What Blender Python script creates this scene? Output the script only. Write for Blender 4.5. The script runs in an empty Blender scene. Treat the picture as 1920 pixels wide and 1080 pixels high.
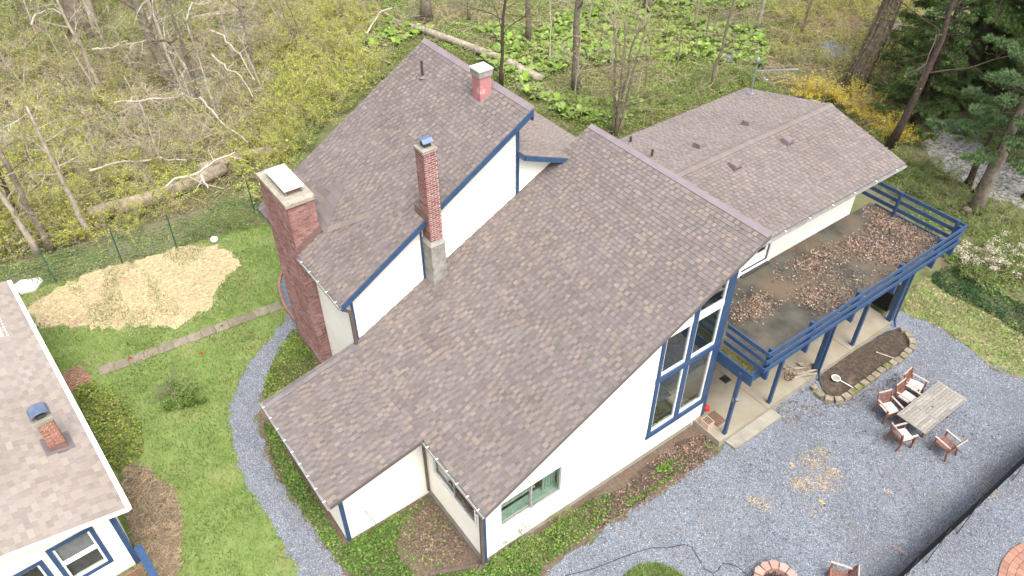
import bpy, math, random
import numpy as np
from mathutils import Vector, Matrix
from mathutils.geometry import tessellate_polygon

random.seed(11)
rng = np.random.default_rng(11)
SC = bpy.context.scene
COL = SC.collection
R = math.radians

# ------------------------------------------------------------------ camera
CAM = Vector((9.891, -6.268, 20.664))
YAW, PITCH, ROLL, FPX = 0.937, 0.714, -0.002, 1449.1
FW = Vector((-math.sin(YAW) * math.cos(PITCH), math.cos(YAW) * math.cos(PITCH), -math.sin(PITCH)))
RT0 = Vector((math.cos(YAW), math.sin(YAW), 0))
UP0 = RT0.cross(FW)
RT = math.cos(ROLL) * RT0 + math.sin(ROLL) * UP0
UP = RT.cross(FW)
cam_data = bpy.data.cameras.new('camera')
cam = bpy.data.objects.new('camera', cam_data)
COL.objects.link(cam)
cam_data.sensor_width = 36.0
cam_data.lens = 36.0 * FPX / 1920.0
cam_data.clip_start = 0.1
cam_data.clip_end = 3000
cam.matrix_world = Matrix(((RT.x, UP.x, -FW.x, CAM.x), (RT.y, UP.y, -FW.y, CAM.y), (RT.z, UP.z, -FW.z, CAM.z), (0, 0, 0, 1)))
SC.camera = cam

# ------------------------------------------------------------------ world, sun, exposure (bright overcast)
SUN_EL, SUN_AZ = R(62), R(98)            # azimuth clockwise from +Y
world = bpy.data.worlds.new('World')
SC.world = world
world.use_nodes = True
wn = world.node_tree
wn.nodes.clear()
w_out = wn.nodes.new('ShaderNodeOutputWorld')
w_bg = wn.nodes.new('ShaderNodeBackground')
w_sky = wn.nodes.new('ShaderNodeTexSky')
w_sky.sky_type = 'NISHITA'
w_sky.sun_disc = False
w_sky.sun_elevation = SUN_EL
w_sky.sun_rotation = SUN_AZ
w_sky.air_density = 1.0
w_sky.dust_density = 6.0
w_sky.ozone_density = 1.0
w_bg.inputs['Strength'].default_value = 0.15
w_hsv = wn.nodes.new('ShaderNodeHueSaturation')     # cloud-veiled sky: less blue than a clear one
w_hsv.inputs['Saturation'].default_value = 0.45
wn.links.new(w_sky.outputs[0], w_hsv.inputs['Color'])
wn.links.new(w_hsv.outputs[0], w_bg.inputs['Color'])
wn.links.new(w_bg.outputs[0], w_out.inputs['Surface'])
sun_data = bpy.data.lights.new('sun', 'SUN')
sun_data.energy = 0.8
sun_data.angle = R(40)
sun_data.color = (1.0, 0.96, 0.9)
sun = bpy.data.objects.new('sun', sun_data)
COL.objects.link(sun)
sd = Vector((math.sin(SUN_AZ) * math.cos(SUN_EL), math.cos(SUN_AZ) * math.cos(SUN_EL), math.sin(SUN_EL)))
sun.rotation_euler = sd.to_track_quat('Z', 'Y').to_euler()
sun.location = sd * 60
SC.view_settings.view_transform = 'Standard'
SC.view_settings.look = 'None'
SC.view_settings.exposure = 1.36
SC.view_settings.gamma = 1.0
SC.view_settings.use_curve_mapping = False
SC.cycles.max_bounces = 6
SC.cycles.diffuse_bounces = 3
SC.cycles.transparent_max_bounces = 8


# ------------------------------------------------------------------ helpers
def at(u, v, z=0.0):
    """the point at height z that stands where the photograph shows (u, v)"""
    d = FW + RT * ((u - 960) / FPX) + UP * ((540 - v) / FPX)
    return CAM + d * ((z - CAM.z) / d.z)


def xy(pts, z=0.0):
    return [(p.x, p.y) for p in (at(u, v, z) for u, v in pts)]


class MB:
    def __init__(self):
        self.v, self.f, self.c = [], [], []

    def poly(self, pts, col=None):
        n = len(self.v)
        self.v += [tuple(p) for p in pts]
        self.f.append(tuple(range(n, n + len(pts))))
        self.c.append(col)

    def hexa(self, b, t, col=None):
        """eight corners: bottom ring b (4, counter-clockwise from outside top view), top ring t"""
        n = len(self.v)
        self.v += [tuple(p) for p in b] + [tuple(p) for p in t]
        for q in ((3, 2, 1, 0), (4, 5, 6, 7), (0, 1, 5, 4), (1, 2, 6, 5), (2, 3, 7, 6), (3, 0, 4, 7)):
            self.f.append(tuple(n + i for i in q))
            self.c.append(col)

    def box(self, x0, x1, y0, y1, z0, z1, col=None):
        self.hexa([(x0, y0, z0), (x1, y0, z0), (x1, y1, z0), (x0, y1, z0)], [(x0, y0, z1), (x1, y0, z1), (x1, y1, z1), (x0, y1, z1)], col)

    def bar(self, a, b, w, h, up=Vector((0, 0, 1)), col=None):
        """square bar from a to b, w across, h along up"""
        a, b = Vector(a), Vector(b)
        d = (b - a).normalized()
        s = d.cross(Vector(up))
        if s.length < 1e-4:
            s = d.cross(Vector((1, 0, 0)))
        s.normalize()
        u = s.cross(d).normalized()
        s, u = s * w / 2, u * h / 2
        self.hexa([a - s - u, a + s - u, b + s - u, b - s - u], [a - s + u, a + s + u, b + s + u, b - s + u], col)

    def prism(self, pts, vec, col=None):
        """pts counter-clockwise seen from the end vec points to"""
        vec = Vector(vec)
        k = len(pts)
        a = [Vector(p) for p in pts]
        b = [p + vec for p in a]
        n = len(self.v)
        self.v += [tuple(p) for p in a + b]
        self.f.append(tuple(reversed(range(n, n + k))))
        self.f.append(tuple(range(n + k, n + 2 * k)))
        self.c += [col, col]
        for i in range(k):
            j = (i + 1) % k
            self.f.append((n + i, n + j, n + k + j, n + k + i))
            self.c.append(col)

    def tube(self, path, rad, sides=6, cap=True, col=None, wob=0.0):
        path = [Vector(p) for p in path]
        if not isinstance(rad, (list, tuple)):
            rad = [rad] * len(path)
        n0 = len(self.v)
        ref = Vector((0.31, 0.87, 0.38))
        for i, p in enumerate(path):
            d = (path[min(i + 1, len(path) - 1)] - path[max(i - 1, 0)]).normalized()
            s = d.cross(ref)
            if s.length < 1e-3:
                s = d.cross(Vector((1, 0, 0)))
            s.normalize()
            t = d.cross(s)
            for k in range(sides):
                a = 2 * math.pi * k / sides
                r = rad[i] * (1 + (random.uniform(-wob, wob) if wob else 0))
                self.v.append(tuple(p + s * (math.cos(a) * r) + t * (math.sin(a) * r)))
        for i in range(len(path) - 1):
            for k in range(sides):
                a = n0 + i * sides + k
                b = n0 + i * sides + (k + 1) % sides
                self.f.append((a, b, b + sides, a + sides))
                self.c.append(col)
        if cap:
            self.f.append(tuple(reversed(range(n0, n0 + sides))))
            self.f.append(tuple(range(n0 + (len(path) - 1) * sides, n0 + len(path) * sides)))
            self.c += [col, col]

    def lathe(self, prof, cx, cy, sides=16, col=None):
        n0 = len(self.v)
        for r, z in prof:
            for k in range(sides):
                a = 2 * math.pi * k / sides
                self.v.append((cx + r * math.cos(a), cy + r * math.sin(a), z))
        for i in range(len(prof) - 1):
            for k in range(sides):
                a = n0 + i * sides + k
                b = n0 + i * sides + (k + 1) % sides
                self.f.append((a, b, b + sides, a + sides))
                self.c.append(col)
        self.f.append(tuple(range(n0 + (len(prof) - 1) * sides, n0 + len(prof) * sides)))
        self.c.append(col)

    def mesh(self, name, mat, smooth=False):
        me = bpy.data.meshes.new(name)
        me.from_pydata(self.v, [], self.f)
        if any(c is not None for c in self.c):
            att = me.color_attributes.new('Col', 'FLOAT_COLOR', 'CORNER')
            buf = []
            for f, c in zip(self.f, self.c):
                c = c or (0.5, 0.5, 0.5)
                buf += [c[0], c[1], c[2], 1.0] * len(f)
            att.data.foreach_set('color', buf)
        if smooth:
            me.polygons.foreach_set('use_smooth', [True] * len(me.polygons))
        if mat:
            me.materials.append(mat)
        me.update()
        return me

    def build(self, name, mat, parent=None, smooth=False, kind=None, label=None):
        o = bpy.data.objects.new(name, self.mesh(name, mat, smooth))
        COL.objects.link(o)
        if parent:
            attach(o, parent)
        if kind:
            o['kind'] = kind
        if label:
            o['label'] = label
        return o


def attach(o, parent):
    """parent without moving (parts are built where they stand)"""
    o.parent = parent
    if parent.type == 'EMPTY':
        o.matrix_parent_inverse = Matrix.Translation(-parent.location)


def thing(name, label, cat, group=None, loc=(0, 0, 0)):
    o = bpy.data.objects.new(name, None)
    o.empty_display_size = 0.2
    COL.objects.link(o)
    o.location = loc
    o['label'] = label
    o['category'] = cat
    if group:
        o['group'] = group
    return o


def tag(o, label, cat, group=None, kind=None):
    o['label'] = label
    o['category'] = cat
    if group:
        o['group'] = group
    if kind:
        o['kind'] = kind
    return o


def copy_tree(o, parent=None):
    c = o.copy()
    COL.objects.link(c)
    if parent:
        c.parent = parent
    for ch in o.children:
        copy_tree(ch, c)
    return c


# ------------------------------------------------------------------ materials
def mat(name, c1, c2=None, rough=0.85, scale=6.0, detail=4.0, bump=0.0, bscale=60.0, attr=False, spec=0.25, rand=0.0, metal=0.0, c3=None, s3=0.6, t3=(0.5, 0.62), trans=0.0, contrast=(0.35, 0.65)):
    m = bpy.data.materials.new(name)
    m.use_nodes = True
    nt = m.node_tree
    b = nt.nodes['Principled BSDF']
    b.inputs['Roughness'].default_value = rough
    b.inputs['Metallic'].default_value = metal
    b.inputs['Specular IOR Level'].default_value = spec
    c2 = c2 or c1
    geo = nt.nodes.new('ShaderNodeNewGeometry')
    noi = nt.nodes.new('ShaderNodeTexNoise')
    noi.inputs['Scale'].default_value = scale
    noi.inputs['Detail'].default_value = detail
    nt.links.new(geo.outputs['Position'], noi.inputs['Vector'])
    ramp = nt.nodes.new('ShaderNodeMapRange')
    ramp.inputs['From Min'].default_value, ramp.inputs['From Max'].default_value = contrast
    nt.links.new(noi.outputs['Fac'], ramp.inputs['Value'])
    mix = nt.nodes.new('ShaderNodeMix')
    mix.data_type = 'RGBA'
    mix.inputs[6].default_value = (*c1, 1)
    mix.inputs[7].default_value = (*c2, 1)
    nt.links.new(ramp.outputs[0], mix.inputs[0])
    out = mix.outputs[2]
    if c3:
        n3 = nt.nodes.new('ShaderNodeTexNoise')
        n3.inputs['Scale'].default_value = s3
        n3.inputs['Detail'].default_value = 6
        n3.inputs['Roughness'].default_value = 0.65
        nt.links.new(geo.outputs['Position'], n3.inputs['Vector'])
        r3 = nt.nodes.new('ShaderNodeMapRange')
        r3.inputs['From Min'].default_value, r3.inputs['From Max'].default_value = t3
        nt.links.new(n3.outputs['Fac'], r3.inputs['Value'])
        m3 = nt.nodes.new('ShaderNodeMix')
        m3.data_type = 'RGBA'
        nt.links.new(r3.outputs[0], m3.inputs[0])
        nt.links.new(out, m3.inputs[6])
        m3.inputs[7].default_value = (*c3, 1)
        out = m3.outputs[2]
    if attr:
        a = nt.nodes.new('ShaderNodeAttribute')
        a.attribute_name = 'Col'
        mul = nt.nodes.new('ShaderNodeMix')
        mul.data_type = 'RGBA'
        mul.blend_type = 'MULTIPLY'
        mul.inputs[0].default_value = 1.0
        nt.links.new(out, mul.inputs[6])
        nt.links.new(a.outputs['Color'], mul.inputs[7])
        out = mul.outputs[2]
    if rand:
        oi = nt.nodes.new('ShaderNodeObjectInfo')
        mr = nt.nodes.new('ShaderNodeMapRange')
        mr.inputs['To Min'].default_value, mr.inputs['To Max'].default_value = 1 - rand, 1 + rand
        nt.links.new(oi.outputs['Random'], mr.inputs['Value'])
        mul = nt.nodes.new('ShaderNodeVectorMath')
        mul.operation = 'SCALE'
        nt.links.new(out, mul.inputs[0])
        nt.links.new(mr.outputs[0], mul.inputs['Scale'])
        out = mul.outputs[0]
    nt.links.new(out, b.inputs['Base Color'])
    if bump:
        nb = nt.nodes.new('ShaderNodeTexNoise')
        nb.inputs['Scale'].default_value = bscale
        nb.inputs['Detail'].default_value = 3
        nt.links.new(geo.outputs['Position'], nb.inputs['Vector'])
        bm = nt.nodes.new('ShaderNodeBump')
        bm.inputs['Strength'].default_value = bump
        bm.inputs['Distance'].default_value = 0.03
        nt.links.new(nb.outputs['Fac'], bm.inputs['Height'])
        nt.links.new(bm.outputs[0], b.inputs['Normal'])
    if trans:
        tr = nt.nodes.new('ShaderNodeBsdfTranslucent')
        nt.links.new(out, tr.inputs['Color'])
        ms = nt.nodes.new('ShaderNodeMixShader')
        ms.inputs[0].default_value = trans
        nt.links.new(b.outputs[0], ms.inputs[1])
        nt.links.new(tr.outputs[0], ms.inputs[2])
        nt.links.new(ms.outputs[0], nt.nodes['Material Output'].inputs['Surface'])
    return m


def stone_mat(name, cols, scale, bump=0.6, c_patch=None, s_patch=0.35, t_patch=(0.55, 0.7), rough=0.9):
    """loose stones: one colour to each cell of a Voronoi pattern, with relief"""
    m = bpy.data.materials.new(name)
    m.use_nodes = True
    nt = m.node_tree
    b = nt.nodes['Principled BSDF']
    b.inputs['Roughness'].default_value = rough
    b.inputs['Specular IOR Level'].default_value = 0.25
    geo = nt.nodes.new('ShaderNodeNewGeometry')
    vo = nt.nodes.new('ShaderNodeTexVoronoi')
    vo.inputs['Scale'].default_value = scale
    nt.links.new(geo.outputs['Position'], vo.inputs['Vector'])
    sep = nt.nodes.new('ShaderNodeSeparateColor')
    nt.links.new(vo.outputs['Color'], sep.inputs[0])
    cr = nt.nodes.new('ShaderNodeValToRGB')
    e = cr.color_ramp.elements
    e[0].color, e[0].position = (*cols[0], 1), 0.0
    e[1].color, e[1].position = (*cols[-1], 1), 1.0
    for i, c in enumerate(cols[1:-1]):
        k = e.new((i + 1) / (len(cols) - 1))
        k.color = (*c, 1)
    nt.links.new(sep.outputs[0], cr.inputs[0])
    out = cr.outputs[0]
    n2 = nt.nodes.new('ShaderNodeTexNoise')
    n2.inputs['Scale'].default_value = 0.55
    n2.inputs['Detail'].default_value = 5
    nt.links.new(geo.outputs['Position'], n2.inputs['Vector'])
    r2 = nt.nodes.new('ShaderNodeMapRange')
    r2.inputs['From Min'].default_value, r2.inputs['From Max'].default_value = 0.3, 0.7
    r2.inputs['To Min'].default_value, r2.inputs['To Max'].default_value = 0.84, 1.16
    nt.links.new(n2.outputs['Fac'], r2.inputs['Value'])
    sc = nt.nodes.new('ShaderNodeVectorMath')
    sc.operation = 'SCALE'
    nt.links.new(out, sc.inputs[0])
    nt.links.new(r2.outputs[0], sc.inputs['Scale'])
    out = sc.outputs[0]
    if c_patch:
        n3 = nt.nodes.new('ShaderNodeTexNoise')
        n3.inputs['Scale'].default_value = s_patch
        n3.inputs['Detail'].default_value = 8
        n3.inputs['Roughness'].default_value = 0.7
        nt.links.new(geo.outputs['Position'], n3.inputs['Vector'])
        r3 = nt.nodes.new('ShaderNodeMapRange')
        r3.inputs['From Min'].default_value, r3.inputs['From Max'].default_value = t_patch
        nt.links.new(n3.outputs['Fac'], r3.inputs['Value'])
        m3 = nt.nodes.new('ShaderNodeMix')
        m3.data_type = 'RGBA'
        nt.links.new(r3.outputs[0], m3.inputs[0])
        nt.links.new(out, m3.inputs[6])
        m3.inputs[7].default_value = (*c_patch, 1)
        out = m3.outputs[2]
    nt.links.new(out, b.inputs['Base Color'])
    bm = nt.nodes.new('ShaderNodeBump')
    bm.invert = True
    bm.inputs['Strength'].default_value = bump
    bm.inputs['Distance'].default_value = 0.03
    nt.links.new(vo.outputs['Distance'], bm.inputs['Height'])
    nt.links.new(bm.outputs[0], b.inputs['Normal'])
    return m


def glass_mat(name, tint=(0.62, 0.7, 0.68), gloss=0.12):
    m = bpy.data.materials.new(name)
    m.use_nodes = True
    nt = m.node_tree
    nt.nodes.remove(nt.nodes['Principled BSDF'])
    tr = nt.nodes.new('ShaderNodeBsdfTransparent')
    tr.inputs[0].default_value = (*tint, 1)
    gl = nt.nodes.new('ShaderNodeBsdfGlossy')
    gl.inputs['Roughness'].default_value = 0.02
    fr = nt.nodes.new('ShaderNodeLayerWeight')
    fr.inputs['Blend'].default_value = 0.5
    pw = nt.nodes.new('ShaderNodeMath')
    pw.operation = 'POWER'
    pw.inputs[1].default_value = 4.0
    nt.links.new(fr.outputs['Facing'], pw.inputs[0])
    ad = nt.nodes.new('ShaderNodeMath')
    ad.operation = 'ADD'
    ad.inputs[1].default_value = gloss
    nt.links.new(pw.outputs[0], ad.inputs[0])
    ms = nt.nodes.new('ShaderNodeMixShader')
    nt.links.new(ad.outputs[0], ms.inputs[0])
    nt.links.new(tr.outputs[0], ms.inputs[1])
    nt.links.new(gl.outputs[0], ms.inputs[2])
    nt.links.new(ms.outputs[0], nt.nodes['Material Output'].inputs['Surface'])
    return m


M = {}
M['siding'] = mat('white siding', (0.8, 0.77, 0.69), (0.76, 0.725, 0.64), rough=0.55, scale=1.2)
M['white'] = mat('white paint', (0.8, 0.8, 0.78), (0.74, 0.74, 0.72), rough=0.45, scale=3)
M['gutter'] = mat('gutter aluminium', (0.36, 0.355, 0.34), (0.25, 0.245, 0.235), rough=0.45, scale=5)
M['blue'] = mat('blue paint', (0.026, 0.060, 0.135), (0.034, 0.072, 0.155), rough=0.5, scale=4, spec=0.4, c3=(0.05, 0.088, 0.15), s3=2.2, t3=(0.52, 0.75))
M['brown_metal'] = mat('brown metal', (0.10, 0.075, 0.06), (0.13, 0.10, 0.085), rough=0.45, scale=4)
M['drip'] = mat('dark drip edge', (0.12, 0.10, 0.095), rough=0.5)
M['shingle'] = mat('shingle', (0.93, 0.93, 0.93), (1.07, 1.07, 1.07), rough=0.95, scale=40, detail=6, attr=True, spec=0.1, bump=0.2, bscale=180, c3=(0.86, 0.84, 0.82), s3=0.45, t3=(0.45, 0.72))
M['cap_mauve'] = mat('mauve metal ridge', (0.215, 0.18, 0.19), (0.19, 0.158, 0.168), rough=0.6, scale=3)
M['cap_grey'] = mat('grey metal rake', (0.12, 0.105, 0.105), (0.17, 0.15, 0.152), rough=0.5, scale=3)
M['roof_under'] = mat('roof deck', (0.12, 0.11, 0.10), rough=0.9)
M['brick'] = mat('brick', (0.85, 0.85, 0.85), (1.15, 1.12, 1.1), rough=0.9, scale=22, attr=True, spec=0.12, bump=0.3, bscale=90)
M['brick_white'] = mat('brick with bloom', (0.92, 0.98, 1.0), (1.2, 1.3, 1.3), rough=0.9, scale=22, attr=True, spec=0.12, bump=0.3, bscale=90, c3=(1.5, 1.85, 1.95), s3=0.9, t3=(0.47, 0.66))
M['mortar'] = mat('mortar', (0.33, 0.235, 0.215), (0.40, 0.30, 0.28), rough=0.95, scale=10)
M['mortar_pale'] = mat('pale mortar', (0.6, 0.5, 0.49), (0.52, 0.42, 0.41), rough=0.95, scale=10)
M['concrete'] = mat('concrete', (0.235, 0.22, 0.18), (0.30, 0.285, 0.24), rough=0.9, scale=3, detail=8, bump=0.3, c3=(0.2, 0.19, 0.15), s3=1.6, t3=(0.52, 0.75))
M['stucco'] = mat('weathered render', (0.34, 0.32, 0.29), (0.22, 0.21, 0.19), rough=0.95, scale=4, detail=8, bump=0.5, c3=(0.09, 0.085, 0.07), s3=2.2, t3=(0.55, 0.75))
M['crown'] = mat('chimney crown', (0.36, 0.32, 0.26), (0.26, 0.24, 0.19), rough=0.95, scale=5, detail=8, bump=0.4, c3=(0.10, 0.09, 0.08), s3=4, t3=(0.58, 0.75))
M['pink'] = mat('pink painted render', (0.42, 0.19, 0.185), (0.37, 0.165, 0.16), rough=0.8, scale=4, c3=(0.56, 0.36, 0.34), s3=3, t3=(0.58, 0.7))
M['flash'] = mat('brown flashing', (0.15, 0.09, 0.08), (0.19, 0.12, 0.11), rough=0.5, scale=5)
M['blue_metal'] = mat('blue grey metal', (0.10, 0.15, 0.24), (0.17, 0.2, 0.27), rough=0.35, scale=4, metal=0.4)
M['dark_metal'] = mat('dark metal', (0.04, 0.04, 0.045), (0.07, 0.065, 0.06), rough=0.5, scale=8)
M['steel'] = mat('galvanised steel', (0.34, 0.36, 0.38), (0.25, 0.27, 0.3), rough=0.4, scale=8, metal=0.5)
M['vent'] = mat('roof vent', (0.15, 0.12, 0.12), (0.19, 0.152, 0.15), rough=0.5, scale=8)
M['glass_clear'] = glass_mat('clear glass', (0.85, 0.87, 0.87), 0.02)
M['blind'] = mat('grey blind', (0.12, 0.125, 0.12), (0.17, 0.17, 0.165), scale=6)
M['sheer'] = mat('sheer curtain', (0.55, 0.56, 0.54), (0.4, 0.42, 0.42), scale=5)
M['glass'] = glass_mat('window glass', (0.62, 0.74, 0.70), 0.16)
M['glass_dark'] = glass_mat('screened glass', (0.35, 0.38, 0.42), 0.14)
M['room'] = mat('room wall', (0.24, 0.23, 0.21), (0.19, 0.185, 0.17), rough=0.9)
M['curtain'] = mat('curtain', (0.48, 0.54, 0.49), (0.56, 0.62, 0.57), rough=0.9, scale=12)
M['black'] = mat('black plastic', (0.012, 0.012, 0.014), (0.02, 0.02, 0.02), rough=0.6)
M['screen'] = mat('black mesh fabric', (0.005, 0.0055, 0.008), (0.008, 0.009, 0.012), rough=0.9, scale=30, spec=0.08)
M['teak'] = mat('reddish wood', (0.17, 0.075, 0.05), (0.24, 0.12, 0.09), rough=0.6, scale=9)
M['grey_wood'] = mat('weathered grey wood', (0.26, 0.245, 0.215), (0.19, 0.18, 0.155), rough=0.8, scale=14, rand=0.16)
M['arm_wood'] = mat('sun bleached wood', (0.46, 0.38, 0.34), (0.36, 0.27, 0.23), rough=0.7, scale=10)
M['cushion'] = mat('pale cushion', (0.52, 0.43, 0.40), (0.58, 0.5, 0.47), rough=0.9, scale=9)
M['cushion_spot'] = mat('patterned cushion', (0.72, 0.66, 0.6), (0.62, 0.56, 0.5), rough=0.9, scale=25, c3=(0.28, 0.22, 0.2), s3=16, t3=(0.58, 0.62))
M['block'] = mat('wall block', (0.27, 0.23, 0.18), (0.20, 0.17, 0.13), rough=0.95, scale=8, bump=0.5, rand=0.15, c3=(0.13, 0.14, 0.03), s3=2.5, t3=(0.5, 0.62))
M['pit_block'] = mat('pink pit block', (0.38, 0.245, 0.205), (0.33, 0.205, 0.17), rough=0.9, scale=7, bump=0.4, rand=0.12)
M['pit_soot'] = mat('sooted block', (0.17, 0.10, 0.085), (0.1, 0.06, 0.05), rough=0.9, scale=7, rand=0.12)
M['paver'] = mat('brick paver', (0.31, 0.165, 0.12), (0.26, 0.14, 0.105), rough=0.9, scale=7, bump=0.3, rand=0.16)
M['path_stone'] = mat('path slab', (0.235, 0.195, 0.15), (0.18, 0.15, 0.12), rough=0.95, scale=4, detail=8, bump=0.3, rand=0.18)
M['pale_stone'] = mat('pale stone', (0.56, 0.54, 0.49), (0.47, 0.46, 0.42), rough=0.9, scale=4)
M['red'] = mat('red plastic', (0.62, 0.03, 0.025), rough=0.5)
M['green_post'] = mat('green painted steel', (0.018, 0.085, 0.06), (0.03, 0.1, 0.07), rough=0.5)
M['wire'] = mat('fence wire', (0.16, 0.19, 0.17), rough=0.5)
M['card'] = mat('cardboard', (0.5, 0.36, 0.28), (0.44, 0.31, 0.24), rough=0.85)
M['mat_brown'] = mat('brown coir', (0.20, 0.13, 0.09), (0.14, 0.09, 0.06), rough=0.95, scale=20)
M['dry_grass'] = mat('dead grass', (0.27, 0.21, 0.145), (0.19, 0.145, 0.10), rough=0.95, scale=8, detail=8, bump=0.8, bscale=35, c3=(0.15, 0.19, 0.055), s3=1.6, t3=(0.5, 0.62))
M['bark'] = mat('grey brown bark', (0.23, 0.19, 0.15), (0.13, 0.105, 0.08), rough=0.95, scale=5, detail=8, bump=0.9, bscale=14, rand=0.15)
M['bark_vine'] = mat('viny bark', (0.17, 0.135, 0.10), (0.085, 0.066, 0.05), rough=0.95, scale=4, detail=9, bump=1.0, bscale=12, c3=(0.13, 0.13, 0.05), s3=1.2, t3=(0.55, 0.7))
M['bark_pale'] = mat('pale bark', (0.40, 0.35, 0.28), (0.25, 0.21, 0.165), rough=0.95, scale=4, detail=8, bump=0.7, bscale=14)
M['bark_log'] = mat('log bark', (0.34, 0.28, 0.21), (0.22, 0.175, 0.13), rough=0.95, scale=5, detail=8, bump=0.9, bscale=12)
M['bark_dark'] = mat('dark pine bark', (0.085, 0.062, 0.05), (0.05, 0.037, 0.03), rough=0.95, scale=6, detail=8, bump=0.9, bscale=14)
M['dead_white'] = mat('bleached dead wood', (0.56, 0.5, 0.42), (0.43, 0.38, 0.31), rough=0.9, scale=6)
M['twig'] = mat('twigs', (0.41, 0.345, 0.245), (0.29, 0.24, 0.165), rough=0.95, scale=1.5, rand=0.35)
M['leaf'] = mat('leaves', (0.85, 0.85, 0.85), (1.15, 1.15, 1.1), rough=0.75, scale=2.5, attr=True, rand=0.12, trans=0.3, spec=0.2)
M['needle'] = mat('needles', (0.85, 0.85, 0.85), (1.2, 1.2, 1.15), rough=0.7, scale=1.5, attr=True, trans=0.15, spec=0.2)
M['petal'] = mat('petals', (0.9, 0.9, 0.9), (1.05, 1.05, 1.05), rough=0.8, scale=3, attr=True, trans=0.2)
M['blade'] = mat('grass blades', (0.8, 0.8, 0.8), (1.2, 1.2, 1.1), rough=0.8, scale=1.2, attr=True, trans=0.25, spec=0.15)
M['dry'] = mat('dry leaves', (0.85, 0.85, 0.85), (1.15, 1.12, 1.1), rough=0.9, scale=4, attr=True, spec=0.15)
M['soil'] = mat('dark soil', (0.045, 0.034, 0.026), (0.085, 0.065, 0.05), rough=0.95, scale=9, detail=8, bump=0.8, bscale=30, c3=(0.15, 0.11, 0.08), s3=1.4, t3=(0.55, 0.72))
M['mulch'] = mat('leaf mulch', (0.10, 0.073, 0.055), (0.155, 0.115, 0.088), rough=0.95, scale=10, detail=8, bump=0.8, bscale=35, c3=(0.11, 0.08, 0.05), s3=1.2, t3=(0.5, 0.68))
M['lawn'] = mat('lawn', (0.12, 0.175, 0.045), (0.17, 0.225, 0.07), rough=0.95, scale=2.2, detail=8, bump=0.7, bscale=45, c3=(0.21, 0.215, 0.085), s3=0.7, t3=(0.52, 0.72))
M['woods'] = mat('woodland floor', (0.15, 0.125, 0.08), (0.095, 0.125, 0.035), rough=0.95, scale=0.35, detail=10, bump=0.9, bscale=12, c3=(0.06, 0.048, 0.035), s3=1.1, t3=(0.54, 0.7))
M['straw'] = mat('straw mulch', (0.52, 0.45, 0.27), (0.42, 0.345, 0.21), rough=0.95, scale=9, detail=8, bump=0.9, bscale=40, c3=(0.33, 0.24, 0.15), s3=0.8, t3=(0.52, 0.7))
M['litter'] = mat('dry leaf litter', (0.32, 0.22, 0.17), (0.25, 0.17, 0.12), rough=0.95, scale=8, bump=0.8, bscale=20)
M['water'] = mat('still water', (0.13, 0.15, 0.155), (0.18, 0.195, 0.19), rough=0.12, scale=0.5, spec=0.6)
M['deck'] = mat('deck membrane', (0.042, 0.04, 0.034), (0.095, 0.09, 0.073), rough=0.7, scale=1.3, detail=9, bump=0.2, bscale=20, c3=(0.12, 0.09, 0.062), s3=0.55, t3=(0.46, 0.66))
M['porch'] = mat('porch concrete', (0.235, 0.21, 0.16), (0.30, 0.272, 0.215), rough=0.9, scale=1.6, detail=9, bump=0.15, bscale=40, c3=(0.27, 0.22, 0.14), s3=1.1, t3=(0.52, 0.7))
M['gravel'] = stone_mat('blue grey gravel', [(0.08, 0.09, 0.11), (0.14, 0.159, 0.192), (0.165, 0.188, 0.226), (0.19, 0.214, 0.254), (0.29, 0.317, 0.355)], 40.0, c_patch=(0.15, 0.155, 0.158), s_patch=0.5, t_patch=(0.5, 0.75))
M['road'] = stone_mat('pale road stone', [(0.06, 0.06, 0.05), (0.2, 0.2, 0.195), (0.27, 0.27, 0.265), (0.11, 0.095, 0.075), (0.36, 0.35, 0.34)], 9.0, bump=0.9)


# ------------------------------------------------------------------ scatter helpers (numpy)
def in_poly(P, poly):
    x, y = P[:, 0], P[:, 1]
    ins = np.zeros(len(P), bool)
    n = len(poly)
    for i in range(n):
        x0, y0 = poly[i]
        x1, y1 = poly[(i + 1) % n]
        c = ((y0 > y) != (y1 > y)) & (x < (x1 - x0) * (y - y0) / (y1 - y0 + 1e-12) + x0)
        ins ^= c
    return ins


def sample(poly, n, holes=()):
    a = np.array(poly)
    lo, hi = a.min(0), a.max(0)
    out = np.zeros((0, 2))
    for _ in range(60):
        P = rng.uniform(lo, hi, (n * 2, 2))
        k = in_poly(P, poly)
        for h in holes:
            k &= ~in_poly(P, h)
        out = np.vstack([out, P[k]])
        if len(out) >= n:
            break
    return out[:n]


def fast_mesh(name, V, F, k, C=None, material=None):
    """V (n,3), F (m,k) vertex indices, C (n,3) colours"""
    me = bpy.data.meshes.new(name)
    me.vertices.add(len(V))
    me.vertices.foreach_set('co', np.ascontiguousarray(V, np.float32).ravel())
    m = len(F)
    me.loops.add(m * k)
    me.loops.foreach_set('vertex_index', np.ascontiguousarray(F, np.int32).ravel())
    me.polygons.add(m)
    me.polygons.foreach_set('loop_start', np.arange(0, m * k, k, dtype=np.int32))
    if C is not None:
        att = me.color_attributes.new('Col', 'FLOAT_COLOR', 'POINT')
        att.data.foreach_set('color', np.ascontiguousarray(np.hstack([C, np.ones((len(C), 1))]), np.float32).ravel())
    if material:
        me.materials.append(material)
    me.update(calc_edges=True)
    return me


def vary(cols, n, v=0.25):
    cols = np.array(cols, float)
    c = cols[rng.integers(0, len(cols), n)]
    return np.clip(c * (1 + rng.uniform(-v, v, (n, 1))) * (1 + rng.uniform(-v / 3, v / 3, (n, 3))), 0.005, 1)


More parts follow.
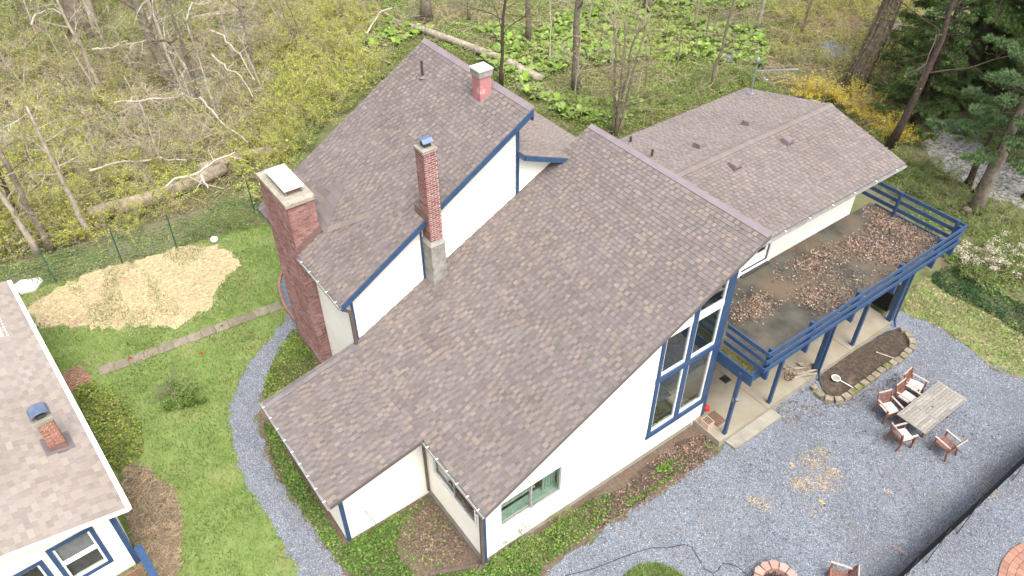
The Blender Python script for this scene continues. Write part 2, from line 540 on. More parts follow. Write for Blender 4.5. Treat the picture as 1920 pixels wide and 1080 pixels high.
def leaf_arrays(P, size, cols, tilt=0.6, aspect=0.5, sv=0.4):
    n = len(P)
    nrm = rng.normal(0, tilt, (n, 3))
    nrm[:, 2] = np.abs(nrm[:, 2]) + 0.6
    nrm /= np.linalg.norm(nrm, axis=1)[:, None]
    t = rng.normal(0, 1, (n, 3))
    t -= nrm * (t * nrm).sum(1)[:, None]
    t /= np.linalg.norm(t, axis=1)[:, None]
    b = np.cross(nrm, t)
    s = (size * rng.uniform(1 - sv, 1 + sv, n))[:, None]
    V = np.stack([P - t * s * 0.5, P + b * s * aspect * 0.5 - nrm * s * 0.06, P + t * s * 0.5, P - b * s * aspect * 0.5 - nrm * s * 0.06], 1).reshape(-1, 3)
    F = np.arange(4 * n).reshape(n, 4)
    return V, F, np.repeat(cols, 4, 0)


def leaf_obj(name, P, size, cols, material, tilt=0.6, aspect=0.5, parent=None, kind='stuff', sv=0.4):
    V, F, Cc = leaf_arrays(np.asarray(P, float), size, cols, tilt, aspect, sv)
    o = bpy.data.objects.new(name, fast_mesh(name, V, F, 4, Cc, material))
    COL.objects.link(o)
    if parent:
        attach(o, parent)
    if kind:
        o['kind'] = kind
    return o


def blade_obj(name, P, h, w, cols, material, lean=0.5, kind='stuff'):
    n = len(P)
    a = rng.uniform(0, 2 * np.pi, n)
    s = np.stack([np.cos(a), np.sin(a), np.zeros(n)], 1) * (w * rng.uniform(0.6, 1.4, n))[:, None]
    tip = P + np.stack([rng.normal(0, lean, n), rng.normal(0, lean, n), rng.uniform(0.5, 1.2, n)], 1) * (h * rng.uniform(0.5, 1.4, n))[:, None]
    V = np.stack([P - s, P + s, tip], 1).reshape(-1, 3)
    F = np.arange(3 * n).reshape(n, 3)
    o = bpy.data.objects.new(name, fast_mesh(name, V, F, 3, np.repeat(cols, 3, 0), material))
    COL.objects.link(o)
    o['kind'] = kind
    return o


def stick_arrays(P, L, w, cols, rise=0.2):
    """thin flat-sided sticks (three-sided), lying about"""
    n = len(P)
    d = np.stack([rng.normal(0, 1, n), rng.normal(0, 1, n), rng.normal(0, rise, n)], 1)
    d /= np.linalg.norm(d, axis=1)[:, None]
    s = np.cross(d, np.array([0, 0, 1.0])) + 1e-6
    s /= np.linalg.norm(s, axis=1)[:, None]
    u = np.cross(s, d)
    l = (L * rng.uniform(0.4, 1.5, n))[:, None]
    ww = (w * rng.uniform(0.6, 1.5, n))[:, None]
    a, b = P - d * l / 2, P + d * l / 2
    V = np.stack([a - s * ww, a + s * ww, a + u * ww * 1.4, b - s * ww * 0.5, b + s * ww * 0.5, b + u * ww * 0.7], 1).reshape(-1, 3)
    base = (np.arange(n) * 6)[:, None]
    F = np.concatenate([base + np.array([[0, 1, 4, 3]]), base + np.array([[1, 2, 5, 4]]), base + np.array([[2, 0, 3, 5]])], 0)
    return V, F, np.repeat(cols, 6, 0)


def stick_obj(name, P, L, w, cols, material, rise=0.2, kind='stuff'):
    V, F, Cc = stick_arrays(P, L, w, cols, rise)
    o = bpy.data.objects.new(name, fast_mesh(name, V, F, 4, Cc, material))
    COL.objects.link(o)
    o['kind'] = kind
    return o


def up3(P2, z0, z1=None):
    z = np.full(len(P2), z0) if z1 is None else rng.uniform(z0, z1, len(P2))
    return np.column_stack([P2, z])


def wobble(poly, step=0.25, amp=0.06, seed=0):
    r = random.Random(seed)
    out = []
    n = len(poly)
    for i in range(n):
        a, b = Vector(poly[i]), Vector(poly[(i + 1) % n])
        d = b - a
        k = max(1, int(d.length / step))
        nrm = Vector((-d.y, d.x)).normalized() if d.length > 0 else Vector((0, 0))
        for j in range(k):
            t = j / k
            out.append(a + d * t + nrm * (r.uniform(-amp, amp) + amp * 0.8 * math.sin((i + t) * 5.1)))
    return [(p.x, p.y) for p in out]


def smooth_poly(poly, it=2):
    for _ in range(it):
        q = []
        n = len(poly)
        for i in range(n):
            a, b = poly[i], poly[(i + 1) % n]
            q += [(a[0] * 0.75 + b[0] * 0.25, a[1] * 0.75 + b[1] * 0.25), (a[0] * 0.25 + b[0] * 0.75, a[1] * 0.25 + b[1] * 0.75)]
        poly = q
    return poly


def sheet(name, poly, z, material, amp=0.06, kind='structure', step=0.25, seed=1):
    p = wobble(poly, step, amp, seed) if amp else poly
    pts = [Vector((x, y, z)) for x, y in p]
    tris = tessellate_polygon([pts])
    me = bpy.data.meshes.new(name)
    fs = []
    for t in tris:
        a, b, c = (pts[i] for i in t)
        fs.append(t if (b - a).cross(c - a).z > 0 else (t[0], t[2], t[1]))
    me.from_pydata([tuple(q) for q in pts], [], fs)
    me.materials.append(material)
    o = bpy.data.objects.new(name, me)
    COL.objects.link(o)
    o['kind'] = kind
    return o


# ================================================================== ground and setting
NO = Vector((0, 0, 1))
big = MB()
big.poly([(-420, -420, -0.012), (420, -420, -0.012), (420, 420, -0.012), (-420, 420, -0.012)])
big.build('ground', M['woods'], kind='structure')

LAWN = smooth_poly(xy([(20, 545), (106, 528), (230, 492), (330, 464), (420, 440), (520, 410), (620, 470), (640, 600), (560, 600), (500, 690), (470, 760), (480, 850), (560, 960), (640, 1085), (600, 1120), (300, 1120), (200, 1000), (80, 800)]), 2)
sheet('lawn', LAWN, 0.0, M['lawn'], amp=0.12, seed=3)
STRAW = smooth_poly(xy([(48, 575), (100, 548), (180, 503), (270, 486), (335, 462), (400, 456), (452, 486), (445, 505), (408, 528), (408, 572), (372, 590), (322, 620), (285, 608), (205, 617), (120, 613), (62, 606)]), 2)
sheet('straw_patch', STRAW, 0.008, M['straw'], amp=0.14, step=0.2, seed=5)
PATH = smooth_poly(xy([(522, 512), (527, 560), (545, 590), (505, 640), (460, 690), (432, 760), (432, 810), (450, 880), (490, 950), (530, 1010), (565, 1085), (570, 1130), (680, 1130), (640, 1075), (602, 1005), (550, 945), (508, 880), (484, 815), (480, 770), (500, 700), (535, 650), (580, 600), (600, 560), (570, 510)]), 1)
sheet('gravel_path', PATH, 0.012, M['gravel'], amp=0.09, step=.12, seed=7)
BED = smooth_poly(xy([(575, 600), (520, 660), (490, 735), (486, 800), (510, 870), (550, 935), (604, 1000), (645, 1075), (690, 1130), (980, 1130), (1020, 1072), (1085, 1027), (1150, 982), (1195, 950), (1272, 897), (1350, 845), (1320, 770), (1000, 900), (800, 800), (700, 650)]), 1)
sheet('planting_bed', BED, 0.004, M['mulch'], amp=0.07, seed=9)
DARKBED = smooth_poly(xy([(1095, 1005), (1120, 950), (1160, 915), (1215, 870), (1280, 828), (1330, 806), (1345, 838), (1268, 893), (1193, 944), (1140, 982)]), 2)
sheet('bed_soil', DARKBED, 0.010, M['soil'], amp=0.09, seed=10)
YARD = xy([(1000, 1130), (1025, 1072), (1090, 1025), (1152, 982), (1197, 950), (1274, 897), (1350, 846), (1420, 700), (1600, 600), (1690, 585), (1740, 603), (1800, 640), (1838, 672), (1858, 692), (1920, 712), (2100, 780), (2500, 1130), (2400, 1900), (300, 1900), (600, 1300)])
sheet('gravel_yard', YARD, 0.006, M['gravel'], amp=0.09, seed=11)
GPATCH = smooth_poly(xy([(1150, 1100), (1180, 1068), (1205, 1057), (1238, 1056), (1272, 1072), (1300, 1100), (1260, 1160), (1180, 1160)]), 1)
sheet('grass_island', GPATCH, 0.014, M['lawn'], amp=0.05, seed=12)
VERGE = smooth_poly(xy([(1690, 587), (1720, 520), (1780, 520), (1850, 570), (1960, 640), (2100, 760), (1960, 735), (1858, 692), (1838, 672), (1800, 640), (1740, 603)]), 1)
sheet('grass_verge', VERGE, 0.002, M['lawn'], amp=0.1, seed=13)
ROAD = smooth_poly(xy([(1725, 262), (1770, 215), (1830, 240), (1850, 285), (1925, 325), (2060, 380), (2060, 440), (1925, 393), (1850, 368), (1795, 340), (1745, 305)]), 1)
sheet('stone_road', ROAD, 0.004, M['road'], amp=0.15, seed=14)
for i, pg in enumerate([[(300, 150), (345, 130), (410, 150), (425, 190), (390, 222), (330, 205)], [(100, 165), (135, 158), (150, 172), (120, 182)], [(-30, 238), (20, 225), (40, 255), (0, 285), (-30, 280)], [(400, 40), (470, 30), (500, 55), (490, 80), (430, 75)], [(1538, 80), (1570, 70), (1600, 85), (1590, 112), (1550, 112)], [(1350, 95), (1375, 88), (1388, 108), (1362, 120)], [(80, 260), (130, 250), (140, 275), (95, 285)]]):
    sheet('water', smooth_poly(xy(pg), 2), 0.0 + 0.002 * (i % 2), M['water'], amp=0.2, seed=20 + i)
sheet('leaf_litter', smooth_poly(xy([(1515, 42), (1545, 22), (1600, 25), (1622, 45), (1610, 66), (1560, 68), (1525, 62)]), 2), 0.0, M['litter'], amp=0.25, seed=31)
sheet('dry_grass', smooth_poly(xy([(225, 885), (262, 868), (290, 900), (330, 920), (340, 1000), (338, 1085), (290, 1100), (255, 1030), (235, 950)]), 2), 0.010, M['dry_grass'], amp=0.14, step=.2, seed=33)

# stepping slabs from the brick landing to the chimney
A, B = at(186, 698), at(527, 572)
n = 13
ax = (B - A).normalized()
sx = Vector((-ax.y, ax.x, 0))
walk = thing('garden_path', 'narrow path of worn stone slabs crossing the lawn to the big chimney', 'path', loc=A)
for i in range(n):
    L = (B - A).length / n
    a, b = A + ax * (L * i + 0.012), A + ax * (L * (i + 1) - 0.012)
    w0, w1 = 0.235 + random.uniform(-.02, .02), 0.235 + random.uniform(-.02, .02)
    off = sx * random.uniform(-.025, .025)
    mb = MB()
    z0, z1 = 0.0, 0.032 + random.uniform(-.008, .008)
    q = [a - sx * w0 + off, b - sx * w0 + off, b + sx * w1 + off, a + sx * w1 + off]
    mb.hexa([p + NO * z0 for p in q], [p + NO * z1 for p in q])
    mb.build('slab', M['path_stone'], walk)

# brick landing by the cottage
pad = thing('brick_landing', 'small red brick landing beside the cottage eave', 'paving', loc=at(145, 708))
q = [at(113, 703), at(133, 737), at(178, 712), at(150, 684)]
for r in range(9):
    for c in range(5):
        u0, u1 = (c + (0.5 if r % 2 else 0) - 0.25) / 5, (c + 1 + (0.5 if r % 2 else 0) - 0.25) / 5
        u0, u1 = max(u0, 0) + 0.012, min(u1, 1) - 0.012
        if u1 - u0 < 0.05:
            continue
        v0, v1 = r / 9 + 0.012, (r + 1) / 9 - 0.012
        P = lambda s, t: q[0].lerp(q[3], t).lerp(q[1].lerp(q[2], t), s)
        z = 0.035 + random.uniform(-.007, .007)
        ring = [P(v0, u0), P(v1, u0), P(v1, u1), P(v0, u1)]
        mb = MB()
        mb.hexa([p + NO * 0.0 for p in ring], [p + NO * z for p in ring])
        mb.build('brick', M['paver'], pad)

# brick edging round the chimney gravel
edge = thing('brick_edging', 'curved terracotta brick edging round the gravel at the big chimney', 'edging', loc=at(527, 560))
ep = [at(*p) for p in [(540, 502), (528, 515), (524, 530), (525, 548), (530, 565), (538, 582), (549, 596), (560, 607)]]
for a, b in zip(ep, ep[1:]):
    k = max(1, round((b - a).length / 0.22))
    for i in range(k):
        mb = MB()
        mb.bar(a.lerp(b, i / k) + NO * 0.05, a.lerp(b, (i + 0.93) / k) + NO * 0.05, 0.1, 0.12)
        mb.build('brick', M['paver'], edge)


# ================================================================== house
house = thing('house', 'white clapboard house with brown shingled shed roofs and blue trim', 'house', loc=(-3.5, 4, 0))
CAMT = CAM


class Frame:
    """a plane with origin, two directions in it and its normal"""
    def __init__(self, o, u, v):
        self.o, self.u, self.v = Vector(o), Vector(u).normalized(), Vector(v).normalized()
        self.n = self.u.cross(self.v).normalized()

    def __call__(self, a, b, d=0.0):
        return self.o + self.u * a + self.v * b + self.n * d


PAL = [(0.156, 0.134, 0.127), (0.168, 0.144, 0.136), (0.178, 0.153, 0.144), (0.147, 0.127, 0.122), (0.163, 0.143, 0.141), (0.184, 0.157, 0.146)]
TAN = [(0.203, 0.169, 0.147), (0.194, 0.162, 0.142), (0.213, 0.177, 0.153), (0.187, 0.156, 0.139)]


def shingles(F, poly, expo=0.143, w=(0.085, 0.145), pal=PAL, tan=TAN, ptan=0.26, holes=(), th=0.019, tone=1.0):
    """list of (corner points 8, colour, centre) for every shingle tab of a roof plane"""
    us = [p[0] for p in poly]
    vs = [p[1] for p in poly]
    out = []
    rows = int(round((max(vs) - min(vs)) / expo))
    expo = (max(vs) - min(vs)) / rows
    n = len(poly)
    run = 0
    tooth = True
    for r in range(rows):
        v0 = min(vs) + r * expo
        vm = v0 + expo * 0.5
        xs = []
        for i in range(n):
            a, b = poly[i], poly[(i + 1) % n]
            if (a[1] > vm) != (b[1] > vm):
                xs.append(a[0] + (vm - a[1]) * (b[0] - a[0]) / (b[1] - a[1]))
        xs.sort()
        for k in range(0, len(xs) - 1, 2):
            u, ue = xs[k], xs[k + 1]
            u -= random.uniform(0, 0.1)
            while u < ue - 0.01:
                ww = random.uniform(*w)
                tooth = not tooth if random.random() < 0.9 else tooth
                ww *= 1.12 if tooth else 0.72
                a, b = max(u, xs[k]), min(u + ww, ue)
                u += ww
                if b - a < 0.012:
                    continue
                cu = (a + b) / 2
                if any(h[0] < cu < h[1] and h[2] < vm < h[3] for h in holes):
                    continue
                if run > 0:
                    run -= 1
                    c = random.choice(tan) if tooth else random.choice(pal)
                elif tooth and random.random() < ptan * 0.7:
                    run = random.choice((0, 0, 2, 4))
                    c = random.choice(tan)
                else:
                    c = random.choice(pal)
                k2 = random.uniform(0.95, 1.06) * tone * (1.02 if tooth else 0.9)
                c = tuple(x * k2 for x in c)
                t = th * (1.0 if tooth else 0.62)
                g = 0.0025
                out.append(([F(a + g, v0, -0.002), F(b - g, v0, -0.002), F(b - g, v0 + expo + 0.01, -0.002), F(a + g, v0 + expo + 0.01, -0.002), F(a + g, v0, t), F(b - g, v0, t), F(b - g, v0 + expo + 0.01, 0.003), F(a + g, v0 + expo + 0.01, 0.003)], c, F(cu, vm)))
    return out


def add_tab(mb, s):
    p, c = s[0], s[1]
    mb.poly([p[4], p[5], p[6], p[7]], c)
    mb.poly([p[0], p[1], p[5], p[4]], tuple(x * .4 for x in c))  # cut asphalt edge, darkened so the course's shadow line is in its colour
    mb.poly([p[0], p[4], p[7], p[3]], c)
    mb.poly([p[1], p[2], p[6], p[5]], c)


def finish_shingles(sets, thing_limit):
    """sets: list of (part, list); the nearest tabs become objects, the rest one joined part of each roof"""
    allp = sorted(((s[2] - CAMT).length, i, j) for i, (_, l) in enumerate(sets) for j, s in enumerate(l))
    near = set((i, j) for _, i, j in allp[:thing_limit])
    for i, (part, l) in enumerate(sets):
        rest = MB()
        for j, s in enumerate(l):
            if (i, j) in near:
                mb = MB()
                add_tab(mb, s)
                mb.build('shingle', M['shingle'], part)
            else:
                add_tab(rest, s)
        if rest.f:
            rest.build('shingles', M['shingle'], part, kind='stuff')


def slab_roof(name, ring, th=0.16, m=None, parent=None):
    """ring: the roof plane's outline (counter-clockwise from above); a slab hanging th below it"""
    mb = MB()
    top = [Vector(p) - NO * 0.004 for p in ring]
    mb.prism([p - NO * th for p in top], (0, 0, th))
    return mb.build(name, m or M['roof_under'], parent or house)


# --- roof planes (measured)
S1 = 0.482
fz = lambda y: 3.257 + S1 * (y + 0.219)          # front roof height
ez = lambda y: 3.257 + 0.2 * (y + 0.219)         # low extension
tz = lambda y: 5.262 + 0.594 * (y + 0.308)       # tall roof
lz = lambda y: 8.06 - 0.4167 * (y - 6.4)         # rear low roof
FXL, FXR, FYE, FYR = -7.07, 0.47, -0.219, 9.451
TXL, TXR, TYE, TYR = -13.10, -6.785, -0.308, 6.797
front_roof = slab_roof('front_roof', [(FXL, FYE, fz(FYE)), (FXR, FYE, fz(FYE)), (FXR, FYR, fz(FYR)), (FXL, FYR, fz(FYR))])
ext_roof = slab_roof('extension_roof', [(-7.05, -3.216, ez(-3.216)), (-2.55, -3.216, ez(-3.216)), (-2.55, FYE - 0.003, ez(FYE)), (-7.05, FYE - 0.003, ez(FYE))])
tall_roof = slab_roof('tall_roof', [(TXL, TYE, tz(TYE)), (-12.15, TYE, tz(TYE)), (-12.15, 0.68, tz(0.68)), (-9.75, 0.68, tz(0.68)), (-9.75, TYE, tz(TYE)), (TXR, TYE, tz(TYE)), (TXR, TYR, tz(TYR)), (TXL, TYR, tz(TYR))])
low_roof = slab_roof('rear_roof', [(-12.9, 6.40, lz(6.40)), (-6.64, 6.40, lz(6.40)), (-6.64, 8.22, lz(8.22)), (-7.09, 8.22, lz(8.22)), (-7.09, 10.2, lz(10.2)), (-12.9, 10.2, lz(10.2))])
WXE, WXR, WXF, WY1, WZE, WZR = -1.0, -4.461, -8.39, 19.34, 5.809, 6.704
ws = (WZR - WZE) / (WXE - WXR)
wf = (WZR - WZE) / (WXR - WXF)
wing_roof = slab_roof('wing_roof', [(WXR, 9.0, WZR), (WXE, 9.0, WZE), (WXE, WY1, WZE), (WXR, WY1, WZR)])
slab_roof('wing_roof_rear', [(WXF, 9.0, WZE), (WXR - 0.002, 9.0, WZR), (WXR - 0.002, WY1, WZR), (WXF, WY1, WZE)], parent=house)
wing_rear = house.children[-1] if False else bpy.data.objects['wing_roof_rear']

k1, k2, k3, k4 = (math.hypot(1, s) for s in (S1, 0.2, 0.594, 0.4167))
FF = Frame((FXL, FYE, fz(FYE)), (1, 0, 0), (0, 1, S1))
FE = Frame((-7.05, -3.216, ez(-3.216)), (1, 0, 0), (0, 1, 0.2))
FT = Frame((TXL, TYE, tz(TYE)), (1, 0, 0), (0, 1, 0.594))
FL = Frame((-6.64, 10.2, lz(10.2)), (-1, 0, 0), (0, -1, 0.4167))
FW1 = Frame((WXE, 9.0, WZE), (0, 1, 0), (-1, 0, ws))
FW2 = Frame((WXF, WY1, WZE), (0, -1, 0), (1, 0, wf))
Lf = (FYR - FYE) * k1
Lt = (TYR - TYE) * k3
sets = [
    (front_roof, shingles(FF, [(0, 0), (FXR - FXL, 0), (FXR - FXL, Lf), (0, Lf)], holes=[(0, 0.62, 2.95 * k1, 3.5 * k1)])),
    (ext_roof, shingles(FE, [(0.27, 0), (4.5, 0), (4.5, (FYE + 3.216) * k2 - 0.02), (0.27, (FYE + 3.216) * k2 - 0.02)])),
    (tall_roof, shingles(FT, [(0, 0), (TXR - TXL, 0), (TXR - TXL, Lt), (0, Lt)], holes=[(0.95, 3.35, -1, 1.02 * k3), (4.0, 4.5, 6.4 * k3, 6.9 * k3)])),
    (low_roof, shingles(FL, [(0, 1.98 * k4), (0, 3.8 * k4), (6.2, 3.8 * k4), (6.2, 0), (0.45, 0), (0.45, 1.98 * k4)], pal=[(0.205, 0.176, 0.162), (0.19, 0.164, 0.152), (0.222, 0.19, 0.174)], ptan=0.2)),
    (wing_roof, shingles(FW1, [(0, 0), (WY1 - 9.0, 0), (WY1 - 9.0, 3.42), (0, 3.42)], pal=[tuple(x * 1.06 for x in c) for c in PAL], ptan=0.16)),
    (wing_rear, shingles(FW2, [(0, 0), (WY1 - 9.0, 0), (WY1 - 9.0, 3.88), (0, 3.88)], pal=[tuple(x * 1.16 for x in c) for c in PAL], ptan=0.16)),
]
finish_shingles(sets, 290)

# fold between front roof and extension is open behind the tabs: a narrow filler strip
# ridge and rake trim
mb = MB()
for k in range(5):
    a, b = FXL + (FXR - FXL) * k / 5, FXL + (FXR - FXL) * (k + 1) / 5 - 0.006
    mb.hexa([(a, FYR - 0.13, fz(FYR - 0.13) + 0.003), (b, FYR - 0.13, fz(FYR - 0.13) + 0.003), (b, FYR + 0.05, fz(FYR) - 0.2), (a, FYR + 0.05, fz(FYR) - 0.2)],
            [(a, FYR - 0.13, fz(FYR - 0.13) + 0.028), (b, FYR - 0.13, fz(FYR - 0.13) + 0.028), (b, FYR + 0.05, fz(FYR + .05) + 0.03), (a, FYR + 0.05, fz(FYR + .05) + 0.03)])
mb.build('ridge_cap', M['cap_mauve'], front_roof)
mb = MB()
for k in range(5):
    a, b = TXL + (TXR - TXL) * k / 5, TXL + (TXR - TXL) * (k + 1) / 5 - 0.006
    mb.hexa([(a, TYR - 0.13, tz(TYR - 0.13) + 0.003), (b, TYR - 0.13, tz(TYR - 0.13) + 0.003), (b, TYR + 0.05, tz(TYR) - 0.2), (a, TYR + 0.05, tz(TYR) - 0.2)],
            [(a, TYR - 0.13, tz(TYR - 0.13) + 0.028), (b, TYR - 0.13, tz(TYR - 0.13) + 0.028), (b, TYR + 0.05, tz(TYR + .05) + 0.03), (a, TYR + 0.05, tz(TYR + .05) + 0.03)])
mb.build('ridge_cap', M['cap_mauve'], tall_roof)
# ridge vent band of the wing: cap shingles laid along the ridge
for k in range(34):
    y0 = 9.3 + (WY1 - 9.3) * k / 34
    y1 = 9.3 + (WY1 - 9.3) * (k + 1) / 34 - 0.004
    mb = MB()
    t = 0.03 + 0.006 * (k % 2)
    c = random.choice([(0.178, 0.152, 0.141), (0.17, 0.147, 0.138), (0.186, 0.159, 0.147)])
    mb.poly([(WXR + 0.17, y0, WZR - 0.17 * ws + t), (WXR + 0.17, y1, WZR - 0.17 * ws + t), (WXR, y1, WZR + t + 0.01), (WXR, y0, WZR + t + 0.01)], c)
    mb.poly([(WXR, y0, WZR + t + 0.01), (WXR, y1, WZR + t + 0.01), (WXR - 0.17, y1, WZR - 0.17 * wf + t), (WXR - 0.17, y0, WZR - 0.17 * wf + t)], c)
    mb.poly([(WXR + 0.17, y0, WZR - 0.17 * ws - 0.01), (WXR + 0.17, y1, WZR - 0.17 * ws - 0.01), (WXR + 0.17, y1, WZR - 0.17 * ws + t), (WXR + 0.17, y0, WZR - 0.17 * ws + t)], c)
    mb.poly([(WXR - 0.17, y1, WZR - 0.17 * wf - 0.01), (WXR - 0.17, y0, WZR - 0.17 * wf - 0.01), (WXR - 0.17, y0, WZR - 0.17 * wf + t), (WXR - 0.17, y1, WZR - 0.17 * wf + t)], c)
    mb.build('ridge_shingle', M['shingle'], wing_roof)
# extension: metal rake cap and the narrow shingled strip outside it
mb = MB()
mb.hexa([(-6.92, -3.22, ez(-3.22)), (-6.78, -3.22, ez(-3.22)), (-6.78, 0.03, ez(0.03)), (-6.92, 0.03, ez(0.03))], [(-6.92, -3.22, ez(-3.22) + 0.06), (-6.78, -3.22, ez(-3.22) + 0.03), (-6.78, 0.03, ez(0.03) + 0.03), (-6.92, 0.03, ez(0.03) + 0.06)])
mb.build('rake_cap', M['cap_grey'], ext_roof)
for k in range(9):
    y0 = -3.216 + 3.25 * k / 9
    y1 = -3.216 + 3.25 * (k + 1) / 9 - 0.008
    mb = MB()
    c = random.choice(PAL + TAN[:1])
    mb.hexa([(-7.16, y0, ez(y0) - 0.06), (-6.925, y0, ez(y0)), (-6.925, y1, ez(y1)), (-7.16, y1, ez(y1) - 0.06)], [(-7.16, y0, ez(y0) - 0.035), (-6.925, y0, ez(y0) + 0.022), (-6.925, y1, ez(y1) + 0.012), (-7.16, y1, ez(y1) - 0.045)], c)
    mb.build('edge_shingle', M['shingle'], ext_roof)


def rake_board(name, x, y0, y1, zf, h, th, m, parent, drop=0.02):
    mb = MB()
    mb.prism([(x, y0, zf(y0) - drop - h), (x, y1, zf(y1) - drop - h), (x, y1, zf(y1) - drop), (x, y0, zf(y0) - drop)], (th, 0, 0))
    return mb.build(name, m, parent)


rake_board('rake_board', TXR + 0.002, TYE, TYR, tz, 0.21, 0.03, M['blue'], tall_roof, 0.016)
rake_board('rake_board', TXL - 0.032, TYE, TYR, tz, 0.21, 0.03, M['blue'], tall_roof, 0.016)
rake_board('rake_board', FXR + 0.002, FYE, FYR, fz, 0.03, 0.02, M['drip'], front_roof, 0.0)
rake_board('rake_board', -2.55 + 0.002, -3.216, FYE - 0.03, ez, 0.05, 0.02, M['drip'], ext_roof, 0.0)
rake_board('rake_board', -6.64 + 0.002, 6.40, 8.28, lz, 0.17, 0.03, M['blue'], low_roof, 0.012)
mb = MB()
mb.box(TXL, TXR, TYR + 0.0, TYR + 0.03, tz(TYR) - 0.42, tz(TYR) - 0.17)
mb.build('ridge_board', M['blue'], tall_roof)
mb = MB()
mb.box(-7.05, -6.642, 6.37, 6.398, lz(6.4) - 0.19, lz(6.4) - 0.012)
mb.build('return_board', M['blue'], low_roof)


def gutter(name, a, b, parent, out=Vector((0, -1, 0)), m=None, n_br=6, w=0.085):
    """open trough with brackets along the eave from a to b, hanging on the outer side"""
    a, b = Vector(a), Vector(b)
    d = (b - a).normalized()
    o = Vector(out)
    prof = [(0.002, 0.0), (0.002, -0.09), (w, -0.09), (w, 0.01), (w - 0.012, 0.01), (w - 0.012, -0.078), (0.014, -0.078), (0.014, 0.0)]
    mb = MB()
    pts = [a + o * x + NO * z for x, z in prof]
    mb.prism(pts if d.dot(o.cross(NO)) < 0 else list(reversed(pts)), b - a)
    g = mb.build(name, m or M['gutter'], parent)
    for k in range(n_br):
        t = (k + 0.5) / n_br
        p = a.lerp(b, t)
        mb = MB()
        mb.bar(p + o * 0.004 + NO * 0.014, p + o * (w + 0.004) + NO * 0.014, 0.035, 0.008)
        mb.build('bracket', M['white'], g)
    return g


gutter('gutter', (-7.16, -3.216, ez(-3.216) - 0.03), (-2.53, -3.216, ez(-3.216) - 0.03), house, n_br=9)
gutter('gutter', (-2.52, FYE, fz(FYE) - 0.03), (FXR, FYE, fz(FYE) - 0.03), house, n_br=6)
gutter('gutter', (-9.72, TYE, tz(TYE) - 0.03), (TXR + 0.02, TYE, tz(TYE) - 0.03), house, n_br=5)
gutter('gutter', (WXE, 9.55, WZE - 0.03), (WXE, WY1, WZE - 0.03), house, out=Vector((1, 0, 0)), n_br=8)


# --- walls
def wall(name, F, outline, holes=(), th=0.14, m=None, parent=None):
    """upright slab (outline in wall coordinates), its face at d = 0, with real openings"""
    lines = [[Vector((p[0], p[1], 0)) for p in outline]] + [[Vector((p[0], p[1], 0)) for p in h] for h in holes]
    tris = tessellate_polygon(lines)
    flat = [p for l in lines for p in l]
    mb = MB()
    for t in tris:
        a, b, c = (flat[i] for i in t)
        if (b - a).cross(c - a).z < 0:
            b, c = c, b
        mb.poly([F(p.x, p.y, 0) for p in (a, b, c)])
        mb.poly([F(p.x, p.y, -th) for p in (a, c, b)])
    for l in lines:
        for i in range(len(l)):
            a, b = l[i], l[(i + 1) % len(l)]
            mb.poly([F(a.x, a.y, 0), F(a.x, a.y, -th), F(b.x, b.y, -th), F(b.x, b.y, 0)])
    return mb.build(name, m or M['siding'], parent or house)


def clapboards(F, outline, z0, z1, part, holes=(), expo=0.18, m=None):
    """boards clipped to the wall's outline; every board a piece of its own"""
    def span(z):
        xs = []
        n = len(outline)
        for i in range(n):
            a, b = outline[i], outline[(i + 1) % n]
            if (a[1] > z) != (b[1] > z):
                xs.append(a[0] + (z - a[1]) * (b[0] - a[0]) / (b[1] - a[1]))
        return (min(xs), max(xs)) if len(xs) >= 2 else None
    z = z0
    while z < z1 - 0.02:
        zt = min(z + expo, z1)
        s0, s1 = span(z + 0.003), span(zt - 0.003)
        if s0 and not s1:
            s1 = ((s0[0] + s0[1]) / 2 - .01, (s0[0] + s0[1]) / 2 + .01)
        if s0 and s1:
            spans = [(s0[0], s0[1], s1[0], s1[1])]
            for h in holes:
                hu0, hu1, hz0, hz1 = h
                if hz0 < (z + zt) / 2 < hz1:
                    new = []
                    for (a, b, c, d) in spans:
                        if b <= hu0 or a >= hu1:
                            new.append((a, b, c, d))
                            continue
                        if a < hu0 - 0.02:
                            new.append((a, hu0, min(c, hu0 - .01), hu0))
                        if b > hu1 + 0.02:
                            new.append((hu1, b, hu1, max(d, hu1 + .01)))
                    spans = new
            for (a, b, c, d) in spans:
                if b - a < 0.03:
                    continue
                mb = MB()
                mb.hexa([F(a, z, 0.001), F(b, z, 0.001), F(b, z, 0.026), F(a, z, 0.026)], [F(c, zt, 0.001), F(d, zt, 0.001), F(d, zt, 0.006), F(c, zt, 0.006)])
                mb.build('siding_board', m or M['siding'], part)
        z = zt


def trim(F, u0, u1, z0, z1, m, part, name='trim', d0=0.028, d1=0.05):
    mb = MB()
    mb.hexa([F(u0, z0, d0), F(u1, z0, d0), F(u1, z0, d1), F(u0, z0, d1)], [F(u0, z1, d0), F(u1, z1, d0), F(u1, z1, d1), F(u0, z1, d1)])
    return mb.build(name, m, part)


Z = (0, 0, 1)
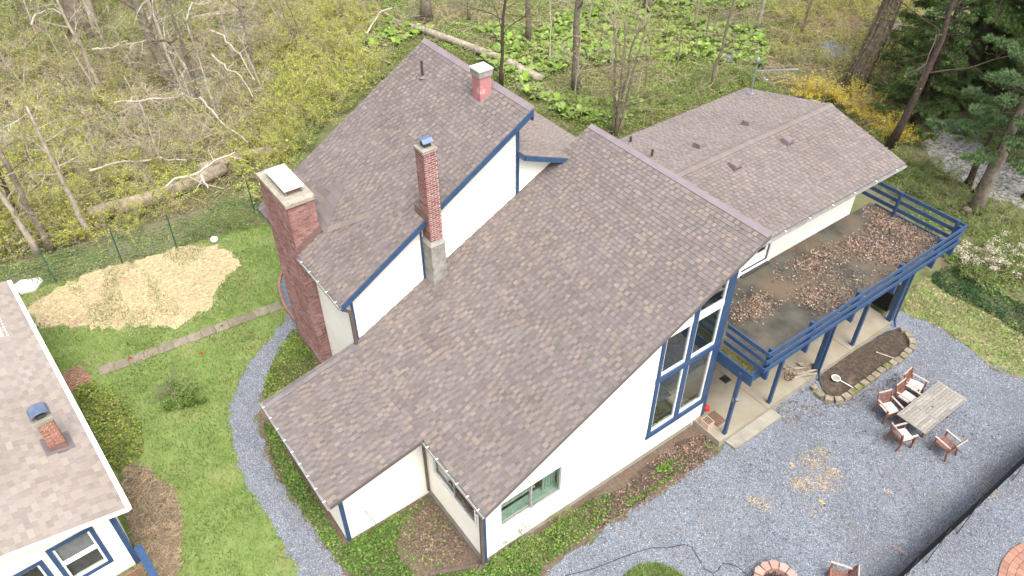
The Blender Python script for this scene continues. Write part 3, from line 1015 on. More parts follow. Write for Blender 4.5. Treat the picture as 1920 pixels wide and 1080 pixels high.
# front wall, facing +X
FA = Frame((0, 0, 0), (0, 1, 0), Z)
rf = lambda y: fz(y) - 0.18
big_hole = [(6.36, 1.24), (8.72, 1.24), (8.72, rf(8.72) - 0.06), (6.36, rf(6.36) - 0.06)]
low_hole = [(0.58, 1.32), (2.72, 1.32), (2.72, 2.5), (0.58, 2.5)]
fo = [(0, 0), (8.99, 0), (8.99, rf(8.99)), (0, rf(0))]
front_wall = wall('front_wall', FA, fo, [big_hole, low_hole])
clapboards(FA, [(0.075, 0), (6.22, 0), (6.22, rf(6.22)), (0.075, rf(0.075))], 0.26, rf(6.2), front_wall, holes=[(0.5, 2.8, 1.2, 2.6)])
clapboards(FA, [(6.22, 0.26), (8.87, 0.26), (8.87, 1.02), (6.22, 1.02)], 0.26, 1.02, front_wall)
foundation = MB()
foundation.box(-0.02, 0.012, -0.0, 8.5, -0.1, 0.2)
foundation.build('foundation', M['concrete'], front_wall)
trim(FA, -0.03, 0.07, 0.1, rf(0) - 0.02, M['blue'], front_wall, 'corner_board')
trim(FA, 8.88, 9.0, 0.13, rf(8.9), M['blue'], front_wall, 'corner_board')

bigwin = thing  # placeholder to keep names short
w = MB()
for (u0, u1, z0, z1a, z1b) in [(6.24, 6.37, 1.04, rf(6.24), rf(6.37)), (7.42, 7.61, 1.24, rf(7.42), rf(7.61)), (8.70, 8.878, 1.04, rf(8.70), rf(8.878))]:
    w.hexa([FA(u0, z0, 0.002), FA(u1, z0, 0.002), FA(u1, z0, 0.05), FA(u0, z0, 0.05)], [FA(u0, z1a, 0.002), FA(u1, z1b, 0.002), FA(u1, z1b, 0.05), FA(u0, z1a, 0.05)])
tall_window = w.build('window', M['blue'], house, label='tall blue framed window of six panes under the front rake')
for (z0, z1) in [(1.02, 1.235), (3.60, 3.80)]:
    trim(FA, 6.20, 8.90, z0, z1, M['blue'], tall_window, 'rail', 0.004, 0.065)
for (a, b) in [(6.375, 7.415), (7.615, 8.695)]:
    for (z0, z1) in [(1.24, 3.595), (3.805, 5.40)]:
        s = MB()
        fw_ = 0.055
        for (u0, u1, y0, y1) in [(a, a + fw_, z0, z1), (b - fw_, b, z0, z1), (a + fw_, b - fw_, z0, z0 + fw_ * 1.3), (a + fw_, b - fw_, z1 - fw_, z1)]:
            s.hexa([FA(u0, y0, -0.05), FA(u1, y0, -0.05), FA(u1, y0, 0.015), FA(u0, y0, 0.015)], [FA(u0, y1, -0.05), FA(u1, y1, -0.05), FA(u1, y1, 0.015), FA(u0, y1, 0.015)])
        s.build('sash', M['white'], tall_window)
        g = MB()
        g.poly([FA(a + .03, z0 + .03, -0.02), FA(b - .03, z0 + .03, -0.02), FA(b - .03, z1 - .03, -0.02), FA(a + .03, z1 - .03, -0.02)])
        g.build('pane', M['glass'], tall_window)
    trim(FA, a, b, 5.405, 5.63, M['white'], tall_window, 'transom', -0.05, 0.03)
    za, zb = rf(a) - 0.06, rf(b) - 0.06
    s = MB()
    for (u0, u1, ya, yb, yc, yd) in [(a, a + .05, 5.632, 5.632, za, za + .02), (b - .05, b, 5.632, 5.632, zb - .02, zb)]:
        s.hexa([FA(u0, ya, -0.05), FA(u1, yb, -0.05), FA(u1, yb, 0.015), FA(u0, ya, 0.015)], [FA(u0, yc, -0.05), FA(u1, yd, -0.05), FA(u1, yd, 0.015), FA(u0, yc, 0.015)])
    s.build('sash', M['white'], tall_window)
    g = MB()
    g.poly([FA(a + .03, 5.632, -0.02), FA(b - .03, 5.632, -0.02), FA(b - .03, zb, -0.02), FA(a + .03, za, -0.02)])
    g.build('pane', M['glass'], tall_window)


def sliding_window(F, u0, u1, z0, z1, name, label, glass, frame, meet=0.5, fw_=0.05, outer=0.09, outer_m=None, parent=None):
    mb = MB()
    def fr(mb, a, b, c, d, w_, d0, d1):
        for (p, q, r_, s_) in [(a, a + w_, c, d), (b - w_, b, c, d), (a + w_, b - w_, c, c + w_), (a + w_, b - w_, d - w_, d)]:
            mb.hexa([F(p, r_, d0), F(q, r_, d0), F(q, r_, d1), F(p, r_, d1)], [F(p, s_, d0), F(q, s_, d0), F(q, s_, d1), F(p, s_, d1)])
    fr(mb, u0 - outer, u1 + outer, z0 - outer, z1 + outer, outer + 0.005, 0.028, 0.045)
    o = mb.build(name, outer_m or M['white'], parent or house, label=label)
    um = u0 + (u1 - u0) * meet
    for (a, b, d0, d1) in [(u0 + .004, um + 0.02, -0.06, -0.02), (um - 0.02, u1 - .004, -0.018, 0.018)]:
        s = MB()
        fr(s, a, b, z0 + .004, z1 - .004, fw_, d0, d1)
        s.build('sash', frame, o)
        g = MB()
        dm = (d0 + d1) / 2
        g.poly([F(a + .02, z0 + .02, dm), F(b - .02, z0 + .02, dm), F(b - .02, z1 - .02, dm), F(a + .02, z1 - .02, dm)])
        g.build('pane', glass, o)
    return o


sliding_window(FA, 0.58, 2.72, 1.32, 2.5, 'window', 'white sliding window low on the front wall near the corner', M['glass'], M['gutter'])
# things seen through the low window
for n_, (a0, k_) in enumerate([(2.28, 9), (0.5, 5)]):
    for k in range(k_):
        u = a0 + 0.052 * k
        mb = MB()
        mb.box(-0.30 - 0.03 * (k % 2), -0.26 - 0.03 * (k % 2), u, u + 0.05, 1.0, 2.62)
        mb.build('curtain_fold', M['curtain'], house)
rad = MB()
rad.box(-0.66, -0.5, 0.8, 2.2, 1.60, 1.63)
rad.box(-0.66, -0.5, 0.8, 2.2, 1.30, 1.33)
rad_o = rad.build('radiator', M['white'], house)
for k in range(20):
    rd = MB()
    rd.box(-0.63, -0.5, 0.82 + k * 0.069, 0.855 + k * 0.069, 1.331, 1.599)
    rd.build('fin', M['white'], rad_o)
sl_ = MB()
sl_.box(-0.42, -0.145, 0.5, 2.8, 1.22, 1.30)
sl_.build('window_sill', M['curtain'], house)
# rooms behind the glass
room = MB()
room.poly([(-4, 0.2, 0.28), (-0.15, 0.2, 0.28), (-0.15, 8.8, 0.28), (-4, 8.8, 0.28)])
room.poly([(-4, 0.2, 0.28), (-4, 8.8, 0.28), (-4, 8.8, fz(8.8) - .3), (-4, 0.2, fz(.2) - .3)])
room.poly([(-4, 5.6, 0.28), (-0.15, 5.6, 0.28), (-0.15, 5.6, fz(5.6) - .3), (-4, 5.6, fz(5.6) - .3)])
room.poly([(-4, 8.82, 0.28), (-4, 8.82, 7.3), (-0.15, 8.82, 7.3), (-0.15, 8.82, 0.28)])
room.build('room', M['room'], house)
loft = MB()
loft.box(-4, -1.5, 5.65, 8.8, 3.45, 3.65)
loft.build('loft_floor', M['teak'], house)
rail = MB()
for k in range(5):
    rail.box(-1.55, -1.5, 5.7, 8.8, 3.8 + k * 0.2, 3.86 + k * 0.2)
rail.build('loft_rail', M['grey_wood'], house)
for (y, x, h, m_, r_) in [(6.7, -0.5, 0.35, 'teak', 0.16), (7.05, -0.75, 0.3, 'pale_stone', 0.14), (6.95, -0.42, 0.22, 'card', 0.11)]:
    p = MB()
    p.lathe([(r_ * 0.7, 0.9), (r_, 0.9 + h), (r_ * 0.9, 0.9 + h)], x, y, 12)
    po = tag(p.build('plant_pot', M[m_]), {'teak': 'reddish flower pot standing inside the tall window', 'pale_stone': 'pale stone flower pot behind the glass of the tall window', 'card': 'small tan flower pot close to the tall window pane'}[m_], 'plant pot', 'pots inside the tall window')
    Pp = np.array([[x, y, 0.9 + h]]) + rng.normal(0, 1, (120, 3)) * np.array([0.16, 0.16, 0.1]) + np.array([0, 0, 0.15])
    leaf_obj('foliage', Pp, 0.1, vary([(0.06, 0.12, 0.03), (0.1, 0.16, 0.04)], 120), M['leaf'], parent=po)
sh = MB()
sh.box(-1.0, -0.25, 6.45, 8.6, 0.82, 0.9)
sh.build('window_bench', M['grey_wood'], house)
bx = MB()
bx.box(-0.75, -0.4, 7.85, 8.3, 0.9, 1.12)
tag(bx.build('storage_box', M['card']), 'tan box on the bench inside the lower right pane', 'box')

# side wall under the front eave, facing -Y
FS = Frame((-3.0, 0, 0), (1, 0, 0), Z)
sh_ = [(0.52, 1.62), (2.66, 1.62), (2.66, 2.42), (0.52, 2.42)]
side_wall = wall('side_wall', FS, [(0, 0), (2.86, 0), (2.86, 3.2), (0, 3.2)], [sh_])
clapboards(FS, [(0.0, 0.3), (2.93, 0.3), (2.93, 3.18), (0.0, 3.18)], 0.32, 3.18, side_wall, holes=[(0.44, 2.74, 1.54, 2.5)])
f = MB()
f.box(-3.0, 0.0, -0.035, -0.001, -0.1, 0.3)
f.build('foundation', M['concrete'], side_wall)
sliding_window(FS, 0.52, 2.66, 1.62, 2.42, 'window', 'long dark two pane window under the front eave', M['glass_dark'], M['gutter'], outer=0.07)
# inner faces of rooms so that no opening looks into the void
rr = MB()
rr.poly([(-6.8, -0.3, 3.0), (-6.8, 0.2, 3.0), (0, 0.2, 3.0), (0, -0.3, 3.0)]) if False else None

# extension walls
FX = Frame((-3.0, -2.84, 0), (0, 1, 0), Z)
eo = [(0, 0), (2.84, 0), (2.84, ez(0) - 0.17), (0, ez(-2.84) - 0.17)]
ext_wall = wall('extension_wall', FX, eo)
clapboards(FX, [(0.07, 0.16), (2.835, 0.16), (2.835, ez(0) - .18), (0.07, ez(-2.84) - .18)], 0.16, ez(0) - .18, ext_wall, expo=0.15)
trim(FX, -0.03, 0.10, 0.05, ez(-2.84) - .18, M['blue'], ext_wall, 'corner_board', 0.028, 0.052)
FX2 = Frame((-7.0, -2.84, 0), (1, 0, 0), Z)
ew2 = wall('extension_front_wall', FX2, [(0, 0), (3.86, 0), (3.86, 2.54), (0, 2.54)])
clapboards(FX2, [(0, 0.16), (3.93, 0.16), (3.93, 2.5), (0, 2.5)], 0.16, 2.5, ew2, expo=0.15)
FX3 = Frame((-7.0, 8.8, 0), (0, -1, 0), Z)
wall('extension_rear_wall', FX3, [(8.8, 0), (11.5, 0), (11.5, ez(-2.7) - .17), (8.8, ez(0) - .17)])

# tall block walls
FTW = Frame((-7.05, 0.10, 0), (0, 1, 0), Z)
to = [(0, 2.9), (6.32, 5.9), (6.32, tz(6.42) - .17), (0, tz(0.1) - .17)]
tall_wall = wall('tall_wall', FTW, [(0, 0), (6.32, 0), (6.32, tz(6.42) - .17), (0, tz(0.1) - .17)])
clapboards(FTW, [(0.06, 3.30), (6.26, 3.30 + S1 * 6.2), (6.26, tz(6.36) - .18), (0.06, tz(0.16) - .18)], 3.32, tz(6.3) - .2, tall_wall, expo=0.2)
trim(FTW, 6.22, 6.34, fz(6.3) + .02, tz(6.4) - .2, M['blue'], tall_wall, 'corner_board', 0.028, 0.052)
trim(FTW, -0.03, 0.05, fz(0) - .1, tz(0.1) - .2, M['blue'], tall_wall, 'corner_board', 0.028, 0.052)
trim(FTW, 2.56, 2.63, fz(2.6) + .02, tz(2.7) - .2, M['blue'], tall_wall, 'corner_board', 0.028, 0.04)
FTS = Frame((-12.85, 0.10, 0), (1, 0, 0), Z)
tsw = wall('tall_side_wall', FTS, [(0, 0), (5.66, 0), (5.66, tz(.1) - .2), (0, tz(.1) - .2)])
clapboards(FTS, [(3.1, 0.2), (5.72, 0.2), (5.72, tz(.1) - .2), (3.1, tz(.1) - .2)], 0.2, tz(.1) - .22, tsw, expo=0.2)
FTB = Frame((-7.05, 6.42, 0), (-1, 0, 0), Z)
wall('tall_rear_wall', FTB, [(0.14, 0), (5.8, 0), (5.8, tz(6.4) - .18), (0.14, tz(6.4) - .18)])
FTL = Frame((-12.85, 6.42, 0), (0, -1, 0), Z)
wall('tall_far_wall', FTL, [(0.14, 0), (6.18, 0), (6.18, tz(.24) - .18), (0.14, tz(6.28) - .18)])
# rear wall of the front block, walls of the wing and of the rear roof
FB = Frame((-0.14, 8.99, 0), (-1, 0, 0), Z)
wall('front_block_rear_wall', FB, [(0, 0), (6.9, 0), (6.9, rf(8.9)), (0, rf(8.9))])
FR = Frame((-7.05, 10.0, 0), (-1, 0, 0), Z)
wall('rear_block_wall', FR, [(0, 0), (5.7, 0), (5.7, lz(10) - .17), (0, lz(10) - .17)])
WXW = -2.04
FWW = Frame((WXW, 9.0, 0), (0, 1, 0), Z)
DZ = 3.316
door_hole = [(3.32, DZ + 0.12), (4.72, DZ + 0.12), (4.72, DZ + 2.12), (3.32, DZ + 2.12)]
wing_wall = wall('wing_wall', FWW, [(0, 0), (9.65, 0), (9.65, WZE + 0.1), (0, WZE + 0.1)], [door_hole], m=M['siding'])
clapboards(FWW, [(4.9, DZ), (9.6, DZ), (9.6, WZE + .1), (4.9, WZE + .1)], DZ + 0.02, WZE + .1, wing_wall, expo=0.62, m=M['siding'])
door = MB()
for (u0, u1, z0, z1) in [(3.18, 3.32, DZ, DZ + 2.2), (4.72, 4.88, DZ, DZ + 2.2), (3.32, 4.72, DZ + 2.12, DZ + 2.2), (3.32, 4.72, DZ + 0.02, DZ + 0.12)]:
    door.hexa([FWW(u0, z0, -0.1), FWW(u1, z0, -0.1), FWW(u1, z0, 0.05), FWW(u0, z0, 0.05)], [FWW(u0, z1, -0.1), FWW(u1, z1, -0.1), FWW(u1, z1, 0.05), FWW(u0, z1, 0.05)])
door_o = door.build('door', M['white'], house, label='white double door onto the balcony')
for (a, b) in [(3.325, 4.015), (4.025, 4.715)]:
    s = MB()
    for (u0, u1, z0, z1) in [(a, a + .13, DZ + .13, DZ + 2.115), (b - .13, b, DZ + .13, DZ + 2.115), (a + .13, b - .13, DZ + .13, DZ + .55), (a + .13, b - .13, DZ + 2.0, DZ + 2.115)]:
        s.hexa([FWW(u0, z0, -0.09), FWW(u1, z0, -0.09), FWW(u1, z0, -0.045), FWW(u0, z0, -0.045)], [FWW(u0, z1, -0.09), FWW(u1, z1, -0.09), FWW(u1, z1, -0.045), FWW(u0, z1, -0.045)])
    s.build('door_leaf', M['white'], door_o)
    g = MB()
    g.poly([FWW(a + .1, DZ + .5, -.07), FWW(b - .1, DZ + .5, -.07), FWW(b - .1, DZ + 2.05, -.07), FWW(a + .1, DZ + 2.05, -.07)])
    g.build('pane', M['glass_dark'], door_o)
sill = MB()
sill.box(WXW + .06, WXW + 0.16, 12.3, 13.75, DZ + .002, DZ + 0.06)
sill.build('door_mat', M['dark_metal'], door_o)
FWG = Frame((WXW - .14, 18.65, 0), (-1, 0, 0), Z)
wall('wing_gable_wall', FWG, [(0, 0), (5.7, 0), (5.7, WZE), (2.28, WZR - .2), (0, WZE + .1)])
FRS = Frame((-7.05, 6.43, 0), (0, 1, 0), Z)
rsw = wall('rear_side_wall', FRS, [(0, 0), (3.4, 0), (3.4, lz(9.83) - .17), (0, lz(6.43) - .17)])
clapboards(FRS, [(0, 6.0), (3.4, 6.0), (3.4, lz(9.83) - .18), (0, lz(6.43) - .18)], 6.1, lz(6.43) - .18, rsw, expo=.2)
FWF = Frame((-8.0, 18.5, 0), (0, -1, 0), Z)
wall('wing_far_wall', FWF, [(0, 0), (8.3, 0), (8.3, WZE - .08), (0, WZE - .08)])

# downspouts
def pipe_run(name, pts, r, m, parent, label=None):
    mb = MB()
    for a, b in zip(pts, pts[1:]):
        mb.bar(a, b, r * 2, r * 1.6)
    return mb.build(name, m, parent, label=label)


pipe_run('downspout', [(0.20, -0.29, 3.1), (0.10, -0.12, 2.75), (0.10, -0.12, 0.22), (0.14, -0.3, 0.07)], 0.045, M['brown_metal'], house)
pipe_run('downspout', [(-6.86, -0.36, tz(TYE) - .12), (-6.93, 0.0, 4.75), (-6.93, 0.0, fz(0) + .05)], 0.05, M['brown_metal'], house)
pipe_run('downspout', [(-2.9, -0.08, 3.0), (-2.9, -0.08, 0.3)], 0.035, M['brown_metal'], house)
a, b = at(905, 1059, .05), at(806, 1077, .05)
t = MB()
t.bar(a, b, 0.11, 0.08)
tag(t.build('drain_pipe', M['brown_metal']), 'brown downspout extension lying on the bed by the front corner', 'pipe')
sp = MB()
p0 = Vector((-2.98, -2.15, 0.95))
sp.tube([p0, p0 + Vector((0.06, 0, 0)), p0 + Vector((0.12, 0.02, -.02))], 0.035, 8)
tap = sp.build('garden_tap', M['steel'], house)
hs = MB()
hs.tube([p0 + Vector((.1, .02, -.03)), p0 + Vector((.1, .08, -.3)), p0 + Vector((.06, .18, -.6)), p0 + Vector((.05, .22, -.9))], 0.008, 5)
hs.build('hose', M['dark_metal'], tap)


# --- brick chimneys
BR = [(0.245, 0.118, 0.100), (0.215, 0.103, 0.09), (0.27, 0.137, 0.118), (0.19, 0.093, 0.083), (0.25, 0.145, 0.128)]
BRICKS = []


def shaft(part, x0, x1, y0, y1, z0, z1, mortar, pal=BR, bm='brick', bl=0.205, bh=0.058, mj=0.011):
    core = MB()
    core.box(x0 + 0.01, x1 - 0.01, y0 + 0.01, y1 - 0.01, z0, z1 - 0.004)
    core.build('mortar', mortar, part)
    faces = [(Frame((x1 - 0.01, y0, z0), (0, 1, 0), Z), y1 - y0, 0), (Frame((x0, y0 + 0.01, z0), (1, 0, 0), Z), x1 - x0, 1), (Frame((x0 + 0.01, y1, z0), (0, -1, 0), Z), y1 - y0, 2), (Frame((x1, y1 - 0.01, z0), (-1, 0, 0), Z), x1 - x0, 3)]
    rows = int((z1 - z0) / (bh + mj))
    for F, L, fi in faces:
        for r in range(rows):
            z = r * (bh + mj)
            u = -(bl + mj) * (0.5 if (r + fi) % 2 else 0.0)
            while u < L:
                a, b = max(u, 0.0), min(u + bl, L)
                u += bl + mj
                if b - a < 0.03:
                    continue
                d = 0.011 + random.uniform(-.002, .003)
                BRICKS.append((F, a, b, z, z + bh, d, random.choice(pal), part, bm, fi))


def flush_bricks(limit):
    near = sorted(range(len(BRICKS)), key=lambda i: (BRICKS[i][9] > 1, (BRICKS[i][0](BRICKS[i][1], BRICKS[i][3]) - CAMT).length))
    ind = set(near[:limit])
    rest = {}
    for i, (F, a, b, z0, z1, d, c, part, bm, fi) in enumerate(BRICKS):
        k = random.uniform(0.85, 1.15)
        c = tuple(x * k for x in c)
        mb = MB() if i in ind else rest.setdefault((part.name, bm), (MB(), part))[0]
        e = 0.003
        q = [(a, z0), (b, z0), (b, z1), (a, z1)]
        qi = [(a + e, z0 + e), (b - e, z0 + e), (b - e, z1 - e), (a + e, z1 - e)]
        mb.poly([F(u, v, d) for u, v in qi], c)
        for j in range(4):
            jj = (j + 1) % 4
            mb.poly([F(*q[j], 0.0), F(*q[jj], 0.0), F(*qi[jj], d), F(*qi[j], d)], c)
        if i in ind:
            mb.build('brick', M[bm], part)
    for (pn, bm), (mb, part) in rest.items():
        mb.build('bricks', M[bm], part, kind='stuff')


def crown(part, x0, x1, y0, y1, z0, z1, over=0.05, m='crown'):
    mb = MB()
    o = over
    mb.hexa([(x0 - o, y0 - o, z0), (x1 + o, y0 - o, z0), (x1 + o, y1 + o, z0), (x0 - o, y1 + o, z0)], [(x0 - o, y0 - o, z1 - .03), (x1 + o, y0 - o, z1 - .03), (x1 + o, y1 + o, z1 - .03), (x0 - o, y1 + o, z1 - .03)])
    mb.hexa([(x0 - o, y0 - o, z1 - .03), (x1 + o, y0 - o, z1 - .03), (x1 + o, y1 + o, z1 - .03), (x0 - o, y1 + o, z1 - .03)], [(x0 + .1, y0 + .1, z1), (x1 - .1, y0 + .1, z1), (x1 - .1, y1 - .1, z1), (x0 + .1, y1 - .1, z1)])
    return mb.build('crown', M[m], part)


bc = MB()
bc.box(-12.02, -9.86, -0.28, 0.58, -0.1, 0.05)
big_chimney = bc.build('chimney', M['concrete'], house, label='broad brick chimney rising from the lawn with a white lid')
shaft(big_chimney, -12.06, -9.83, -0.30, 0.60, 0.05, 7.06, M['mortar'], bm='brick_white')
crown(big_chimney, -12.06, -9.83, -0.30, 0.60, 7.06, 7.21)
lid = MB()
lid.box(-11.62, -10.12, -0.18, 0.48, 7.43, 7.47)
lid.build('lid', M['white'], big_chimney)
lg = MB()
lg.box(-11.45, -10.3, -0.05, 0.37, 7.2, 7.34)
lg.build('flue', M['paver'], big_chimney)
for (x, y) in [(-11.5, -.1), (-10.25, -.1), (-10.25, .4), (-11.5, .4)]:
    q = MB()
    q.box(x - .02, x + .02, y - .02, y + .02, 7.2, 7.43)
    q.build('leg', M['steel'], big_chimney)
fl = MB()
fl.prism([(-9.80, -0.25, tz(-0.25) + .0), (-9.80, 0.62, tz(.62) + .0), (-9.80, 0.62, tz(.62) + .26), (-9.80, -0.25, tz(-.25) + .26)], (0.03, 0, 0))
fl.build('flashing', M['flash'], big_chimney)
# cricket behind the big chimney
ck = MB()
NB = 7
for i in range(NB):
    f0, f1 = i / NB, (i + .97) / NB
    pr_ = lambda f: Vector((-10.7, 0.66 + 1.5 * f, tz(0.66 + 1.5 * f) + .16 * (1 - f) + .012))
    pe_ = lambda f: Vector((-9.55 - 1.15 * f, 0.62 + 1.54 * f, tz(0.62 + 1.54 * f) + .024))
    pl_ = lambda f: Vector((-12.2 + 1.5 * f, 0.62 + 1.54 * f, tz(0.62 + 1.54 * f) + .024))
    c = random.choice(PAL)
    ck.poly([pe_(f0), pe_(f1), pr_(f1), pr_(f0)], c)
    ck.poly([pr_(f0), pr_(f1), pl_(f1), pl_(f0)], random.choice(PAL))
for i in range(6):
    a = Vector((-9.62 + .16 * i, 0.75 + .19 * i, 0))
    for q in (a, a + Vector((.12, .09, 0))):
        q.z = tz(q.y) + .027
    b = a + Vector((.155, .185, 0))
    w_ = Vector((-.09, .075, 0))
    P4 = [a - w_, b - w_, b + w_, a + w_]
    for q in P4:
        q.z = tz(q.y) + .029 + .004 * (i % 2)
    ck.poly(P4, random.choice(TAN))
ck.build('cricket', M['shingle'], tall_roof)

mx0, mx1, my0, my1 = -7.03, -6.56, 2.78, 3.21
base = MB()
base.hexa([(mx0 - .03, my0 - .05, fz(2.7) - .1), (mx1 + .05, my0 - .05, fz(2.7) - .1), (mx1 + .05, my1 + .05, fz(2.7) - .1), (mx0 - .03, my1 + .05, fz(2.7) - .1)], [(mx0, my0 - .03, 6.2), (mx1 + .03, my0 - .03, 6.2), (mx1 + .03, my1 + .03, 6.2), (mx0, my1 + .03, 6.2)])
base.hexa([(mx0 - .02, my0 - .07, 6.2), (mx1 + .07, my0 - .07, 6.2), (mx1 + .07, my1 + .07, 6.2), (mx0 - .02, my1 + .07, 6.2)], [(mx0, my0, 6.36), (mx1, my0, 6.36), (mx1, my1, 6.36), (mx0, my1, 6.36)])
slim = base.build('chimney', M['stucco'], house, label='slender brick chimney on a rendered base against the tall white wall')
shaft(slim, mx0, mx1, my0, my1, 6.36, 9.38, M['mortar_pale'], pal=BR + [(0.2, 0.085, 0.07)], bl=0.185, bh=0.053, mj=0.02)
shaft(slim, mx0 - .03, mx1 + .03, my0 - .03, my1 + .03, 9.38, 9.46, M['mortar_pale'], bl=0.19, bh=0.056, mj=0.017)
crown(slim, mx0 - .03, mx1 + .03, my0 - .03, my1 + .03, 9.46, 9.54, 0.0, 'concrete')
cp = MB()
cp.box(mx0 + .12, mx1 - .12, my0 + .12, my1 - .1, 9.53, 9.68)
cp.build('flue', M['dark_metal'], slim)
cp = MB()
cx, cy = (mx0 + mx1) / 2, (my0 + my1) / 2
for (a0, a1, z0, z1) in [(-.2, -.1, 9.68, 9.76), (-.1, .1, 9.76, 9.78), (.1, .2, 9.78, 9.69)]:
    cp.hexa([(cx + a0, cy - .17, z0), (cx + a1, cy - .17, z1), (cx + a1, cy + .17, z1), (cx + a0, cy + .17, z0)], [(cx + a0, cy - .17, z0 + .015), (cx + a1, cy - .17, z1 + .015), (cx + a1, cy + .17, z1 + .015), (cx + a0, cy + .17, z0 + .015)])
cp.build('hood', M['blue_metal'], slim)
fl = MB()
fl.prism([(mx0 - .3, my0 - .012, tz(my0) - .02), (mx1 + .0, my0 - .012, tz(my0) - .02), (mx1 + .0, my0 - .012, tz(my0) + .26), (mx0 - .3, my0 - .012, tz(my0) + .3)], (0, -0.02, 0))
fl.build('flashing', M['flash'], slim)
flush_bricks(290)

pk = MB()
px0, px1, py0, py1 = -9.07, -8.64, 6.13, 6.56
pk.box(px0, px1, py0, py1, tz(6.1) - .1, 9.93)
pink = pk.build('chimney', M['pink'], house, label='short pink painted chimney near the tall ridge')
q = MB()
q.box(px0 - .035, px1 + .035, py0 - .035, py1 + .035, 9.93, 10.12)
q.build('band', M['stucco'], pink)
q = MB()
q.box(px0 - .06, px1 + .06, py0 - .06, py1 + .06, 10.125, 10.17)
q.build('lid', M['pale_stone'], pink)
q = MB()
q.poly([(px0 - .07, py0 - .08, tz(py0 - .08) + .02), (px1 + .07, py0 - .08, tz(py0 - .08) + .02), (px1 + .07, py1 + .03, tz(py1 + .03) + .02), (px0 - .07, py1 + .03, tz(py1 + .03) + .02)])
q.build('flashing', M['cap_mauve'], pink)


def stack_pipe(x, y, z, h, r=0.045, part=None):
    mb = MB()
    mb.tube([(x, y, z - .05), (x, y, z + h)], r, 10)
    o = mb.build('vent_pipe', M['dark_metal'], part)
    b = MB()
    b.lathe([(r * 2.6, z + .02), (r * 1.5, z + .07), (r * 1.1, z + .1)], x, y, 10)
    b.build('boot', M['vent'], o)


stack_pipe(-11.6, 5.79, 8.89, 0.62, part=tall_roof)
stack_pipe(-6.22, 11.7, 6.25, 0.35, part=wing_rear)
stack_pipe(-7.85, 12.25, 5.83, 0.35, part=wing_rear)


def box_vent(x, y, zf_, slope, part):
    """low box vent with a hood sloping down the roof"""
    s = 0.19
    mb = MB()
    z = lambda xx: zf_(xx)
    d = 1 if slope > 0 else -1
    xa, xb = x - s * d, x + s * d          # xb is the downhill side
    mb.hexa([(min(xa, xb), y - s, z(min(xa, xb)) + .0), (max(xa, xb), y - s, z(max(xa, xb)) + .0), (max(xa, xb), y + s, z(max(xa, xb)) + .0), (min(xa, xb), y + s, z(min(xa, xb)) + .0)],
            [(x - .15, y - .15, z(x - .15) + (.15 if d > 0 else .2)), (x + .15, y - .15, z(x + .15) + (.2 if d > 0 else .15)), (x + .15, y + .15, z(x + .15) + (.2 if d > 0 else .15)), (x - .15, y + .15, z(x - .15) + (.15 if d > 0 else .2))])
    o = mb.build('roof_vent', M['vent'], part)
    g = MB()
    g.box(x + d * .172 - .004, x + d * .172 + .004, y - .14, y + .14, z(x + d * .17) + .02, z(x + d * .17) + .11)
    g.build('grille', M['dark_metal'], o)


nz = lambda x: WZE + (WXE - x) * ws
rz = lambda x: WZE + (x - WXF) * wf
box_vent(-3.8, 13.21, nz, 1, wing_roof)
box_vent(-3.79, 15.96, nz, 1, wing_roof)
box_vent(-5.54, 13.34, rz, -1, wing_rear)
box_vent(-5.61, 16.01, rz, -1, wing_rear)

# weather mast on the far corner of the wing
mast = thing('weather_mast', 'grey weather mast with a side arm on the far wing roof', 'mast', loc=(-7.73, 18.81, 5.86))
z0 = rz(-7.73)
mb = MB()
mb.tube([(-7.73, 18.81, z0 - .03), (-7.73, 18.81, z0 + 1.35)], 0.03, 8)
mb.build('pole', M['steel'], mast)
mb = MB()
mb.lathe([(0.04, z0 + 1.33), (0.08, z0 + 1.4), (0.085, z0 + 1.48), (0.05, z0 + 1.56), (0.01, z0 + 1.58)], -7.73, 18.81, 12)
mb.build('sensor_head', M['steel'], mast)
mb = MB()
mb.bar((-7.72, 18.83, z0 + 1.0), (-7.0, 20.1, z0 + 0.98), 0.04, 0.04)
mb.bar((-7.0, 20.1, z0 + 0.98), (-6.85, 20.36, z0 + 0.97), 0.10, 0.02)
mb.build('arm', M['steel'], mast)
mb = MB()
mb.tube([(-7.55, 19.13, z0 + 1.0), (-7.55, 19.13, z0 + .75), (-7.47, 19.2, z0 + .62), (-7.42, 19.3, z0 + .6)], 0.03, 6)
mb.build('vane', M['steel'], mast)
mb = MB()
mb.box(-7.87, -7.6, 18.7, 18.92, z0 - .02, z0 + .05)
mb.build('base_plate', M['steel'], mast)


# ================================================================== balcony deck and porch
deck = thing('balcony_deck', 'blue railed balcony deck on posts beside the house wing', 'deck', loc=(0, 14, 0))
DX1, DY0, DY1 = 1.30, 9.01, 19.97
mb = MB()
mb.box(WXW + 0.03, DX1 - 0.03, DY0 + 0.02, DY1 - 0.03, DZ - 0.12, DZ)
mb.build('deck_floor', M['deck'], deck)
mb = MB()
for k in range(8):
    y = DY0 + 0.3 + k * 1.45
    mb.box(WXW + 0.03, DX1 - 0.05, y, y + 0.06, DZ - 0.36, DZ - 0.122)
mb.build('joists', M['blue'], deck)
for (x0, x1, y0, y1) in [(DX1 - 0.028, DX1 + 0.02, DY0, DY1), (WXW + .2, DX1 - 0.03, DY1 - 0.028, DY1 + 0.02), (0.02, DX1 + 0.12, DY0 - 0.045, DY0 + 0.015)]:
    mb = MB()
    mb.box(x0, x1, y0, y1, DZ - 0.40 if y0 > 0 else 0, DZ + 0.05)
    mb.build('fascia_beam', M['blue'], deck)
RX, RY0, RY1 = 1.585, 9.19, 19.92
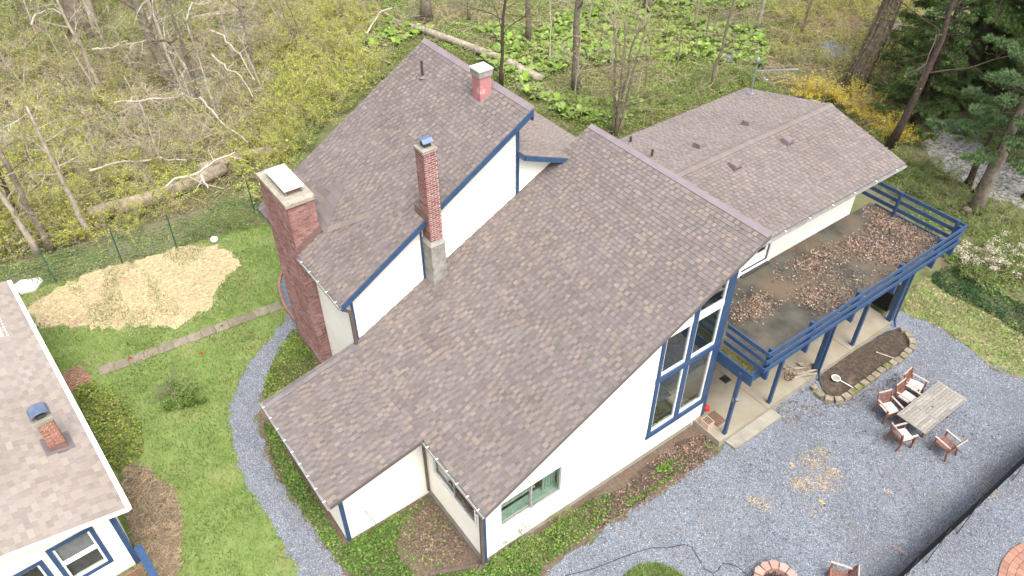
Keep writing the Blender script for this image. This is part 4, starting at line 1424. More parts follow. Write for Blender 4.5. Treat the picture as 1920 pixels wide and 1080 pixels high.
for zt in (4.36, 4.03, 3.68):
    mb = MB()
    mb.box(RX - 0.02, RX + 0.02, RY0, RY1, zt - 0.15, zt)
    mb.build('rail_board', M['blue'], deck)
    mb = MB()
    mb.box(0.01, RX - 0.021, RY0 - 0.0, RY0 + 0.04, zt - 0.15, zt)
    mb.build('rail_board', M['blue'], deck)
    mb = MB()
    mb.box(-2.95, RX - 0.021, RY1 - 0.04, RY1, zt - 0.15, zt)
    mb.build('rail_board', M['blue'], deck)
for y in (9.53, 11.47, 13.84, 16.21, 18.58, 19.82):
    mb = MB()
    mb.box(RX - 0.20, RX - 0.022, y - 0.075, y + 0.03, DZ - 0.30, 4.27)
    mb.build('rail_post', M['blue'], deck)
for x in (-0.95, 1.3):
    mb = MB()
    mb.box(x - .05, x + .05, RY1 - 0.15, RY1 - 0.042, DZ - 0.3, 4.42)
    mb.build('rail_post', M['blue'], deck)
for (y, w, x) in [(8.96, 0.11, 1.02), (11.2, 0.11, 1.02), (13.65, 0.17, 1.05), (15.9, 0.12, 1.02), (18.2, 0.17, 1.05)]:
    mb = MB()
    mb.box(x - w / 2, x + w / 2, y - w / 2, y + w / 2, 0.27, DZ - 0.122)
    mb.build('support_post', M['blue'], deck)
for y in (13.68, 18.3):
    mb = MB()
    mb.bar((1.17, y, DZ - .3), (1.19, y, 0.35), 0.06, 0.06)
    mb.bar((1.19, y, 0.37), (1.32, y, 0.08), 0.06, 0.06)
    mb.build('downspout', M['blue'], deck)
mb = MB()
mb.lathe([(0.02, 2.0), (0.07, 2.02), (0.08, 2.1), (0.04, 2.17)], 1.13, 8.96, 10)
o = mb.build('lamp', M['steel'], deck)
mb = MB()
mb.bar((1.02, 8.9, 2.08), (1.10, 8.78, 2.03), 0.06, 0.07)
mb.build('lamp_head', M['dark_metal'], o)
# moss along the near edge of the deck, puddled litter all over it
P = sample([(0.05, 9.06), (1.28, 9.06), (1.28, 9.3), (0.05, 9.3)], 1500)
leaf_obj('moss', up3(P, DZ + .004, DZ + .03), 0.045, vary([(0.10, 0.11, 0.025), (0.15, 0.14, 0.035), (0.13, 0.095, 0.06)], len(P)), M['dry'], tilt=0.7, parent=deck, kind='stuff')

porch = thing('porch', 'pale concrete porch slab below the blue balcony deck', 'porch', loc=(0, 13, 0))
ys = [8.56, 10.95, 13.1, 15.6, 18.27]
for a, b in zip(ys, ys[1:]):
    mb = MB()
    mb.hexa([(WXW, a + .008, -0.05), (1.17, a + .008, -0.05), (1.17, b - .008, -0.05), (WXW, b - .008, -0.05)], [(WXW, a + .008, 0.267), (1.16, a + .008, 0.267), (1.16, b - .008, 0.267), (WXW, b - .008, 0.267)])
    mb.build('slab', M['porch'], porch)
mb = MB()
mb.box(WXW, 1.12, 8.6, 18.2, -0.05, 0.245)
mb.build('joint', M['soil'], porch)
mb = MB()
mb.hexa([(1.18, 8.86, -.03), (1.60, 8.90, -.03), (1.60, 11.2, -.03), (1.18, 11.2, -.03)], [(1.18, 8.86, .12), (1.60, 8.90, .12), (1.60, 11.2, .12), (1.18, 11.2, .12)])
tag(mb.build('step', M['concrete']), 'grey concrete step in the gravel along the porch edge', 'step')
mb = MB()
mb.box(0.26, 0.60, 8.50 + .1, 8.80 + .1, 0.268, 0.52)
box_o = tag(mb.build('parcel_box', M['card']), 'small cardboard parcel on the near corner of the porch', 'box')
mb = MB()
for k in range(5):
    mb.box(0.29, 0.58, 8.63 + k * 0.05, 8.66 + k * 0.05, 0.521, 0.525)
mb.build('tape', M['black'], box_o)
mb = MB()
for k in range(10):
    mb.box(0.15 + k * .055, 0.2 + k * .055, 9.0, 9.42, 0.268, 0.287)
tag(mb.build('door_mat', M['mat_brown']), 'brown ribbed door mat beside the parcel', 'mat')
d = at(1360, 711, .27)
mb = MB()
mb.box(d.x - .16, d.x + .16, d.y - .16, d.y + .16, 0.268, 0.276)
dr = tag(mb.build('floor_grate', M['dark_metal']), 'dark square metal grate set flat on the porch', 'grate')
for k in range(5):
    mb = MB()
    mb.box(d.x - .13, d.x + .13, d.y - .13 + k * .06, d.y - .105 + k * .06, 0.2765, 0.284)
    mb.build('slat', M['black'], dr)
d = at(1322, 773, .27)
mb = MB()
mb.lathe([(0.07, .27), (0.11, .34), (0.11, .42), (0.05, .49), (0.01, .5)], d.x - .05, d.y + .1, 12)
tag(mb.build('red_ball', M['red'], smooth=True), 'red ball on the porch by the blue house corner', 'ball')
d = at(1478, 710, .27)
bk = thing('wire_basket', 'round brown wire plant stand on the porch by a thin post', 'basket', loc=d)
for (r, z) in [(0.22, .62), (0.17, .45), (0.12, .3)]:
    mb = MB()
    mb.tube([d + Vector((r * math.cos(a * math.pi / 8), r * math.sin(a * math.pi / 8), z - .27)) for a in range(17)], 0.012, 5)
    mb.build('hoop', M['mat_brown'], bk)
mb = MB()
for k in range(8):
    a = k * math.pi / 4
    mb.tube([d + Vector((.22 * math.cos(a), .22 * math.sin(a), .35)), d + Vector((.12 * math.cos(a), .12 * math.sin(a), .0))], 0.009, 5)
mb.build('wires', M['mat_brown'], bk)
d = at(1508, 700, .27)
for k in range(9):
    a = random.uniform(-.5, .5)
    mb = MB()
    q = d + Vector((random.uniform(-.35, .25), random.uniform(-.4, .45), 0.06 + 0.07 * (k // 4)))
    ln = random.uniform(.25, .4)
    e = Vector((math.cos(a + .9), math.sin(a + .9), random.uniform(-.02, .25))) * ln
    mb.tube([q - e, q - e * .3 + Vector((.02, .02, .01)), q + e], [.055, .05, .035], 7, wob=.15)
    tag(mb.build('firewood_log', M['bark_pale' if k % 2 else 'bark_log']), 'weathered driftwood stick heaped on the porch by the thick post', 'firewood', 'driftwood sticks heaped by the thick post')
d = at(1656, 570, .27)
gr = thing('grill', 'black covered grill at the far end of the porch', 'grill', loc=d)
mb = MB()
mb.hexa([d + Vector((-.35, -.3, 0)), d + Vector((.35, -.3, 0)), d + Vector((.35, .3, 0)), d + Vector((-.35, .3, 0))], [d + Vector((-.33, -.25, .85)), d + Vector((.33, -.25, .85)), d + Vector((.33, .25, .85)), d + Vector((-.33, .25, .85))])
mb.build('cover', M['black'], gr)
mb = MB()
mb.hexa([d + Vector((-.33, -.25, .852)), d + Vector((.33, -.25, .852)), d + Vector((.33, .25, .852)), d + Vector((-.33, .25, .852))], [d + Vector((-.28, -.12, 1.1)), d + Vector((.28, -.12, 1.1)), d + Vector((.28, .12, 1.1)), d + Vector((-.28, .12, 1.1))])
mb.build('lid', M['black'], gr)

# planter bed with a rim of blocks
soil = smooth_poly(xy([(1532, 703), (1600, 660), (1680, 612), (1703, 628), (1714, 648), (1696, 676), (1650, 703), (1600, 735), (1572, 748), (1545, 742)]), 1)
sheet('planter_soil', soil, 0.05, M['soil'], amp=0.02, seed=40)
rimw = thing('planter_edging', 'mossy stone block edging curving round the soil bed by the porch', 'edging', loc=at(1640, 690))
RIM = [(350, 738), (392, 790), (462, 822), (532, 828), (587, 806), (636, 772), (682, 737), (727, 706), (770, 676), (810, 646), (850, 611), (896, 583), (940, 554), (982, 534), (1022, 500), (1052, 466), (1086, 436), (1082, 393), (1056, 343), (1018, 310)]
rp = [at(1440 + x / 4, 540 + y / 4, 0.17) for x, y in RIM]
for i, p in enumerate(rp):
    t = (rp[min(i + 1, len(rp) - 1)] - rp[max(i - 1, 0)])
    t.z = 0
    t.normalize()
    s = Vector((-t.y, t.x, 0))
    dist = (rp[min(i + 1, len(rp) - 1)] - rp[max(i - 1, 0)]).length / 2
    L, W_ = dist * 0.47, 0.115
    z1 = 0.17 + random.uniform(-.015, .015)
    c = Vector((p.x, p.y, 0))
    mb = MB()
    mb.hexa([c - t * L - s * W_, c + t * L - s * W_, c + t * L * .85 + s * W_, c - t * L * .85 + s * W_], [c - t * L * .94 - s * W_ * .95 + NO * z1, c + t * L * .94 - s * W_ * .95 + NO * z1, c + t * L * .8 + s * W_ * .95 + NO * z1, c - t * L * .8 + s * W_ * .95 + NO * z1])
    mb.build('block', M['block'], rimw)
# tools left on the soil
d, e = at(1567, 710, .12), at(1600, 727, .1)
net = thing('pool_net', 'white round net on a short pole lying on the planter soil', 'net', loc=d)
mb = MB()
mb.tube([d + Vector((.15 * math.cos(a * math.pi / 8), .15 * math.sin(a * math.pi / 8), .04)) for a in range(17)], 0.014, 5)
mb.build('hoop', M['white'], net)
mb = MB()
mb.lathe([(.02, .1), (.12, .125), (.145, .155)], d.x, d.y, 14)
mb.build('mesh_bag', M['concrete'], net)
mb = MB()
mb.tube([d + (e - d).normalized() * .15 + NO * .03, e], 0.014, 5)
mb.build('handle', M['white'], net)
d, e = at(1646, 661, .1), at(1677, 672, .1)
mb = MB()
mb.tube([d, e], 0.016, 6)
st = tag(mb.build('garden_stake', M['dead_white']), 'pale wooden stake lying on the planter soil', 'stake')
mb = MB()
mb.tube([d, d + (d - e).normalized() * .06], 0.028, 6)
mb.build('knob', M['dead_white'], st)


# ================================================================== table, chairs, fire pit
T = [at(*p, 0.74) for p in [(1680, 777), (1735, 814), (1815, 748), (1760, 714)]]
tc = (T[0] + T[2]) / 2
table = thing('garden_table', 'long weathered grey wooden dining table on the gravel', 'table', loc=(tc.x, tc.y, 0))
ea = ((T[2] - T[1]) + (T[3] - T[0])).normalized()       # long direction
eb = Vector((-ea.y, ea.x, 0))                            # towards the house side
LA, LB = 1.24, 0.515
P_ = lambda a, b, z: Vector((tc.x, tc.y, 0)) + ea * a + eb * b + NO * z


def tbox(a0, a1, b0, b1, z0, z1, name, m, par=None):
    mb = MB()
    mb.hexa([P_(a0, b0, z0), P_(a1, b0, z0), P_(a1, b1, z0), P_(a0, b1, z0)], [P_(a0, b0, z1), P_(a1, b0, z1), P_(a1, b1, z1), P_(a0, b1, z1)])
    return mb.build(name, m, par or table)


for a0, a1 in [(-LA, -LA + .08), (LA - .08, LA)]:
    tbox(a0, a1, -LB, LB, .705, .74, 'top_rail', M['grey_wood'])
for s in (-1, 1):
    b0, b1 = (-LB, -LB + .05) if s < 0 else (LB - .05, LB)
    tbox(-LA + .083, LA - .083, b0, b1, .705, .74, 'top_rail', M['grey_wood'])
for a0, a1 in [(-.42, -.36), (.36, .42)]:
    tbox(a0, a1, -LB + .053, LB - .053, .705, .74, 'cross_rail', M['grey_wood'])
for (a0, a1) in [(-LA + .083, -.423), (-.357, .357), (.423, LA - .083)]:
    nn = 9
    for k in range(nn):
        b0 = -LB + .056 + k * (2 * LB - .112) / nn
        tbox(a0, a1, b0 + .004, b0 + (2 * LB - .112) / nn - .004, .712, .737 + random.uniform(-.002, .002), 'slat', M['grey_wood'])
tbox(-.03, .03, -.03, .03, .738, .742, 'parasol_hole', M['dark_metal'])
for a in (-.72, .72):
    for b in (-.28, .28):
        mb = MB()
        mb.bar(P_(a, b, .7), P_(a, b * 1.25, .0), .07, .07)
        mb.build('leg', M['teak'], table)
    tbox(a - .03, a + .03, -.36, .36, .3, .37, 'stretcher', M['teak'])
tbox(-.69, .69, -.03, .03, .31, .36, 'stretcher', M['teak'])
tbox(-LA + .15, LA - .15, -LB + .07, LB - .07, .655, .704, 'apron', M['teak'])


def make_chair():
    """front towards +Y in its own frame"""
    t = thing('garden_chair', '', 'chair')
    W_, D_ = 0.27, 0.25
    for s in (-1, 1):
        mb = MB()
        mb.bar((s * W_, D_, 0), (s * W_, D_ - .01, .64), .05, .05, up=(0, 1, 0))
        mb.build('leg', M['teak'], t)
        mb = MB()
        mb.bar((s * W_, -D_ - .06, 0), (s * W_, -D_ + .02, .42), .05, .05, up=(0, 1, 0))
        mb.bar((s * W_, -D_ + .02, .42), (s * W_, -D_ - .12, .90), .05, .045, up=(0, 1, 0))
        mb.build('leg', M['teak'], t)
        mb = MB()
        mb.bar((s * W_, -D_ - .05, .635), (s * W_, D_ + .05, .66), .06, .03)
        mb.build('armrest', M['arm_wood'], t)
    for k in range(6):
        mb = MB()
        y = -D_ + .03 + k * .083
        mb.box(-W_ + .03, W_ - .03, y, y + .068, .405, .43)
        mb.build('slat', M['teak'], t)
    mb = MB()
    mb.box(-W_ - .01, W_ + .01, D_ - .02, D_ + .02, .34, .40)
    mb.box(-W_ - .01, W_ + .01, -D_ - .02, -D_ + .02, .34, .40)
    mb.build('seat_frame', M['teak'], t)
    for z, dy in [(.47, -.012), (.87, -.132)]:
        mb = MB()
        mb.bar((-W_, -D_ + dy, z), (W_, -D_ + dy, z), .03, .06)
        mb.build('back_rail', M['teak' if z < .6 else 'arm_wood'], t)
    for k in range(9):
        x = -W_ + .05 + k * (2 * W_ - .1) / 8
        mb = MB()
        mb.bar((x, -D_ - .02, .49), (x, -D_ - .125, .85), .028, .014, up=(0, 1, 0))
        mb.build('back_slat', M['teak'], t)
    return t


CH = [((1712, 728), (0.98, 0.08), 'wooden armchair with a patterned cushion, farthest up the house side of the table', 'spot'),
      ((1698, 750), (1, 0.0), 'wooden armchair between the two other cushioned chairs on the house side of the table', 'pale'),
      ((1664, 770), (0.92, -0.32), 'wooden armchair with a blank pale cushion turned out by the table corner', 'pale'),
      ((1690, 821), (0.35, 0.95), 'wooden armchair facing the near short end of the table', 'grey'),
      ((1772, 837), (-0.95, 0.1), 'bare reddish wooden armchair on the open gravel side of the table', None),
      ((1572, 1088), (-0.85, -0.55), 'bare reddish wooden armchair by the round fire pit', None)]
proto = make_chair()
for i, (px, fd, lab, cu) in enumerate(CH):
    c = proto if i == 0 else copy_tree(proto)
    p = at(px[0], px[1], 0.3)
    c.location = (p.x, p.y, 0)
    ang = math.atan2(fd[1], fd[0]) - math.pi / 2
    c.rotation_euler = (0, 0, ang)
    c['label'] = lab
    c['group'] = 'wooden garden armchairs on the gravel'
    if cu:
        mb = MB()
        mb.hexa([(-.22, -.2, .432), (.22, -.2, .432), (.22, .23, .432), (-.22, .23, .432)], [(-.235, -.215, .465), (.235, -.215, .465), (.235, .245, .465), (-.235, .245, .465)])
        mb.hexa([(-.235, -.215, .4651), (.235, -.215, .4651), (.235, .245, .4651), (-.235, .245, .4651)], [(-.2, -.18, .497), (.2, -.18, .497), (.2, .21, .497), (-.2, .21, .497)])
        q = mb.build('seat_cushion', {'spot': M['cushion_spot'], 'pale': M['cushion'], 'grey': M['pale_stone']}[cu])
        q.location, q.rotation_euler = c.location, c.rotation_euler
        if i == 0:
            q.rotation_euler[2] += 0.2
        tag(q, {0: 'patterned white seat cushion askew on the farthest chair', 1: 'pale seat cushion on the middle chair half under the table', 2: 'pale pink seat cushion on the chair turned out by the table corner', 3: 'thin grey seat pad on the chair at the short end of the table'}[i], 'cushion', 'seat cushions')

fc = at(1458, 1092, 0.3)
pit = thing('fire_pit', 'round fire pit of pink concrete blocks with charred sticks inside', 'fire pit', loc=(fc.x, fc.y, 0))
for lvl in range(2):
    nb = 13
    for k in range(nb):
        a0 = 2 * math.pi * (k + .5 * lvl) / nb + .02
        a1 = 2 * math.pi * (k + 1 + .5 * lvl) / nb - .02
        ro, ri = 0.66 + random.uniform(-.01, .01), 0.42
        z0, z1 = lvl * .16, lvl * .16 + .15 + random.uniform(-.006, .006)
        am = (a0 + a1) / 2
        ring = [(ri, a0), (ro * .97, a0 + .02), (ro * 1.02, am), (ro * .97, a1 - .02), (ri, a1)]
        mb = MB()
        pts = [Vector((fc.x + r * math.cos(a), fc.y + r * math.sin(a), z0)) for r, a in ring]
        mb.prism(pts, (0, 0, z1 - z0))
        mb.build('block', M['pit_block'], pit)
mb = MB()
mb.lathe([(.43, -.01), (.43, .05), (.1, .08), (.01, .08)], fc.x, fc.y, 20)
mb.build('ash_bed', M['soil'], pit)
P = np.column_stack([fc.x + rng.normal(0, .17, 130), fc.y + rng.normal(0, .17, 130), rng.uniform(.08, .2, 130)])
o = stick_obj('charred_sticks', P, 0.22, 0.016, vary([(0.03, 0.028, 0.026), (0.09, 0.08, 0.07), (0.16, 0.13, 0.1)], 130), M['dry'], 0.5)
attach(o, pit)

# black screen fence
fa, fb = at(1640, 1131), at(1935, 855)
fd_ = (fb - fa)
fl_ = fd_.length
fu = fd_.normalized()
fn = Vector((-fu.y, fu.x, 0))
fence = thing('screen_fence', 'low black mesh screen fence running across the gravel', 'fence', loc=(fa.x, fa.y, 0))
nb = 8
fe = fa + fu * (fl_ * 1.5)
posts = []
for k in range(nb + 1):
    p = fa.lerp(fe, k / nb) + fn * random.uniform(-.02, .02)
    posts.append(p)
    mb = MB()
    mb.box(p.x - .022, p.x + .022, p.y - .022, p.y + .022, 0, 1.10 + random.uniform(-.02, .05))
    mb.build('post', M['black'], fence)
    if k % 2 == 1 or k == 2:
        mb = MB()
        q = p - fn * .04
        mb.bar(q + NO * .82, q - fu * .95 - fn * .1 + NO * .02, .022, .022)
        mb.build('brace', M['black'], fence)
for a, b in zip(posts, posts[1:]):
    mb = MB()
    for i in range(6):
        c, d = a.lerp(b, i / 6), a.lerp(b, (i + 1) / 6)
        s0, s1 = -.03 * math.sin(math.pi * i / 6), -.03 * math.sin(math.pi * (i + 1) / 6)
        mb.hexa([c - fn * .006, d - fn * .006, d + fn * .006, c + fn * .006], [c - fn * .006 + NO * (1.04 + s0), d - fn * .006 + NO * (1.04 + s1), d + fn * .006 + NO * (1.04 + s1), c + fn * .006 + NO * (1.04 + s0)])
    mb.build('mesh_panel', M['screen'], fence)
    mb = MB()
    mb.bar(a + NO * 1.055, b + NO * 1.055, .035, .03)
    mb.build('top_rail', M['black'], fence)

# brick patio at the lower right corner: curved courses of pavers
pc = at(2040, 1150)
r0 = (at(1880, 1070) - pc).length
patio = thing('brick_patio', 'round patio of reddish brick pavers at the gravel edge', 'patio', loc=(pc.x, pc.y, 0))
a_ref = math.atan2((at(1900, 1060) - pc).y, (at(1900, 1060) - pc).x)
cnt = 0
for ring in range(11):
    ro = r0 + .1 - ring * 0.205
    ri = ro - .195
    k = max(6, int(2.6 * ro / .215))
    for j in range(k):
        a0, a1 = a_ref - 1.3 + 2.6 * j / k, a_ref - 1.3 + 2.6 * (j + .95) / k
        if ring % 2:
            a0, a1 = a0 + 1.3 / k, a1 + 1.3 / k
        z1 = .05 + random.uniform(-.006, .006)
        ringp = [(ri, a0), (ro, a0), (ro, a1), (ri, a1)]
        pts = [Vector((pc.x + r * math.cos(a), pc.y + r * math.sin(a), 0)) for r, a in ringp]
        mb = MB()
        mb.prism(pts, (0, 0, z1))
        mb.build('brick', M['paver'], patio)
        cnt += 1
        if cnt >= 298:
            break
    if cnt >= 298:
        break

# hose on the gravel
HP = [(1040, 1092), (1062, 1079), (1110, 1067), (1167, 1045), (1195, 1035), (1222, 1027), (1252, 1027), (1282, 1021), (1297, 1025), (1303, 1036), (1310, 1047), (1315, 1058), (1322, 1067), (1337, 1075), (1346, 1070), (1352, 1060), (1358, 1056), (1365, 1057), (1382, 1062), (1400, 1077), (1410, 1090)]
mb = MB()
mb.tube([at(u, v, .03) for u, v in HP], 0.0095, 6)
tag(mb.build('garden_hose', M['black'], smooth=True), 'thin dark hose snaking over the gravel to the fire pit', 'hose')
a, b = at(1674, 1023, .03), at(1702, 1042, .03)
mb = MB()
mb.bar(a, b, .035, .02)
tag(mb.build('red_strip', M['pit_block']), 'narrow pinkish strip lying on the gravel near the black fence', 'strip')

# marker flags in the lawn
for (u, v), lab in [((453, 497), 'red marker flag beside the straw patch at its right tip'), ((470, 628), 'red marker flag nearest the gravel path'), ((376, 664), 'red marker flag in open grass below the slab path'), ((93, 618), 'red marker flag at the straw edge near the cottage'), ((242, 673), 'red marker flag on the upper side of the slab path'), ((256, 682), 'red marker flag on the lower side of the slab path')]:
    p = at(u, v, .3)
    p.z = 0
    fg = thing('marker_flag', lab, 'flag', 'red marker flags in the lawn', loc=p)
    mb = MB()
    mb.tube([p, p + NO * .42], .006, 5)
    mb.build('wire', M['steel'], fg)
    mb = MB()
    a = random.uniform(0, 6)
    dd = Vector((math.cos(a), math.sin(a), 0)) * .1
    mb.prism([p + NO * .30, p + dd + NO * .29, p + dd * 1.0 + NO * .39, p + NO * .41], Vector((-dd.y, dd.x, 0)) * .06)
    mb.build('flag', M['red'], fg)

p = at(402, 450, .12)
mb = MB()
mb.lathe([(0.05, .01), (.13, .06), (.17, .14), (.14, .23), (.06, .29), (.01, .3)], p.x, p.y, 14)
tag(mb.build('white_ball', M['white'], smooth=True), 'white ball at the back edge of the lawn', 'ball')
ring = [at(*q) for q in [(22, 541), (40, 528), (76, 523), (82, 529), (68, 546), (40, 553)]]
mb = MB()
mb.prism([q + NO * .0 for q in reversed(ring)], (0, 0, .09))
o = tag(mb.build('stone_slab', M['pale_stone']), 'pale flat stone lying in the ivy behind the cottage', 'stone')

# wire fence with green posts along the back of the lawn
FP = [(106, 531, 75, 481), (230, 494, 210, 437), (332, 466, 315, 410), (478, 397, 469, 367)]
FPOST = [at(-60, 585), at(106, 531), at(230, 494), at(332, 466), at(478, 397)]
wf_ = thing('wire_fence', 'sagging wire fence on green steel posts behind the lawn', 'fence', loc=FPOST[1])
FPOST.append(FPOST[-1] + (FPOST[-1] - FPOST[-2]) * 0.9)
for p in FPOST:
    mb = MB()
    tilt = Vector((random.uniform(-.06, .06), random.uniform(-.08, .08), 0))
    mb.bar(p, p + tilt + NO * 1.75, .05, .035)
    po = mb.build('post', M['green_post'], wf_)
for z in np.arange(.15, 1.5, .15):
    for a, b in zip(FPOST, FPOST[1:]):
        mb = MB()
        mb.tube([a + NO * z, a.lerp(b, .5) + NO * (z - .05), b + NO * z], .004, 3)
        mb.build('wire', M['wire'], wf_)
mb = MB()
for a, b in zip(FPOST, FPOST[1:]):
    L = (b - a).length
    for k in range(int(L / .2)):
        q = a.lerp(b, (k + .5) * .2 / L)
        mb.tube([q + NO * .1, q + NO * 1.45], .003, 3)
mb.build('mesh_wires', M['wire'], wf_, kind='stuff')


# ================================================================== cottage
e1 = Vector((0.99821, 0.05977, 0))
e2 = Vector((0.05977, -0.99821, 0))
C0 = Vector((-5.71, -7.59, 0))
cot = thing('cottage', 'small white cottage with a faded pinkish shingle roof and blue window trim', 'house', loc=(-8, -10, 0))
CP = lambda a, b, z=0.0: C0 + e1 * a + e2 * b + NO * z
PIT = 0.2417
RIDGE = 4.1
czr = lambda b: 2.7 + PIT * b


def cbox(name, a0, a1, b0, b1, z0, z1, m, par=None, sh=(0, 0)):
    mb = MB()
    mb.hexa([CP(a0, b1, z0), CP(a1, b1, z0), CP(a1, b0, z0), CP(a0, b0, z0)], [CP(a0, b1, z1), CP(a1, b1, z1), CP(a1, b0, z1), CP(a0, b0, z1)])
    return mb.build(name, m, par or cot)


c_roof = slab_roof('roof', [CP(-12.2, RIDGE, czr(RIDGE)), CP(0, RIDGE, czr(RIDGE)), CP(0, 0, 2.7), CP(-12.2, 0, 2.7)], 0.14, parent=cot)
slab_roof('roof_far_side', [CP(-12.2, 2 * RIDGE, 2.7), CP(0, 2 * RIDGE, 2.7), CP(0, RIDGE + .003, czr(RIDGE)), CP(-12.2, RIDGE + .003, czr(RIDGE))], 0.14, parent=cot)
FC = Frame(CP(0, 0, 2.7), -e1, (e2.x, e2.y, PIT))
kc = math.hypot(1, PIT)
CPAL = [(0.272, 0.236, 0.208), (0.28, 0.243, 0.214), (0.264, 0.23, 0.204), (0.286, 0.248, 0.218), (0.272, 0.238, 0.212), (0.277, 0.235, 0.204)]
if FC.n.z < 0:
    FC.n = -FC.n
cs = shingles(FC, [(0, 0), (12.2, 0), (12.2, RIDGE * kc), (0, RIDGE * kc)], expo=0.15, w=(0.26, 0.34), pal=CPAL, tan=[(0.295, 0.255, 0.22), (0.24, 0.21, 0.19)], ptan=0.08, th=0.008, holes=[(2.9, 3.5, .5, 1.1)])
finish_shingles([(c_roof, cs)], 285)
FC2 = Frame(CP(-12.2, 2 * RIDGE, 2.7), e1, (-e2.x, -e2.y, PIT))
if FC2.n.z < 0:
    FC2.n = -FC2.n
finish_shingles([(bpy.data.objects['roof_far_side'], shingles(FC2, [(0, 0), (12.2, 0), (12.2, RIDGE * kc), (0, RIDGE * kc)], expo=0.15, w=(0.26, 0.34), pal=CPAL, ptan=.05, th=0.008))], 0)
# white gutter and drip edges
mb = MB()
mb.hexa([CP(-12.2, 0.0, 2.58), CP(0.02, 0.0, 2.58), CP(0.02, -0.09, 2.58), CP(-12.2, -0.09, 2.58)], [CP(-12.2, 0.03, 2.728), CP(0.02, 0.03, 2.728), CP(0.02, -0.10, 2.70), CP(-12.2, -0.10, 2.70)])
mb.build('gutter', M['white'], cot)
mb = MB()
mb.prism([CP(0.004, -0.0, 2.56), CP(0.004, RIDGE, czr(RIDGE) - .14), CP(0.004, RIDGE, czr(RIDGE) + .012), CP(0.004, 0.0, 2.712)], e1 * .025)
mb.build('rake_board', M['white'], cot)
FG = Frame(CP(-.3, 0.42, 0), e2, Z)
if FG.n.dot(e1) < 0:
    FG.n = -FG.n
gz = lambda u: czr(u + .42) - .16
cw_h = [(0.62, 0.80), (1.56, 0.80), (1.56, 2.34), (0.62, 2.34)]
cd_h = [(1.95, 0.1), (2.9, 0.1), (2.9, 2.12), (1.95, 2.12)]
front = wall('gable_wall', FG, [(0, 0), (7.3, 0), (7.3, gz(0)), (RIDGE - .42, gz(RIDGE - .42)), (0, gz(0))], [cw_h, cd_h], parent=cot)
clapboards(FG, [(0.1, 0.1), (7.2, 0.1), (7.2, gz(0)), (RIDGE - .42, gz(RIDGE - .42)), (0.1, gz(0.1))], 0.1, gz(RIDGE - .5), front, holes=[(.5, 1.68, .68, 2.46), (1.82, 3.0, 0, 2.26)], expo=0.16)
trim(FG, -.02, 0.1, 0, gz(0) - .02, M['blue'], front, 'corner_board', 0.028, .052)


def blue_window(F, u0, u1, z0, z1, name, label, mid=True):
    mb = MB()
    for (a, b, c, d) in [(u0 - .11, u0, z0 - .11, z1 + .11), (u1, u1 + .11, z0 - .11, z1 + .11), (u0, u1, z0 - .11, z0), (u0, u1, z1, z1 + .11)]:
        mb.hexa([F(a, c, .019), F(b, c, .019), F(b, c, .05), F(a, c, .05)], [F(a, d, .019), F(b, d, .019), F(b, d, .05), F(a, d, .05)])
    o = mb.build(name, M['blue'], cot, label=label)
    zm = z0 + (z1 - z0) * .5
    for (c, d, q) in ([(z0 + .003, zm - .002, -.01), (zm + .002, z1 - .003, -.045)] if mid else [(z0 + .003, z1 - .003, -.02)]):
        s = MB()
        f_ = .06
        for (a, b, e, g) in [(u0 + .003, u0 + f_, c, d), (u1 - f_, u1 - .003, c, d), (u0 + f_, u1 - f_, c, c + f_), (u0 + f_, u1 - f_, d - f_, d)]:
            s.hexa([F(a, e, q - .02), F(b, e, q - .02), F(b, e, q + .02), F(a, e, q + .02)], [F(a, g, q - .02), F(b, g, q - .02), F(b, g, q + .02), F(a, g, q + .02)])
        s.build('sash', M['white'], o)
        g_ = MB()
        g_.poly([F(u0 + .03, c + .03, q), F(u1 - .03, c + .03, q), F(u1 - .03, d - .03, q), F(u0 + .03, d - .03, q)])
        g_.build('pane', M['glass_clear'], o)
    return o


blue_window(FG, 0.62, 1.56, 0.80, 2.34, 'window', 'blue framed sash window in the cottage gable')
blue_window(FG, 1.95, 2.9, 0.1, 2.12, 'door', 'cottage door with dark glass and blue trim', False)
# blinds and room behind
for z0_, z1_, n_, m_ in [(1.58, 2.33, 22, 'sheer'), (.83, 1.56, 20, 'blind')]:
    for k in range(n_):
        mb = MB()
        z = z0_ + k * (z1_ - z0_) / n_
        mb.hexa([FG(.64, z, -.125), FG(1.54, z, -.125), FG(1.54, z + .02, -.10), FG(.64, z + .02, -.10)], [FG(.64, z + .008, -.125), FG(1.54, z + .008, -.125), FG(1.54, z + .033, -.10), FG(.64, z + .033, -.10)])
        mb.build('blind_slat', M[m_], cot)
mb = MB()
mb.hexa([FG(.63, .82, -.139), FG(1.55, .82, -.139), FG(1.55, .82, -.132), FG(.63, .82, -.132)], [FG(.63, 2.33, -.139), FG(1.55, 2.33, -.139), FG(1.55, 2.33, -.132), FG(.63, 2.33, -.132)])
mb.build('window_shade', M['blind'], cot)
mb = MB()
mb.hexa([FG(1.95, .12, -.12), FG(2.9, .12, -.12), FG(2.9, .12, -.1), FG(1.95, .12, -.1)], [FG(1.95, 2.1, -.12), FG(2.9, 2.1, -.12), FG(2.9, 2.1, -.1), FG(1.95, 2.1, -.1)])
mb.build('door_panel', M['dark_metal'], cot)
rm = MB()
rm.poly([FG(-0.0 + .1, .05, -1.6), FG(7, .05, -1.6), FG(7, 2.5, -1.6), FG(.1, 2.5, -1.6)])
rm.poly([FG(.1, .05, -.15), FG(7, .05, -.15), FG(7, .05, -1.6), FG(.1, .05, -1.6)])
rm.build('room', M['room'], cot)
FSW = Frame(CP(-.3, .42, 0), -e1, Z)
if FSW.n.dot(-e2) < 0:
    FSW.n = -FSW.n
